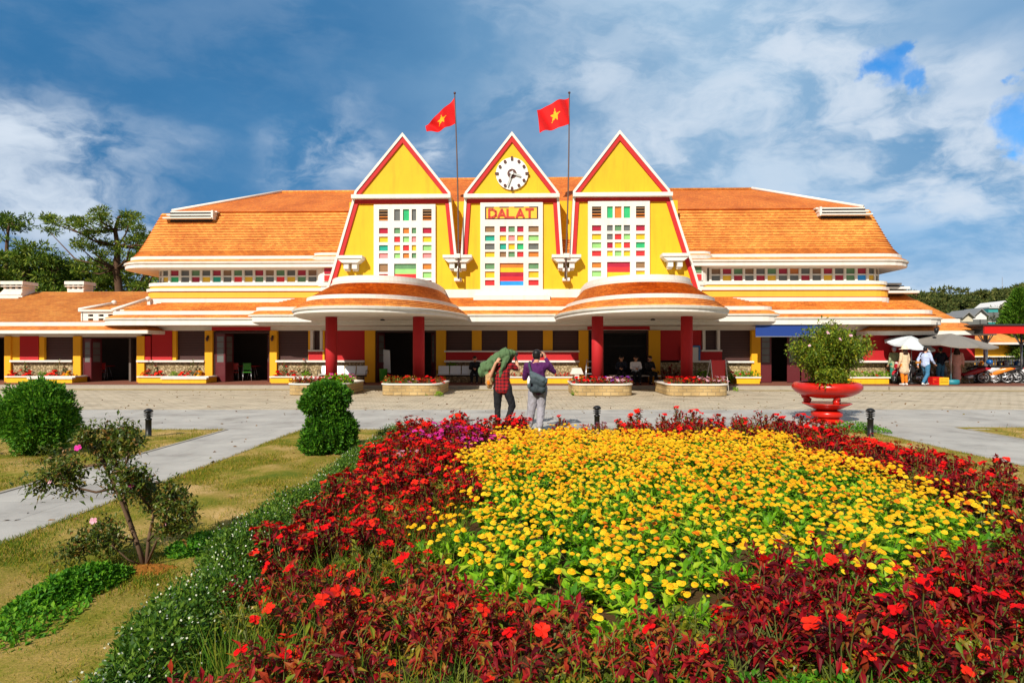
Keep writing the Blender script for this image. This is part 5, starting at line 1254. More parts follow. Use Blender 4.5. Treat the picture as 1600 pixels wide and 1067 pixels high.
# ------------------------------------------------------------------ clipped shrubs and azalea
def clipped(name, loc, lobes, n, seed, label, core):
    e = empty(name, tuple(loc), 0, label, 'shrub'); rng = np.random.default_rng(seed); Ps, Ds = [], []
    for (c, r, w) in lobes:
        m = int(n * w); d = unit(rng.normal(0, 1, (m, 3))); lump = 1 + .17 * np.sin(d[:, 0] * 7 + seed) * np.sin(d[:, 2] * 6 + 1 + d[:, 1] * 3) + .10 * np.sin(d[:, 1] * 15 + d[:, 0] * 11) + rng.normal(0, .035, m)
        Ps.append(np.array(c) + d * np.array(r) * (lump * rng.uniform(.82, 1.02, m))[:, None]); Ds.append(d + rng.normal(0, .55, (m, 3)) + np.array([0, 0, .35]))
    P, D = np.concatenate(Ps), np.concatenate(Ds); V, F = quads(P, D, rng.uniform(.035, .075, len(P)), rng.uniform(.016, .028, len(P)), rng)
    link_mesh('foliage', np_mesh('foliage', V, F, ['topiary_leaf']), e)
    mb = MB()
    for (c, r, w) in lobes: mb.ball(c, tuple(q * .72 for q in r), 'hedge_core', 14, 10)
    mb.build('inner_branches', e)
    mb = MB(); mb.tube(core, [.05, .045, .04][:len(core)], 'bark', 8); mb.build('trunk', e)
    return e
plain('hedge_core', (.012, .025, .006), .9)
clipped('clipped_shrub', (-7.7, 10.45, 0), [((0, 0, .60), (.53, .53, .55), 1.0), ((.02, -.03, .97), (.33, .36, .22), .3), ((.12, -.1, .48), (.45, .46, .36), .4), ((-.16, -.15, .7), (.38, .4, .3), .3), ((.2, -.2, .78), (.3, .3, .22), .25)], 17000, 3, 'round dense clipped green shrub beside the left bollard', [(0, 0, -.02), (0, 0, .2)])
clipped('clipped_shrub', (-2.98, 10.4, 0), [((.05, 0, .33), (.38, .40, .30), .9), ((.25, -.05, .44), (.20, .26, .20), .3), ((-.18, -.1, .24), (.22, .28, .22), .3), ((.10, -.05, .60), (.24, .24, .16), .35), ((-.15, -.1, .5), (.17, .2, .15), .2), ((-.06, 0, .90), (.33, .34, .21), .7), ((-.24, -.05, .84), (.17, .22, .15), .22), ((.0, 0, 1.08), (.22, .25, .11), .28), ((.18, -.05, .95), (.18, .2, .17), .22), ((-.12, -.1, 1.05), (.15, .18, .12), .15), ((.12, -.15, .80), (.15, .15, .12), .15)], 10500, 4, 'S-shaped two-tier clipped green shrub on the lawn by the flower bed', [(0, 0, -.02), (0, 0, .4), (-.05, 0, .8)])
clipped('clipped_shrub', (-9.0, 9.3, 0), [((0, 0, .4), (.45, .45, .42), 1)], 5000, 5, 'clipped green shrub cut off by the left edge of the picture', [(0, 0, -.02), (0, 0, .2)])
def branchy(name, loc, label, seed, stems, leaf_mat, leafL, leafW, per, clump, flowers, cat, twig=.012, sub=5, subl=.22):
    """shrub of bare forking stems with leaf rosettes at the twig ends. stems: polylines with radii"""
    e = empty(name, tuple(loc), 0, label, cat); rng = np.random.default_rng(seed); mb = MB(); ends = []
    for pts, r0, r1 in stems:
        pts = [Vector(p) for p in pts]; n = len(pts); mb.tube(pts, [r0 + (r1 - r0) * i / (n - 1) for i in range(n)], 'bark_grey', 7)
        for k in range(sub):
            t = rng.uniform(.45, 1.0) * (n - 1); i = min(int(t), n - 2); p = pts[i].lerp(pts[i + 1], t - i); d = (pts[i + 1] - pts[i]).normalized()
            q = p + (d * .7 + Vector(rng.normal(0, .6, 3)) + Vector((0, 0, .35))).normalized() * subl * rng.uniform(.5, 1.2)
            mid = p.lerp(q, .5) + Vector(rng.normal(0, .02, 3)); mb.tube([p, mid, q], [r1 * .8, r1 * .6, r1 * .35], 'bark_grey', 5); ends += [q, mid]
        ends.append(pts[-1])
    mb.build('branches', e); E = np.array([tuple(p) for p in ends]); idx = np.repeat(np.arange(len(E)), per)
    P = E[idx] + rng.normal(0, clump, (len(idx), 3)); D = rng.normal(0, 1, (len(idx), 3)) + np.array([0, 0, .5]); L = leafL * rng.uniform(.6, 1.2, len(idx)); V, F = leaves(P, D, L, L * leafW, rng, .15)
    link_mesh('foliage', np_mesh('foliage', V, F, [leaf_mat]), e)
    for (p, me, s) in flowers:
        o = link_mesh('blossom', me, e); o.location = p; o.scale = (s,) * 3; o.rotation_euler = (1.0, rng.uniform(-.4, .4), rng.uniform(-.5, .5))
    return e
def azp(px, py, dy=0.0): p = at(px, py, 4.99 + dy); return (p.x + 2.87, p.y - 4.99, p.z)
st = [([(0, 0, 0), azp(213, 850), azp(190, 790, .05), azp(172, 750, -.05), azp(150, 710, .1), azp(128, 690)], .020, .006), ([azp(213, 850), azp(197, 800, .1), azp(190, 760, .15), azp(180, 720, .2), azp(175, 690, .1)], .016, .005),
      ([azp(180, 768), azp(150, 775, -.1), azp(120, 768, -.1), azp(92, 750, -.15), azp(70, 762, -.15)], .011, .004), ([azp(160, 730), azp(130, 735, .1), azp(105, 748, .1), azp(85, 720, .2)], .010, .004), ([azp(172, 750, -.05), azp(195, 735, -.1), azp(205, 705, -.1), azp(190, 685)], .010, .004),
      ([(0.02, 0, 0), azp(232, 850, .05), azp(240, 810, .1), azp(235, 780, .2), azp(225, 760)], .016, .005), ([azp(232, 850), azp(250, 830, -.1), azp(265, 800, -.1), azp(270, 778, 0)], .012, .004), ([(.02, 0, 0), azp(245, 850, -.1), azp(268, 830, -.15), azp(292, 815, -.1)], .011, .003),
      ([azp(213, 850), azp(190, 845, .1), azp(165, 850, .1), azp(148, 845, .15)], .008, .003), ([(0, 0, 0), azp(200, 880, -.1), azp(175, 858, -.1), azp(140, 865, -.15), azp(100, 872, -.2)], .007, .002), ([azp(235, 800), azp(215, 775, -.1), azp(205, 750, -.15)], .010, .004)]
branchy('azalea_shrub', (-2.87, 4.99, .03), 'leaning azalea shrub with crooked bare stems and a few pink blossoms', 12, st, 'azalea_leaf', .052, .40, 26, .036, [(azp(122, 706, -.15), FLOWER['magenta'][0], .75), (azp(205, 765, -.2), FLOWER['magenta'][1], .65), (azp(146, 820, -.2), FLOWER['pink'][0], .75), (azp(257, 826, -.2), FLOWER['pink'][1], .4), (azp(78, 759, -.2), FLOWER['pink'][0], .5)], 'shrub', sub=14, subl=.12)
def soil_mound(name, cx, cy, rx, ry, mat, h=.05):
    n = 40; rings = []
    for i in range(7):
        q = i / 6; rings.append([(cx + rx * q * math.cos(a) * (1 + .18 * math.sin(3 * a + 1) + .1 * math.sin(7 * a)), cy + ry * q * math.sin(a) * (1 + .18 * math.sin(3 * a + 1) + .1 * math.sin(7 * a)), .012 + h * (1 - q ** 2) + .012 * math.sin(9 * a + q * 11) * (1 - q)) for a in [2 * math.pi * k / n for k in range(n)]])
    rings[0] = [(cx + .002 * math.cos(k), cy + .002 * math.sin(k), .012 + h) for k in range(n)]
    mb = MB(); mb.loft(rings, mat, True, None, None, True); tag(mb.build(name), kind='structure')
soil_mound('bare_soil', -2.80, 4.92, .27, .20, 'orange_soil', .04)
def clover(name, cx, cy, rx, ry, rot, n, seed, h=.13, mat='clover_leaf'):
    rng = np.random.default_rng(seed); a = rng.uniform(0, 6.28, n); q = np.sqrt(rng.uniform(0, 1, n)); x = np.cos(a) * q * rx; y = np.sin(a) * q * ry; c, s = math.cos(rot), math.sin(rot)
    P = np.stack([cx + x * c - y * s, cy + x * s + y * c, .03 + h * (1 - q ** 2) * rng.uniform(.3, 1.1, n)], 1); D = rng.normal(0, .7, (n, 3)) + np.array([0, 0, .5]); V, F = leaves(P, D, rng.uniform(.03, .055, n), rng.uniform(.018, .03, n), rng, .1)
    tag(link_mesh(name, np_mesh(name, V, F, [mat])), kind='stuff')
clover('ground_cover', -3.05, 4.45, .20, .46, -.25, 4200, 1, .14); clover('ground_cover', -2.62, 5.45, .28, .35, 0, 2200, 2, .10); clover('ground_cover', -3.0, 3.9, .3, .5, 0, 1200, 3, .05)
clover('ground_cover', .35, 2.8, 1.3, .4, 0, 4500, 7, .18, 'bush_leaf_olive'); clover('ground_cover', 2.1, 3.15, .9, .5, 0, 3500, 8, .2, 'bush_leaf_olive'); clover('ground_cover', -.5, 3.9, .4, .6, 0, 1600, 9, .12, 'bush_leaf_olive'); clover('ground_cover', 1.2, 2.85, 1.9, .4, 0, 4500, 6, .16); clover('ground_cover', 7.0, 13.2, .8, .35, 0, 2000, 4, .2)
# ------------------------------------------------------------------ bollard lights
def bollard(loc, label):
    e = empty('bollard_light', tuple(loc), 0, label, 'bollard light', 'garden bollard lights')
    mb = MB(); mb.lathe([(.075, 0), (.075, .012), (.055, .02), (.055, .33), (.062, .335), (.062, .36), (.045, .37), (.036, .385)], (0, 0, 0), 'iron_black', 20); mb.build('post', e)
    for z, r in ((.40, .078), (.435, .083), (.47, .080)):
        mb = MB(); mb.lathe([(.035, z - .008), (r, z), (r, z + .008), (.04, z + .018)], (0, 0, 0), 'iron_black', 20); mb.build('louvre', e)
    mb = MB(); mb.lathe([(.034, .385), (.034, .5)], (0, 0, 0), 'steel', 14); mb.build('lamp', e)
    mb = MB(); mb.lathe([(.086, .495), (.082, .515), (.06, .54), (.03, .555), (.004, .56)], (0, 0, 0), 'iron_black', 20); mb.build('cap', e)
bollard(gnd(232, 683, .02), 'black bollard light on the lawn beside the round clipped shrub'); bollard((1.74, 13.1, .02), 'black bollard light behind the marigolds, right of the photographers'); bollard(gnd(1360, 682, .02), 'black bollard light next to the big red pot')
# ------------------------------------------------------------------ big red pot with shrub
PX, PY = 7.45, 15.15
e = empty('plant_pot', (PX, PY, .004), 0, 'big glossy red bowl pot on a stacked stand beside the flower bed', 'plant pot')
mb = MB(); mb.lathe([(.36, 0), (.38, .015), (.36, .05), (.28, .10), (.27, .12)], (0, 0, 0), 'red_paint_gloss', 32); mb.build('foot', e)
mb = MB(); mb.lathe([(.26, .12), (.335, .14), (.35, .20), (.335, .26), (.25, .285), (.22, .30)], (0, 0, 0), 'red_paint_gloss', 32); mb.build('drum', e)
mb = MB(); mb.lathe([(.22, .30), (.30, .325), (.52, .435), (.545, .45), (.53, .465), (.25, .43), (.02, .42)], (0, 0, 0), 'red_paint_gloss', 36); mb.build('dish', e)
for k in range(3):
    a = -math.pi / 2 + (k - .42) * 2 * math.pi / 3 + .9; mb = MB(); c, s = math.cos(a), math.sin(a)
    P = [(.52, .66), (.50, .60), (.42, .56), (.37, .52), (.40, .475), (.46, .47)]; mb.tube([(r * c, r * s, z) for r, z in P], [.05, .055, .06, .055, .06, .055], 'red_paint_gloss', 10); mb.ball((.44 * c, .44 * s, .505), .07, 'red_paint_gloss'); mb.build('leg', e)
mb = MB(); mb.lathe([(.02, .57), (.30, .58), (.52, .63), (.68, .71), (.765, .80), (.765, .87), (.72, .93), (.66, .95), (.63, .93), (.64, .89)], (0, 0, 0), 'red_paint_gloss', 44); mb.build('bowl', e)
mb = MB(); mb.lathe([(.64, .885), (.3, .91), (.02, .92)], (0, 0, 0), 'bed_soil', 24); mb.build('soil', e)
def potp(px, py, dy=0.0): p = at(px, py, PY + dy); return ((p.x - PX) * .88, p.y - PY, p.z - .004)
b0 = [(0, 0, .88), (.02, 0, 1.02), (.0, .0, 1.15)]; st = [(b0, .13, .09)]; prng2 = random.Random(4)
for (px, py) in [(1245, 548), (1258, 530), (1262, 555), (1275, 520), (1283, 540), (1292, 520), (1300, 532), (1312, 525), (1318, 540), (1330, 530), (1338, 552), (1352, 545), (1362, 543), (1325, 565), (1300, 560), (1270, 566), (1252, 562), (1290, 578), (1318, 580), (1342, 558), (1240, 552), (1305, 518), (1282, 553), (1312, 550), (1285, 592), (1315, 594), (1298, 545), (1278, 590)]:
    d = prng2.uniform(-.7, .7); t = potp(px, py, d); m = (t[0] * .45 + prng2.uniform(-.05, .05), t[1] * .4, 1.1 + (t[2] - 1.1) * .5); st.append(([b0[2], m, t], .035, .008))
branchy('potted_shrub', (PX, PY, .004), 'dense spreading bonsai-like shrub growing in the big red pot', 14, st, 'shrub_leaf', .10, .42, 48, .095, [(potp(1290, 520, -.7), FLOWER['pink'][0], 1.3), (potp(1312, 530, -.75), FLOWER['pink'][1], 1.1), (potp(1331, 524, -.7), FLOWER['pink'][0], 1.2), (potp(1258, 540, -.7), FLOWER['pink'][1], .9)], 'shrub', sub=7, subl=.19)
# ------------------------------------------------------------------ people
for n, c, r in (('skin', (.55, .28, .17), .5), ('hair_black', (.012, .010, .010), .45), ('cloth_purple', (.075, .012, .085), .85), ('cloth_gray_trouser', (.30, .29, .33), .85), ('cloth_black', (.014, .014, .017), .85), ('cloth_darknavy', (.012, .016, .03), .85),
                ('bag_slate', (.035, .05, .06), .7), ('bag_slate_light', (.07, .10, .115), .7), ('cloth_green', (.085, .15, .065), .85), ('bag_beige', (.42, .26, .12), .8), ('cloth_coat', (.62, .46, .30), .85), ('cloth_orange', (.72, .20, .012), .85),
                ('cloth_denim', (.05, .17, .30), .85), ('cloth_lightblue', (.42, .50, .72), .85), ('cloth_pink', (.75, .38, .33), .85), ('cloth_white', (.75, .74, .76), .8), ('straw_hat', (.80, .70, .50), .8), ('bag_tan', (.40, .17, .03), .6), ('shoe_white', (.75, .75, .73), .6), ('cloth_sage', (.30, .36, .20), .85), ('hair_brown', (.035, .014, .008), .5), ('cloth_teal', (.02, .2, .14), .8)):
    plain(n, c, r, 0, .25, .3, 16)
def check_shirt():
    m, N, L, b = new_mat('cloth_check'); tc = N.new('ShaderNodeTexCoord'); sp_ = N.new('ShaderNodeSeparateXYZ'); L.new(tc.outputs['Object'], sp_.inputs[0])
    def band(o, f):
        a = N.new('ShaderNodeMath'); a.operation = 'MULTIPLY'; L.new(o, a.inputs[0]); a.inputs[1].default_value = f
        s = N.new('ShaderNodeMath'); s.operation = 'SINE'; L.new(a.outputs[0], s.inputs[0]); g = N.new('ShaderNodeMath'); g.operation = 'GREATER_THAN'; L.new(s.outputs[0], g.inputs[0]); g.inputs[1].default_value = .15; return g.outputs[0]
    c = mixc(N, L, band(sp_.outputs[2], 85), (.36, .005, .010), (.035, .003, .006)); c2 = mixc(N, L, .35, c, mixc(N, L, band(sp_.outputs[0], 85), (.42, .006, .012), (.03, .003, .006)))
    L.new(c2, b.inputs['Base Color']); b.inputs['Roughness'].default_value = .9
check_shirt()
def capsule(mb, p0, r0, p1, r1, flat=1.0):
    mb.tube([p0, p1], [r0, r1], 'skin', 12); mb.ball(p0, r0, 'skin', 12, 8); mb.ball(p1, r1, 'skin', 12, 8)
from mathutils import noise as mnoise
def body(name, caps, mat, parent, voxel=.012, smooth=4, wr=0.0, wf=11.0):
    """caps: [(p0, r0, p1, r1)] fused into one continuous skin"""
    mb = MB()
    for c in caps: capsule(mb, *c)
    o = mb.build(name, None); md = o.modifiers.new('r', 'REMESH'); md.mode = 'VOXEL'; md.voxel_size = voxel
    if smooth: s = o.modifiers.new('s', 'SMOOTH'); s.factor = .5; s.iterations = smooth
    dg = bpy.context.evaluated_depsgraph_get(); dg.update(); me = bpy.data.meshes.new_from_object(o.evaluated_get(dg)); old = o.data
    bpy.data.objects.remove(o); bpy.data.meshes.remove(old); me.name = name; me.materials.clear(); me.materials.append(MAT[mat])
    me.polygons.foreach_set('use_smooth', np.ones(len(me.polygons), bool)); me.polygons.foreach_set('material_index', np.zeros(len(me.polygons), np.int32))
    if wr:      # folds of cloth
        off = Vector((len(me.vertices) % 17, 3.1, 0))
        for v, n_ in zip(me.vertices, [v.normal.copy() for v in me.vertices]):
            q = Vector((v.co.x * wf * 1.3, v.co.y * wf, v.co.z * wf * .8)) + off; v.co += n_ * wr * ((1 - abs(mnoise.noise(q))) ** 3 - .55 + .5 * mnoise.noise(q * 2.3))
        me.update()
    return link_mesh(name, me, parent)
def hand(wrist, fwd, up, curl=.5, s=1.0):
    """palm, four unequal bent fingers and a thumb leaving the side of the palm"""
    w = Vector(wrist); f = Vector(fwd).normalized(); u = Vector(up); u = (u - f * u.dot(f)).normalized(); sd_ = f.cross(u); caps = []
    for k in (-1.2, -.4, .4, 1.2): caps.append((tuple(w), .018 * s, tuple(w + f * .085 * s + sd_ * k * .021 * s), .0125 * s))
    for k, l in ((-1.2, .062), (-.4, .075), (.4, .08), (1.2, .070)):
        a = w + f * .085 * s + sd_ * k * .023 * s; b_ = a + (f * (1 - curl * .5) - u * curl).normalized() * l * .55 * s; c = b_ + (f * (1 - curl * 1.3) - u * curl * 1.3).normalized() * l * .5 * s
        caps += [(tuple(a), .0095 * s, tuple(b_), .0088 * s), (tuple(b_), .0088 * s, tuple(c), .0075 * s)]
    a = w + f * .03 * s + sd_ * .03 * s; b_ = a + (f * .5 + sd_ * .75 - u * .3).normalized() * .04 * s; caps += [(tuple(w), .016 * s, tuple(a), .014 * s), (tuple(a), .013 * s, tuple(b_), .011 * s), (tuple(b_), .011 * s, tuple(b_ + (f * .8 + sd_ * .2 - u * .4).normalized() * .03 * s), .009 * s)]
    return caps
def person(loc, rz, label, J, outfit, vox=.014, female=False):
    """J: joints in metres, person facing +Y. outfit: dict of materials"""
    e = empty('person', tuple(loc), rz, label, 'person'); V = lambda k: Vector(J[k])
    hd, nk, ch, pv = V('head'), V('neck'), V('chest'), V('pelvis'); fdir = Vector(J.get('face', (0, 1, 0))).normalized(); sdir = fdir.cross(Vector((0, 0, 1))).normalized(); up = sdir.cross(fdir)
    caps = [(tuple(hd + up * .025 - fdir * .012), .088, tuple(hd + up * .01 + fdir * .01), .086), (tuple(hd - up * .06 + fdir * .035), .058, tuple(hd + fdir * .02), .078), (tuple(nk), .054, tuple(hd - up * .05), .055), (tuple(nk), .06, tuple(ch), .11)]
    caps += [(tuple(hd + fdir * .088 + up * .01), .009, tuple(hd + fdir * .108 - up * .022), .013)]                         # nose
    for s in (-1, 1): caps += [(tuple(hd + sdir * s * .086 - up * .02), .016, tuple(hd + sdir * s * .092 + up * .022 - fdir * .01), .018), (tuple(hd + sdir * s * .03 - up * .058 + fdir * .078), .012, tuple(hd + fdir * .088 - up * .056), .013)]   # ears, mouth
    caps += [(tuple(ch), .125, tuple(pv), .115)]
    for s, n in ((-1, 'l'), (1, 'r')):
        sh, el, wr, hp, kn, an, to = (V(q + n) for q in ('sh_', 'el_', 'wr_', 'hip_', 'kn_', 'an_', 'to_'))
        caps += [(tuple(nk - Vector((0, 0, .05))), .06, tuple(sh), .058), (tuple(sh), .055, tuple(el), .042), (tuple(el), .042, tuple(wr), .029), (tuple(ch), .10, tuple(sh), .05), (tuple(pv), .10, tuple(hp), .09), (tuple(hp), .085, tuple(kn), .058), (tuple(kn), .056, tuple(an), .038), (tuple(an), .038, tuple(to), .03)]
        fw = Vector(J.get('hf_' + n, tuple(wr - el))); caps += hand(wr + fw.normalized() * .01, fw, Vector(J.get('hu_' + n, (0, -1, .2))), J.get('curl_' + n, .55))
    body('body', caps, 'skin', e, min(vox, .010), 2)
    g = .018   # clothing thickness
    t = [(tuple(ch), .150, tuple(pv + Vector((0, 0, .02 - .6 * outfit.get('hem', 0)))), .152), (tuple(ch + Vector((-.07, 0, .03))), .12, tuple(ch + Vector((.07, 0, .03))), .12), (tuple(ch + Vector((-.05, 0, 0))), .125, tuple(pv + Vector((-.05, 0, .06))), .112), (tuple(ch + Vector((.05, 0, 0))), .125, tuple(pv + Vector((.05, 0, .06))), .112), (tuple(nk - Vector((0, 0, .06))), .085, tuple(ch), .12)]
    hem = outfit.get('hem', 0.0); t += [(tuple(pv + Vector((-.05, 0, .05))), .122, tuple(pv + Vector((-.05, 0, .05 - hem))), .125 + hem * .12), (tuple(pv + Vector((.05, 0, .05))), .122, tuple(pv + Vector((.05, 0, .05 - hem))), .125 + hem * .12)]
    for n in 'lr':
        sh, el, wr = V('sh_' + n), V('el_' + n), V('wr_' + n); t += [(tuple(ch), .118, tuple(sh), .068), (tuple(nk - Vector((0, 0, .07))), .078, tuple(sh), .072), (tuple(sh), .072, tuple(sh.lerp(el, 1.0 if outfit.get('sleeve', 'long') == 'long' else .75)), .06)]
        if outfit.get('sleeve', 'long') == 'long': t.append((tuple(el), .058, tuple(el.lerp(wr, .93)), .042))
    body('top', t, outfit['top'], e, vox, 3, .012, 9)
    p = [(tuple(pv), .13, tuple(pv - Vector((0, 0, .03))), .13), (tuple(pv + Vector((-.06, 0, 0))), .118, tuple(pv + Vector((.06, 0, 0))), .118)]
    for n in 'lr':
        hp, kn, an = V('hip_' + n), V('kn_' + n), V('an_' + n); w = outfit.get('wide', 1.0); p += [(tuple(hp), .108, tuple(kn), max(.076, .082 * w)), (tuple(kn), max(.076, .082 * w), tuple(kn.lerp(an, outfit.get('crop', .93))), .062 * w)]
    if outfit.get('skirt'): p = [(tuple(pv + Vector((-.06, 0, .05))), .12, tuple(pv + Vector((.06, 0, .05))), .12), (tuple(pv), .13, (pv.x, pv.y, .30), .165), ((pv.x - .05, pv.y, .30), .13, (pv.x + .05, pv.y, .30), .13)]
    body('skirt' if outfit.get('skirt') else 'trousers', p, outfit['legs'], e, vox, 3, .012, 10)
    for n in 'lr':
        an, to = V('an_' + n), V('to_' + n); body('shoe', [(tuple(an - Vector((0, 0, .02))), .045, tuple(to), .036), (tuple(an + Vector((0, -.03, -.04))), .04, tuple(to), .034)], outfit.get('shoe', 'cloth_black'), e, max(.012, vox * .8), 2)
    hc = [(tuple(hd + up * .045 - fdir * .03), .088, tuple(hd + up * .05 + fdir * .012), .083), (tuple(hd - fdir * .035 - up * .01), .082, tuple(hd - fdir * .03 + up * .04), .088)]
    if outfit.get('longhair'): hc += [(tuple(hd - fdir * .05), .085, tuple(hd - fdir * .07 - up * .20), .075), (tuple(hd - fdir * .06 + sdir * .06 - up * .05), .05, tuple(hd - fdir * .07 + sdir * .09 - up * .22), .05), (tuple(hd - fdir * .06 - sdir * .06 - up * .05), .05, tuple(hd - fdir * .07 - sdir * .09 - up * .22), .05)]
    if not outfit.get('nohair'): body('hair', hc, outfit.get('hair', 'hair_black'), e, vox * .9, 2)
    mb = MB()
    for s in (-1, 1): c = hd + fdir * .083 + sdir * s * .033 + up * .018; mb.ball(tuple(c), (.013, .010, .008), 'hair_black', 8, 6)
    mb.build('eyes', e)
    return e
def stand(**k):
    J = dict(head=(0, .02, 1.58), neck=(0, 0, 1.44), chest=(0, 0, 1.24), pelvis=(0, 0, .94), sh_l=(-.18, 0, 1.38), sh_r=(.18, 0, 1.38), el_l=(-.24, -.02, 1.11), el_r=(.24, -.02, 1.11), wr_l=(-.25, .06, .88), wr_r=(.25, .06, .88),
             hip_l=(-.09, 0, .90), hip_r=(.09, 0, .90), kn_l=(-.10, .02, .49), kn_r=(.10, .02, .49), an_l=(-.10, -.02, .08), an_r=(.10, -.02, .08), to_l=(-.11, .13, .035), to_r=(.11, .13, .035))
    J.update(k); return J
# two photographers in front of the flower bed, seen from behind
man2 = person((.52, 13.42, .02), -.12, 'person in a purple jumper and pale grey trousers taking a photo, seen from behind',
              stand(head=(.0, .05, 1.575), face=(.25, 1, .05), neck=(-.01, 0, 1.43), sh_l=(-.205, .0, 1.36), sh_r=(.205, .02, 1.375), el_l=(-.26, .10, 1.10), wr_l=(-.06, .30, 1.50), hf_l=(.3, .2, .6), hu_l=(.5, -1, 0), el_r=(.345, .13, 1.24), wr_r=(.17, .24, 1.51), hf_r=(-.28, .06, .8), hu_r=(1, -.6, .1), curl_r=.35,
                    pelvis=(.03, 0, .93), hip_l=(-.07, 0, .90), hip_r=(.12, 0, .90), kn_l=(-.11, .0, .48), kn_r=(.09, .04, .49), an_l=(-.16, -.02, .08), an_r=(.07, -.16, .08), to_l=(-.2, .12, .035), to_r=(.09, -.02, .035)),
              dict(top='cloth_purple', legs='cloth_gray_trouser', hem=.10, wide=1.12, shoe='shoe_white'), .012)
M2 = Matrix.Translation((.52, 13.42, .02)) @ Matrix.Rotation(-.12, 4, 'Z')
def held(name, M, caps, mat, label, cat, vox=.012, smooth=3):
    e = empty(name, (0, 0, 0), 0, label, cat); e.matrix_world = M; return e
e = held('sling_bag', M2, None, None, 'dark slate sling bag worn across the back of the person in purple', 'bag')
body('pouch', [((-.05, -.19, .88), .075, (.13, -.19, .87), .08), ((-.06, -.19, 1.05), .075, (.14, -.2, 1.0), .085), ((-.02, -.18, 1.10), .07, (.02, -.19, .9), .085)], 'bag_slate', e, .012, 3, .012, 8)
body('flap', [((-.10, -.17, 1.22), .045, (.14, -.235, 1.08), .072), ((-.08, -.18, 1.14), .06, (.19, -.22, 1.04), .055), ((.0, -.21, 1.14), .06, (.2, -.2, 1.07), .05)], 'bag_slate_light', e, .012, 3, .010, 9)
body('strap', [((-.10, -.16, 1.22), .032, (-.15, -.11, 1.37), .028), ((-.15, -.11, 1.37), .028, (-.15, .02, 1.44), .025), ((-.15, .02, 1.44), .025, (-.06, .15, 1.30), .022), ((-.06, .15, 1.3), .022, (.17, .14, 1.0), .022)], 'bag_slate', e, .012, 2)
body('side_pocket', [((-.145, -.17, .93), .04, (-.145, -.17, 1.0), .042)], 'bag_slate_light', e, .012, 2)
mb = MB(); mb.lathe([(.032, 0), (.034, .02), (.034, .12), (.014, .15), (.014, .17)], (-.15, -.175, .98), 'cloth_white', 14); o = mb.build('water_bottle'); o.matrix_world = M2; tag(o, 'white water bottle in the side pocket of the slate sling bag', 'bottle')
def camera_prop(M, c, label):
    mb = MB(); mb.box(c[0] - .065, c[0] + .065, c[1] - .03, c[1] + .03, c[2] - .04, c[2] + .04, 'iron_black'); mb.box(c[0] - .025, c[0] + .025, c[1] - .03, c[1] + .03, c[2] + .04, c[2] + .06, 'iron_black')
    e = empty('photo_camera', (0, 0, 0), 0, label, 'camera'); e.matrix_world = M; bevel(mb.build('body', e), .006)
    mb = MB(); mb.tube([(c[0], c[1] + .03, c[2]), (c[0], c[1] + .13, c[2])], [.034, .036], 'iron_black', 18); mb.build('lens', e)
camera_prop(M2, (.05, .235, 1.575), 'black camera held to the eye by the person in purple')
man1 = person((-.22, 13.72, .02), -.25, 'person in a red checked shirt and black jeans holding a green jacket over the head',
              stand(head=(.06, .06, 1.54), face=(.3, 1, 0), neck=(.02, 0, 1.41), chest=(.0, 0, 1.20), sh_l=(-.18, .0, 1.33), sh_r=(.18, .02, 1.36), el_l=(-.21, -.18, 1.12), wr_l=(-.07, -.22, 1.42), hf_l=(.45, .25, .6), hu_l=(.2, -1, .2), el_r=(.32, .16, 1.28), wr_r=(.25, .24, 1.53), hf_r=(-.25, .1, .7), hu_r=(1, -.5, 0), curl_r=.7,
                    pelvis=(.02, 0, .92), hip_l=(-.08, 0, .90), hip_r=(.11, 0, .90), kn_l=(-.10, .02, .48), kn_r=(.22, .05, .50), an_l=(-.08, -.02, .08), an_r=(.10, -.05, .08), to_l=(-.1, .12, .035), to_r=(.16, .09, .035)),
              dict(top='cloth_check', legs='cloth_black', hem=.10, sleeve='short', wide=.85), .012)
M1 = Matrix.Translation((-.22, 13.72, .02)) @ Matrix.Rotation(-.25, 4, 'Z')
e = empty('jacket', (0, 0, 0), 0, 'crumpled green jacket draped over the head and shoulder of the person in checks', 'jacket'); e.matrix_world = M1
body('cloth', [((.24, .06, 1.63), .055, (.10, .0, 1.62), .115), ((.10, 0, 1.62), .115, (-.08, -.04, 1.53), .12), ((-.08, -.04, 1.53), .12, (-.22, -.06, 1.44), .085), ((-.22, -.06, 1.44), .085, (-.33, -.08, 1.32), .13), ((-.33, -.08, 1.32), .13, (-.42, -.08, 1.22), .10), ((.12, -.05, 1.52), .07, (.04, -.13, 1.30), .05), ((.04, -.13, 1.3), .05, (.0, -.15, 1.13), .04),
              ((-.14, -.10, 1.22), .05, (-.22, -.14, 1.0), .05), ((-.2, -.08, 1.35), .06, (-.14, -.1, 1.2), .05), ((-.12, .0, 1.62), .02, (.1, -.05, 1.72), .025), ((-.3, -.16, 1.42), .02, (-.4, -.15, 1.28), .025), ((.2, .1, 1.58), .05, (.14, .12, 1.44), .04), ((-.1, -.12, 1.5), .05, (-.12, -.16, 1.3), .03), ((-.26, -.1, 1.44), .04, (-.3, -.14, 1.16), .035)], 'cloth_green', e, .010, 2, .030, 6)
e = empty('shoulder_bag', (0, 0, 0), 0, 'beige shoulder bag on the back of the person in checks', 'bag'); e.matrix_world = M1
body('pouch', [((-.24, -.16, 1.14), .07, (-.23, -.17, .98), .085), ((-.2, -.15, 1.2), .04, (-.22, -.16, .92), .06)], 'bag_beige', e, .012, 3, .02, 10)
body('pocket', [((-.23, -.24, 1.02), .035, (-.22, -.24, .98), .035)], 'cloth_orange', e, .01, 2)
camera_prop(M1, (.22, .27, 1.60), 'black camera held up by the person in checks')
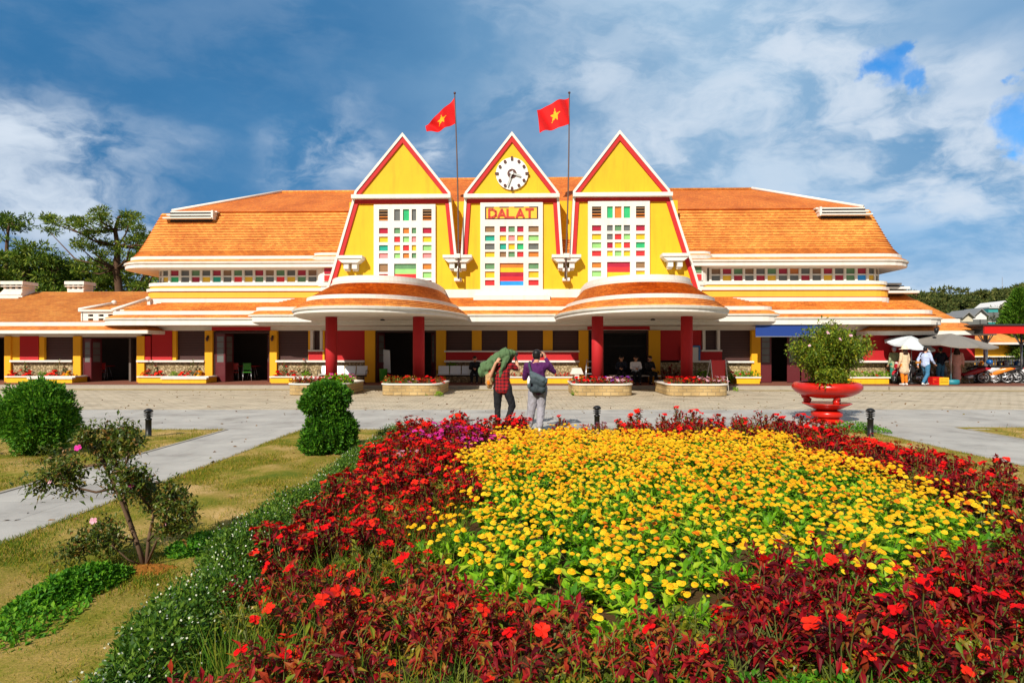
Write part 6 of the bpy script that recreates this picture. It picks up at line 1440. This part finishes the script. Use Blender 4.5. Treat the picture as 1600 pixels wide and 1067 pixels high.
# seated people in the shade of the gated doorway
def seated(**k):
    return stand(head=(0, .10, 1.18), face=(0, 1, -.25), neck=(0, .03, 1.04), chest=(0, .0, .82), pelvis=(0, -.05, .53), sh_l=(-.18, .02, .97), sh_r=(.18, .02, .97), el_l=(-.22, .12, .74), el_r=(.22, .12, .74), wr_l=(-.06, .32, .72), wr_r=(.06, .32, .72), hip_l=(-.09, 0, .52), hip_r=(.09, 0, .52), kn_l=(-.12, .42, .50), kn_r=(.12, .42, .50), an_l=(-.12, .40, .08), an_r=(.12, .40, .08), to_l=(-.13, .55, .035), to_r=(.13, .55, .035), **k)
e = empty('bench', tuple(spx(992, -1.55, .15)), TH, 'low dark plank bench under the three people sitting by the gated doorway', 'bench')
mb = MB(); mb.box(-1.15, 1.15, -.18, .18, .36, .41, 'soffit_plaster'); mb.build('seat', e)
for s in (-1, -.15, .7, 1): mb = MB(); mb.box(s - .03, s + .03, -.15, .15, 0, .36, 'iron_black'); mb.build('leg', e)
person(spx(993, -1.6, .15), math.pi, 'seated person in a white shirt bending over a phone by the gated doorway', seated(), dict(top='cloth_white', legs='cloth_black'), .018)
person(spx(1014, -1.55, .15), math.pi + .3, 'seated person in dark clothes at the end of the plank bench', seated(), dict(top='cloth_black', legs='cloth_black'), .018)
person(spx(971, -1.5, .15), math.pi - .2, 'seated person in dark clothes next to the red column', seated(), dict(top='cloth_darknavy', legs='cloth_black'), .018)
person(spx(742, -1.25, .13), math.pi, 'person in black sitting at the end of the shaded grey bench', seated(), dict(top='cloth_black', legs='cloth_black'), .018)
# people by the parasols on the right
wl = lambda ph: stand(kn_l=(-.10, .02 + .16 * ph, .50), an_l=(-.10, .26 * ph - .02, .10), to_l=(-.1, .26 * ph + .13, .06), kn_r=(.10, .08 - .1 * ph, .49), an_r=(.10, -.36 * ph, .12), to_r=(.1, -.36 * ph + .13, .05), el_l=(-.25, -.12 * ph, 1.12), wr_l=(-.24, .06 - .2 * ph, .90), el_r=(.25, .06 * ph, 1.12), wr_r=(.24, .22 * ph + .05, .94))
Y0 = 28.4
p = at(1413, 547, Y0); lady = person((p.x, Y0, .155), .3, 'person in a beige coat and orange trousers wearing a cream sun hat', stand(), dict(top='cloth_coat', legs='cloth_orange', hem=.36, shoe='shoe_white', longhair=True, hair='hair_brown', crop=.8), .018)
mb = MB(); mb.lathe([(.02, .13), (.10, .12), (.115, .02), (.125, .0), (.22, -.03), (.235, -.035), (.12, -.015)], (0, .0, 1.63), 'straw_hat', 22); o = mb.build('sun_hat'); o.matrix_world = Matrix.Translation((p.x, Y0, .155)) @ Matrix.Rotation(.3, 4, 'Z'); tag(o, 'cream sun hat worn by the person in the beige coat', 'hat')
p = at(1446, 547, Y0 - .2); person((p.x, Y0 - .2, .155), -1.1, 'person in a pale blue shirt and jeans striding past the parasols', wl(1.0), dict(top='cloth_lightblue', legs='cloth_denim', hem=.06, shoe='shoe_white'), .018)
e = empty('shoulder_bag', (0, 0, 0), 0, 'tan shoulder bag carried by the person in the pale blue shirt', 'bag'); e.matrix_world = Matrix.Translation((p.x, Y0 - .2, .155)) @ Matrix.Rotation(-1.1, 4, 'Z')
body('pouch', [((-.27, -.12, 1.0), .09, (-.27, .04, 1.0), .09)], 'bag_tan', e, .016, 2); body('strap', [((-.25, -.1, 1.05), .02, (-.1, -.1, 1.42), .02), ((-.1, -.1, 1.42), .02, (.1, .02, 1.45), .02)], 'hair_black', e, .014, 1)
p = at(1469.5, 547, Y0 + 1.5); person((p.x, Y0 + 1.5, .155), .1, 'person in a black shirt and blue jeans standing at the parasol stall', stand(wr_l=(-.3, .2, 1.05), wr_r=(.34, .2, 1.02), el_l=(-.32, .0, 1.16), el_r=(.33, .0, 1.15)), dict(top='cloth_darknavy', legs='cloth_denim', hem=.03), .018)
p = at(1495, 547, Y0 + 1.2); person((p.x, Y0 + 1.2, .155), -.6, 'person in a pink patterned top and long pink skirt under the grey parasol', stand(), dict(top='cloth_pink', legs='cloth_pink', skirt=True, hem=.06, longhair=True, hair='hair_brown'), .018)
p = at(1397, 547, Y0 + 1.6); person((p.x, Y0 + 1.6, .155), .2, 'person in sage green with a pale hood behind the person in the beige coat', stand(), dict(top='cloth_sage', legs='cloth_teal', hem=.2, hair='cloth_lightblue'), .018)
# ------------------------------------------------------------------ motorbikes
for n, c in (('bike_red', (.40, .008, .02)), ('bike_white', (.6, .6, .62)), ('bike_black', (.015, .015, .018)), ('bike_blue', (.01, .10, .32)), ('bike_orange', (.7, .22, .02)), ('bike_grey', (.22, .23, .24))): plain(n, c, .25, 0, .6)
plain('rubber', (.012, .012, .012), .8); plain('tail_lamp', (.5, .01, .008), .25); plain('clear_lamp', (.6, .6, .58), .15)
def torus(mb, c, R, r, mat, seg=28, k=8):
    rings = []
    for i in range(seg):
        a = 2 * math.pi * i / seg; rings.append([(c[0], c[1] + (R + r * math.cos(b) ) * math.cos(a), c[2] + (R + r * math.cos(b)) * math.sin(a)) if False else (c[0] + r * math.sin(2 * math.pi * j / k), c[1] + (R + r * math.cos(2 * math.pi * j / k)) * math.cos(a), c[2] + (R + r * math.cos(2 * math.pi * j / k)) * math.sin(a)) for j in range(k) for b in (0,)])
    mb.loft(rings + [rings[0]], mat, True, None, None, True)
def make_bike(paint):
    e = empty('motorbike', (0, 0, 0))
    for y in (-.60, .64):
        mb = MB(); torus(mb, (0, y, .28), .245, .042, 'rubber'); w = mb.build('wheel', e)
        mb = MB(); torus(mb, (0, y, .28), .20, .014, 'steel', 24, 6)
        for k in range(6): a = k * math.pi / 3; mb.tube([(0, y, .28), (0, y + .2 * math.cos(a), .28 + .2 * math.sin(a))], .010, 'steel', 5)
        mb.tube([(-.06, y, .28), (.06, y, .28)], .035, 'steel', 10); mb.build('rim', w)
    def shell(name, prof, mat):     # prof: (y, half width, z low, z high)
        mb = MB(); rings = []
        for y, w, z0, z1 in prof: zc, h = (z0 + z1) / 2, (z1 - z0) / 2; rings.append([(w * math.copysign(abs(math.cos(t)) ** .7, math.cos(t)), y, zc + h * math.copysign(abs(math.sin(t)) ** .7, math.sin(t))) for t in [2 * math.pi * q / 14 for q in range(14)]])
        mb.loft(rings, mat, True, mat, mat, True); return mb.build(name, e)
    shell('body', [(-.86, .03, .66, .72), (-.70, .10, .60, .76), (-.40, .13, .46, .74), (-.10, .10, .34, .60), (.12, .07, .32, .46), (.26, .06, .34, .50)], paint)
    shell('front_fairing', [(.24, .17, .34, .72), (.34, .19, .36, .86), (.44, .14, .50, .96), (.50, .06, .70, .92)], paint)
    shell('handlebar_cowl', [(.28, .05, .92, 1.0), (.36, .13, .90, 1.06), (.46, .10, .90, 1.02), (.50, .04, .93, .98)], paint)
    shell('seat', [(-.74, .06, .75, .80), (-.60, .13, .74, .83), (-.25, .13, .72, .80), (-.02, .10, .64, .74), (.05, .05, .62, .68)], 'rubber')
    shell('front_fender', [(.42, .05, .52, .56), (.56, .07, .55, .62), (.70, .07, .55, .61), (.88, .04, .42, .47)], paint)
    shell('rear_fender', [(-.92, .05, .40, .46), (-.80, .06, .52, .60), (-.62, .06, .56, .64)], 'rubber')
    shell('engine', [(-.22, .10, .22, .42), (-.05, .13, .16, .40), (.14, .10, .20, .38)], 'steel')
    mb = MB(); mb.tube([(.13, .05, .24), (.16, -.3, .22), (.17, -.45, .28), (.17, -.85, .40)], [.025, .03, .05, .055], 'steel', 10); mb.build('exhaust', e)
    mb = MB()
    for s in (-1, 1): mb.tube([(s * .07, .64, .28), (s * .075, .44, .82)], .022, 'steel', 8)
    mb.build('fork', e)
    mb = MB(); mb.tube([(-.34, .28, 1.0), (-.12, .36, .99), (.12, .36, .99), (.34, .28, 1.0)], .016, 'rubber', 8); mb.build('handlebar', e)
    for s in (-1, 1): mb = MB(); mb.tube([(s * .22, .34, 1.0), (s * .27, .36, 1.16)], .008, 'iron_black', 6); mb.ball((s * .28, .36, 1.19), (.06, .015, .04), 'iron_black', 10, 6); mb.build('mirror', e)
    mb = MB(); mb.ball((0, .495, .96), (.07, .03, .05), 'clear_lamp', 12, 8); mb.build('headlight', e); mb = MB(); mb.ball((0, -.875, .70), (.07, .03, .035), 'tail_lamp', 12, 8); mb.build('tail_light', e)
    mb = MB(); mb.box(-.09, .09, -.945, -.935, .46, .58, 'clear_lamp'); mb.build('number_plate', e)
    mb = MB(); mb.tube([(-.1, .0, .22), (-.26, -.08, .02)], .014, 'steel', 6); mb.build('side_stand', e)
    return e
protos = {}
def bike(px, Y, rz, paint, label):
    if paint not in protos: protos[paint] = make_bike(paint); o = protos[paint]
    else: o = copy_tree(protos[paint])
    x = (px - 800) * Y / FPX; o.location = (x, Y, .152); o.rotation_euler = (0, 0, rz); tag(o, label, 'motorbike', 'parked motorbikes'); return o
bike(1432, 29.6, 1.9, 'bike_black', 'dark motorbike parked behind the striding person, front wheel showing'); bike(1408, 30.0, 2.2, 'bike_red', 'dark red motorbike parked by the flower planter end'); bike(1480, 30.6, 2.0, 'bike_grey', 'grey motorbike parked behind the grey parasol pole')
bike(1512, 30.3, 1.01, 'bike_red', 'red motorbike first in the parked row, next to the person in pink'); bike(1530, 30.4, 1.08, 'bike_white', 'white motorbike parked between the red one and the orange one'); bike(1549, 30.2, 1.06, 'bike_orange', 'orange motorbike in the middle of the parked row')
bike(1563, 30.6, 1.04, 'bike_black', 'black motorbike right of the orange one'); bike(1577, 31.2, 1.08, 'bike_grey', 'grey motorbike in the shade of the red canopy'); bike(1590, 31.0, 0.95, 'bike_white', 'white motorbike near the right edge of the photo')
bike(1604, 31.2, 1.06, 'bike_blue', 'blue motorbike cut by the right edge of the photo'); bike(1508, 31.8, 1.01, 'bike_white', 'white motorbike in the second row behind the red one'); bike(1558, 32.4, 1.06, 'bike_blue', 'blue motorbike in the second row behind the steel post'); bike(1585, 32.6, 1.06, 'bike_red', 'red motorbike in the second row under the red canopy')
mb = MB(); mb.ball((0, 0, 0), (.14, .16, .13), 'bike_blue'); o = mb.build('helmet'); o.location = at(1546, 567, 29.9); o.location.z = .152 + 1.0; tag(o, 'blue helmet hung on the orange motorbike', 'helmet')
# ------------------------------------------------------------------ parasols and stall goods
plain('cloth_parasol_white', (.52, .57, .62), .8); plain('cloth_parasol_grey', (.20, .185, .165), .85)
def parasol(px, Y, pole_z, r, h, mat, label, tilt, base, sag, n=8, ell=1.0):
    x = (px - 800) * Y / FPX; e = empty('parasol', (x, Y, .152), 0, label, 'parasol'); z0 = pole_z - .152
    mb = MB(); mb.tube([(0, 0, 0), (0, 0, z0)], .022, 'steel', 10); mb.build('pole', e)
    mb = MB(); V = []; rows = 5; seg = n * 4
    R = Matrix.Rotation(tilt[0], 3, 'X') @ Matrix.Rotation(tilt[1], 3, 'Y')
    rings = []
    for i in range(rows + 1):
        q = max(i / rows, .02); ring = []
        for j in range(seg):
            a = 2 * math.pi * j / seg; k = 1 - .07 * abs(math.sin(a * n / 2)); zz = -h * (q ** 1.5 * (1 - sag) + q * sag) - .07 * abs(math.sin(a * n / 2)) * q
            p = R @ Vector((r * q * k * math.cos(a) * ell, r * q * k * math.sin(a), zz)); ring.append((p.x, p.y, p.z + z0))
        rings.append(ring)
    drop = [(x_, y_, z_ - .07) for x_, y_, z_ in rings[-1]]
    mb.loft(rings + [drop], mat); c = mb.build('canopy', e)
    for k in range(n):
        a = 2 * math.pi * k / n; p = R @ Vector((r * .98 * math.cos(a) * ell, r * .98 * math.sin(a), -h - .01)); m_ = R @ Vector((r * .5 * math.cos(a) * ell, r * .5 * math.sin(a), -h * .42 - .03)); mb = MB(); mb.tube([(0, 0, z0 - .03), (m_.x, m_.y, m_.z + z0), (p.x, p.y, p.z + z0)], .009, 'iron_black', 5); mb.build('rib', c)
    mb = MB()
    if base == 'drum': mb.lathe([(.30, 0), (.33, .02), (.33, .20), (.29, .22), (.02, .21)], (0, 0, 0), 'cloth_teal2', 24)
    else: mb.lathe([(.25, 0), (.25, .06), (.05, .09), (.04, .3)], (0, 0, 0), 'iron_black', 20)
    mb.build('base', e); return e
plain('cloth_teal2', (.015, .22, .28), .5)
parasol(1424, 29.4, 2.36, 1.05, .40, 'cloth_parasol_white', 'white parasol tilted towards the plaza, above the person in the beige coat', (.18, .14), 'disc', .3)
parasol(1486, 29.2, 2.47, 1.8, .42, 'cloth_parasol_grey', 'wide faded grey parasol on a pole set in a teal drum', (.10, .05), 'drum', .7, 8, 1.0)
def crate(px, Y, w, d, h, mat, label):
    x = (px - 800) * Y / FPX; e = empty('crate', (x, Y, .152), .1, label, 'crate')
    mb = MB(); mb.box(-w, w, -d, d, 0, .03, mat); mb.build('bottom', e)
    for (a, b_, c, f) in ((-w, w, -d, -d + .025), (-w, w, d - .025, d), (-w, -w + .025, -d + .026, d - .026), (w - .025, w, -d + .026, d - .026)):
        mb = MB()
        for k in range(3): z = .031 + k * h / 3; mb.box(a, b_, c, f, z, z + h / 3 - .02, mat)
        for sx in (0, 1): mb.box(a + (b_ - a) * sx * .96 - .001, a + (b_ - a) * sx * .96 + .03, c - .003, f + .003, .03, h, mat)
        mb.build('side', e)
    return e
crate(1460, 28.9, .25, .2, .34, 'red_sign', 'red slatted crate on the plaza beside the striding person'); crate(1470, 28.9, .22, .2, .32, 'gold_board', 'ochre slatted crate between the red crate and the teal drum')
# ------------------------------------------------------------------ carport with red fascia
e = empty('carport', tuple(at(1560, 547, 31.5).xy) + (.152,), TH, 'flat-roofed carport with bright red fascia on steel posts sheltering motorbikes', 'carport'); cx = e.location.x
def lx(px, Y): return (px - 800) * Y / FPX - cx
mb = MB(); x0, x1 = lx(1540, 29), lx(1760, 29); mb.box(x0, x1, -2.6, -2.5, 2.30, 2.66, 'red_sign'); mb.box(x0, x0 + .08, -2.5, 3.5, 2.30, 2.66, 'dark_roof'); mb.build('fascia', e)
mb = MB(); mb.box(x0 - .08, x1, -2.66, 4.0, 2.662, 2.74, 'dark_roof'); mb.build('roof', e); mb = MB(); mb.poly([(x0 - 1.1, -1.2, 2.5), (x0, -2.5, 2.5), (x0, 3.2, 2.5), (x0 - 1.1, 3.2, 2.5)], 'dark_roof'); mb.box(x0 - 1.1, x0 - .002, -1.2, 3.2, 2.52, 2.65, 'dark_roof'); mb.build('side_roof', e)
for px, Y in ((1541.5, 30.6), (1596, 30.9), (1680, 31)):
    mb = MB(); x = lx(px, Y); y = Y - e.location.y; mb.tube([(x, y, 0), (x, y, 2.35)], .09 if px < 1590 else .05, 'steel', 12)
    for s in (-1, 1): mb.tube([(x, y, 1.75), (x + s * .5, y, 2.5)], .025, 'steel', 6); mb.tube([(x, y, 1.75), (x, y + s * .5, 2.5)], .025, 'steel', 6)
    mb.build('post', e)
# ochre building with slatted fence behind the bikes
e = empty('kiosk', tuple(at(1530, 547, 38).xy) + (.14,), TH, 'low ochre building with tiled eave behind the parked motorbikes', 'building')
mb = MB(); mb.box(-3.2, 2.0, 0, 4, .0, 2.0, 'ochre_plaster'); mb.build('wall', e); mb = MB(); mb.box(-3.4, 2.2, -.3, 0, 1.15, 1.22, W); mb.build('sill', e)
mb = MB(); mb.loft([[(-3.6, -.8, 1.9), (2.4, -.8, 1.9), (2.4, 5, 1.9), (-3.6, 5, 1.9)], [(-3.6, -.8, 2.02), (2.4, -.8, 2.02), (2.4, 5, 2.02), (-3.6, 5, 2.02)], [(-2.6, 1.6, 2.9), (1.4, 1.6, 2.9), (1.4, 2.4, 2.9), (-2.6, 2.4, 2.9)]], [W, T], True, W, T); mb.build('roof', e)
e = empty('slat_fence', tuple(at(1530, 547, 36.5).xy) + (.14,), TH, 'grey vertical slat fence between the motorbikes and the ochre building', 'fence')
mb = MB()
for i in range(34): mb.box(-2.6 + i * .15, -2.6 + i * .15 + .09, 0, .03, .05, 1.05, 'steel')
for z in (.25, .85): mb.box(-2.65, 2.55, .031, .07, z, z + .06, 'iron_black')
mb.build('panel', e)
for x in (-2.65, 0, 2.55): mb = MB(); mb.box(x - .05, x + .05, .08, .18, 0, 1.15, 'iron_black'); mb.build('post', e)
# dark trees behind the carport handled below
# ------------------------------------------------------------------ trees
def needle_clumps(C, R, per, L, Wd, rng, flat=.6):
    idx = np.repeat(np.arange(len(C)), per); d = unit(rng.normal(0, 1, (len(idx), 3))); q = rng.uniform(.35, 1.0, len(idx)) ** .6
    P = C[idx] + d * q[:, None] * R[idx] * np.array([1, 1, flat]); D = d + rng.normal(0, .6, d.shape) + np.array([0, 0, .35]); return quads(P, D, L * rng.uniform(.6, 1.3, len(idx)), Wd * rng.uniform(.7, 1.3, len(idx)), rng)
def pine(name, base, trunk, clumps, rad, label, seed, per=170, L=.42, Wd=.12, mat='needle', r0=.38, group=None, flat=.45, limbs=True):
    """trunk: world points; clumps: world centres. Limbs run from the trunk to every clump"""
    rng = np.random.default_rng(seed); e = empty(name, tuple(base), 0, label, 'tree', group); b = Vector(base); mb = MB(); tp = [Vector(p) - b for p in trunk]; n = len(tp)
    mb.tube(tp, [r0 * (1 - .72 * i / (n - 1)) for i in range(n)], 'bark', 9)
    C = np.array([tuple(Vector(c) - b) for c in clumps]); sub = []
    for c in C:
        cv = Vector(c); k = min(range(n), key=lambda i: (tp[i] - (cv - Vector((0, 0, .35 * (cv - tp[i]).length)))).length); s = tp[k]
        if limbs: m = s.lerp(cv, .55) + Vector((rng.normal(0, .2), rng.normal(0, .2), -.12 * (cv - s).length)); mb.tube([s, m, cv], [r0 * .26, r0 * .17, r0 * .06], 'bark', 5)
        for _ in range(4): sub.append(c + rng.normal(0, .55, 3) * rad * np.array([1, 1, .45]))
    mb.build('trunk', e); S = np.array(sub); Rr = (rad * rng.uniform(.45, .85, len(S)))[:, None]; V, F = needle_clumps(S, Rr, per // 4, L, Wd, rng, flat)
    link_mesh('crown', np_mesh('crown', V, F, [mat if mat in MAT else 'pine_needle']), e); return e
trng = random.Random(8)
Yp = 54.0
cl = [(72, 345), (88, 343), (104, 352), (118, 344), (130, 356), (142, 347), (156, 338), (153, 330), (168, 345), (160, 360), (182, 352), (196, 338), (207, 336), (200, 352), (216, 358), (135, 368), (118, 380), (140, 388), (165, 380), (155, 400), (182, 392), (205, 378), (225, 372), (240, 378), (256, 372), (230, 392), (250, 388), (268, 366), (212, 405), (190, 415), (150, 415), (170, 430), (140, 436), (215, 428), (235, 412), (252, 405), (196, 440), (128, 424), (222, 446), (75, 360)]
pine('pine_tree', at(190, 547, Yp) - Vector((0, 0, 1.71)), [at(190, 560, Yp), at(188, 470, Yp), at(182, 420, Yp), at(184, 385, Yp), at(180, 360, Yp), at(186, 338, Yp)], [at(x, y, Yp + trng.uniform(-3, 3)) for x, y in cl], .62, 'tall spreading pine with a leaning crown rising behind the low wing', 31, 250, .36, .08)
Yq = 60
pine('pine_tree', at(8, 547, Yq) - Vector((0, 0, 1.71)), [at(6, 560, Yq), at(8, 440, Yq), at(11, 380, Yq), at(14, 345, Yq)], [at(x, y, Yq + trng.uniform(-1.5, 1.5)) for x, y in ((0, 345), (10, 340), (20, 341), (30, 350), (-12, 350), (22, 354), (2, 352), (34, 356))], .75, 'slim umbrella pine with a bare trunk at the far left', 32, 220, .36, .1, r0=.28)
def crowd(px, top, bot, w, Y, seed, label, mat='pine_needle', n=20, rad=.9, group=None, per=230):
    r = random.Random(seed); cs = []
    for i in range(n):
        t = (i + .5) / n; y = top + (bot - top) * t; k = w * (.28 + .72 * min(1, t * 1.7)) * r.choice((.75, 1, 1.2)); cs.append(at(px + r.uniform(-k, k), y + r.uniform(-4, 4), Y + r.uniform(-k, k) * Y / FPX))
    pine('pine_tree', at(px, 547, Y) - Vector((0, 0, 1.71)), [at(px, 560, Y), at(px + 2, (top + bot) / 2, Y), at(px, top + 3, Y)], cs, rad, label, seed, per, .42, .11, mat, .26, group)
for (px, top, bot, w, Y, lab) in ((40, 384, 460, 40, 58, 'bushy dark pine below the umbrella pine'), (82, 398, 462, 34, 57, 'low bushy pine left of the spreading pine'), (-10, 402, 470, 40, 55, 'dark pine at the left picture edge behind the chimney'), (118, 408, 462, 30, 59, 'rounded pine filling the gap left of the spreading pine'), (158, 412, 465, 26, 62, 'small pine behind the foot of the spreading pine'), (228, 378, 462, 34, 63, 'dense pine between the spreading pine and the upper roof'), (262, 370, 450, 30, 66, 'dark pine behind the left end of the upper roof'), (20, 400, 470, 40, 66, 'dark pine deep behind the left chimney')):
    crowd(px, top, bot, w, Y, 100 + px, lab)
# hill on the right with many pines and a few houses
ground_mat('hill_scrub', [(.3, (.03, .045, .012)), (.6, (.08, .09, .025)), (.8, (.14, .11, .05))], .15, 2)
def hill():
    xs = np.linspace(40, 330, 60); ys = np.linspace(70, 330, 50); X, Y = np.meshgrid(xs, ys)
    Zv = -1.0 + 15 * np.clip((Y - 85) / 110, 0, 1) ** 1.2 * np.clip((X - 45) / 60, 0, 1) + .8 * np.sin(X * .11) * np.sin(Y * .09); V = np.stack([X, Y, Zv], -1).reshape(-1, 3); n, m = len(xs), len(ys); i = (np.arange(m - 1)[:, None] * n + np.arange(n - 1)[None]).ravel()
    tag(link_mesh('hill', np_mesh('hill', V, np.stack([i, i + 1, i + n + 1, i + n], 1), ['hill_scrub'], None, True)), kind='structure')
hill()
def hz(x, y): return -1.0 + 15 * max(0, min(1, (y - 85) / 110)) ** 1.2 * max(0, min(1, (x - 45) / 60))
HP = []
for v in range(3):
    r = random.Random(200 + v); cs = [(r.uniform(-1, 1) * 3.0 * k, r.uniform(-1, 1) * 3.0 * k, z) for z, k in [(q, .4 + .75 * (q - 4.6) / 4) for q in [r.uniform(4.6, 8.6) for _ in range(17)]]]
    e = pine('pine_tree', (0, 0, 0), [(0, 0, -.5), (.1, 0, 4), (0, .1, 8)], cs, .95, 'x', 210 + v, 170, .75, .24, 'far_pine_needle', .26, None, .35); e.location = (130 + v * 6, 128 + 6 * v, hz(130 + v * 6, 128 + 6 * v) - .3); HP.append(e); tag(e, 'umbrella-crowned pine among many on the far hill', 'tree', 'pines on the far hill')
def hill_pine(px, Y, z_top, s):
    x = (px - 800) * Y / FPX; o = copy_tree(HP[trng.randrange(3)]); o.location = (x, Y, z_top - 9.2 * s); o.rotation_euler = (0, 0, trng.uniform(0, 6.28)); o.scale = (s, s, s)
TOP = lambda px: np.interp(px, [1400, 1425, 1445, 1460, 1490, 1505, 1530, 1560, 1600, 1640], [462, 452, 447, 449, 458, 458, 452, 448, 441, 440])
for i in range(26):
    px = 1405 + i * 9.2; Y = trng.uniform(118, 135); hill_pine(px, Y, EYE + (547 - TOP(px) + trng.uniform(-4.0, 5)) * Y / FPX * .97, trng.uniform(.85, 1.35))
for i in range(17):
    px = 1410 + i * 14 + trng.uniform(-3, 3); Y = trng.uniform(98, 114); y = TOP(px) + 14 + trng.uniform(-4, 8); hill_pine(px, Y, EYE + (547 - y) * Y / FPX, trng.uniform(.7, .95))
for i in range(14):
    px = 1430 + i * 14 + trng.uniform(-3, 3); Y = trng.uniform(84, 95); y = TOP(px) + 29 + trng.uniform(-4, 6); hill_pine(px, Y, EYE + (547 - y) * Y / FPX, trng.uniform(.6, .8))
plain('house_wall_cream', (.55, .50, .38), .8); plain('house_wall_grey', (.42, .44, .45), .8); plain('house_roof_grey', (.20, .20, .20), .7); plain('house_wall_teal', (.03, .28, .27), .7); plain('house_white', (.7, .68, .66), .8)
def house(px, ytop, yeave, wpx, Y, wall, roof, label, gable=True, d=5):
    x = (px - 800) * Y / FPX; w = wpx * Y / FPX / 2; ze = EYE + (547 - yeave) * Y / FPX; zt = EYE + (547 - ytop) * Y / FPX; e = empty('house', (x, Y, 0), -.1, label, 'house')
    mb = MB(); mb.box(-w, w, 0, d, -1, ze, wall)
    if gable: mb.prism([(-w * .9, ze), (w * .9, ze), (0, zt - .15)], .05, d - .05, wall)
    mb.build('wall', e); mb = MB()
    if gable:
        for s in (-1, 1): mb.prism([(0, zt - .12), (0, zt), (s * w * 1.12, ze - .05), (s * w * 1.12, ze - .18)], -.35, d + .3, roof)
    else: mb.box(-w * 1.05, w * 1.05, -.2, d + .2, ze, ze + .2, roof)
    mb.build('roof', e)
    for k in (-.5, .45):
        mb = MB(); mb.box(w * k - .4, w * k + .4, -.06, .0, ze - 1.7, ze - .5, 'glass_gray'); f = mb.build('window', e)
        mb = MB(); mb.box(w * k - .46, w * k + .46, -.09, -.061, ze - 1.78, ze - 1.7, W); mb.build('sill', f)
house(1511, 487, 495, 17, 66, 'house_wall_cream', 'house_roof_grey', 'cream gabled house with a grey roof, nearest the station roof end'); house(1531, 482, 492, 20, 70, 'house_white', 'house_roof_grey', 'white gabled house with a grey roof, right of the cream one'); house(1494, 490, 492, 24, 78, 'house_wall_grey', 'house_roof_grey', 'long grey-roofed building behind the two gabled houses', False, 4)
house(1552, 481, 482, 14, 84, 'house_wall_teal', 'house_wall_grey', 'small teal block below the pale hillside house', False); house(1568, 470, 479, 20, 92, 'house_white', 'house_white', 'pale house high on the wooded hillside', True)
# bright conifer and dark trees near the carport
leafmat('cypress_leaf', [(0, (.03, .09, .008)), (.5, (.09, .21, .012)), (1, (.2, .34, .03))], .6, .25, .2)
def cypress(px, Y, h, r, seed, label, mat='cypress_leaf', n=12000):
    rng = np.random.default_rng(seed); x = (px - 800) * Y / FPX; e = empty('conifer_tree', (x, Y, 0), 0, label, 'tree'); z = h * (.06 + .94 * rng.uniform(0, 1, n) ** .9); a = rng.uniform(0, 6.28, n); lump = 1 + .30 * np.sin(a * 5 + z * 2.1) * np.sin(z * 3.2 + a * 2) + rng.normal(0, .1, n); k = np.sin(np.clip(1 - z / h, 0, 1) * 2.0).clip(.02, 1) ** .8
    q = rng.uniform(.55, 1, n); P = np.stack([np.cos(a) * r * k * lump * q, np.sin(a) * r * k * lump * q, z], 1); D = np.stack([np.cos(a), np.sin(a), np.full(n, .9)], 1) + rng.normal(0, .4, (n, 3)); V, F = quads(P, D, rng.uniform(.18, .38, n), rng.uniform(.05, .1, n), rng)
    link_mesh('crown', np_mesh('crown', V, F, [mat]), e); mb = MB(); mb.tube([(0, 0, -.1), (0, 0, h * .8)], [.16, .04], 'bark', 7); mb.build('trunk', e)
cypress(1592, 42, 5.6, 1.35, 1, 'bright green bushy conifer rising above the red carport'); cypress(1575, 45, 4.2, 1.2, 2, 'shorter green conifer left of the tall one above the carport'); cypress(1618, 44, 5.2, 1.5, 3, 'conifer cut off by the right edge above the carport')
cypress(1582, 40, 2.9, 1.5, 4, 'dark bushy evergreen in the shade behind the carport', 'pine_needle'); cypress(1602, 38, 2.8, 1.4, 5, 'dark bushy evergreen at the right edge behind the carport', 'pine_needle')
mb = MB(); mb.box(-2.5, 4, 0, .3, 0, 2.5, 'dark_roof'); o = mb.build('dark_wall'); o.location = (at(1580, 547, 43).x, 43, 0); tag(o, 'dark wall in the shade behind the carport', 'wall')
# radio mast on the hill
e = empty('radio_mast', (at(1566, 547, 150).x, 150, 10), 0, 'thin radio mast on the wooded hilltop', 'mast'); mb = MB(); mb.tube([(0, 0, 0), (0, 0, EYE + (547 - 433) * .15 - 10)], [.16, .05], 'steel', 6); mb.build('pole', e)
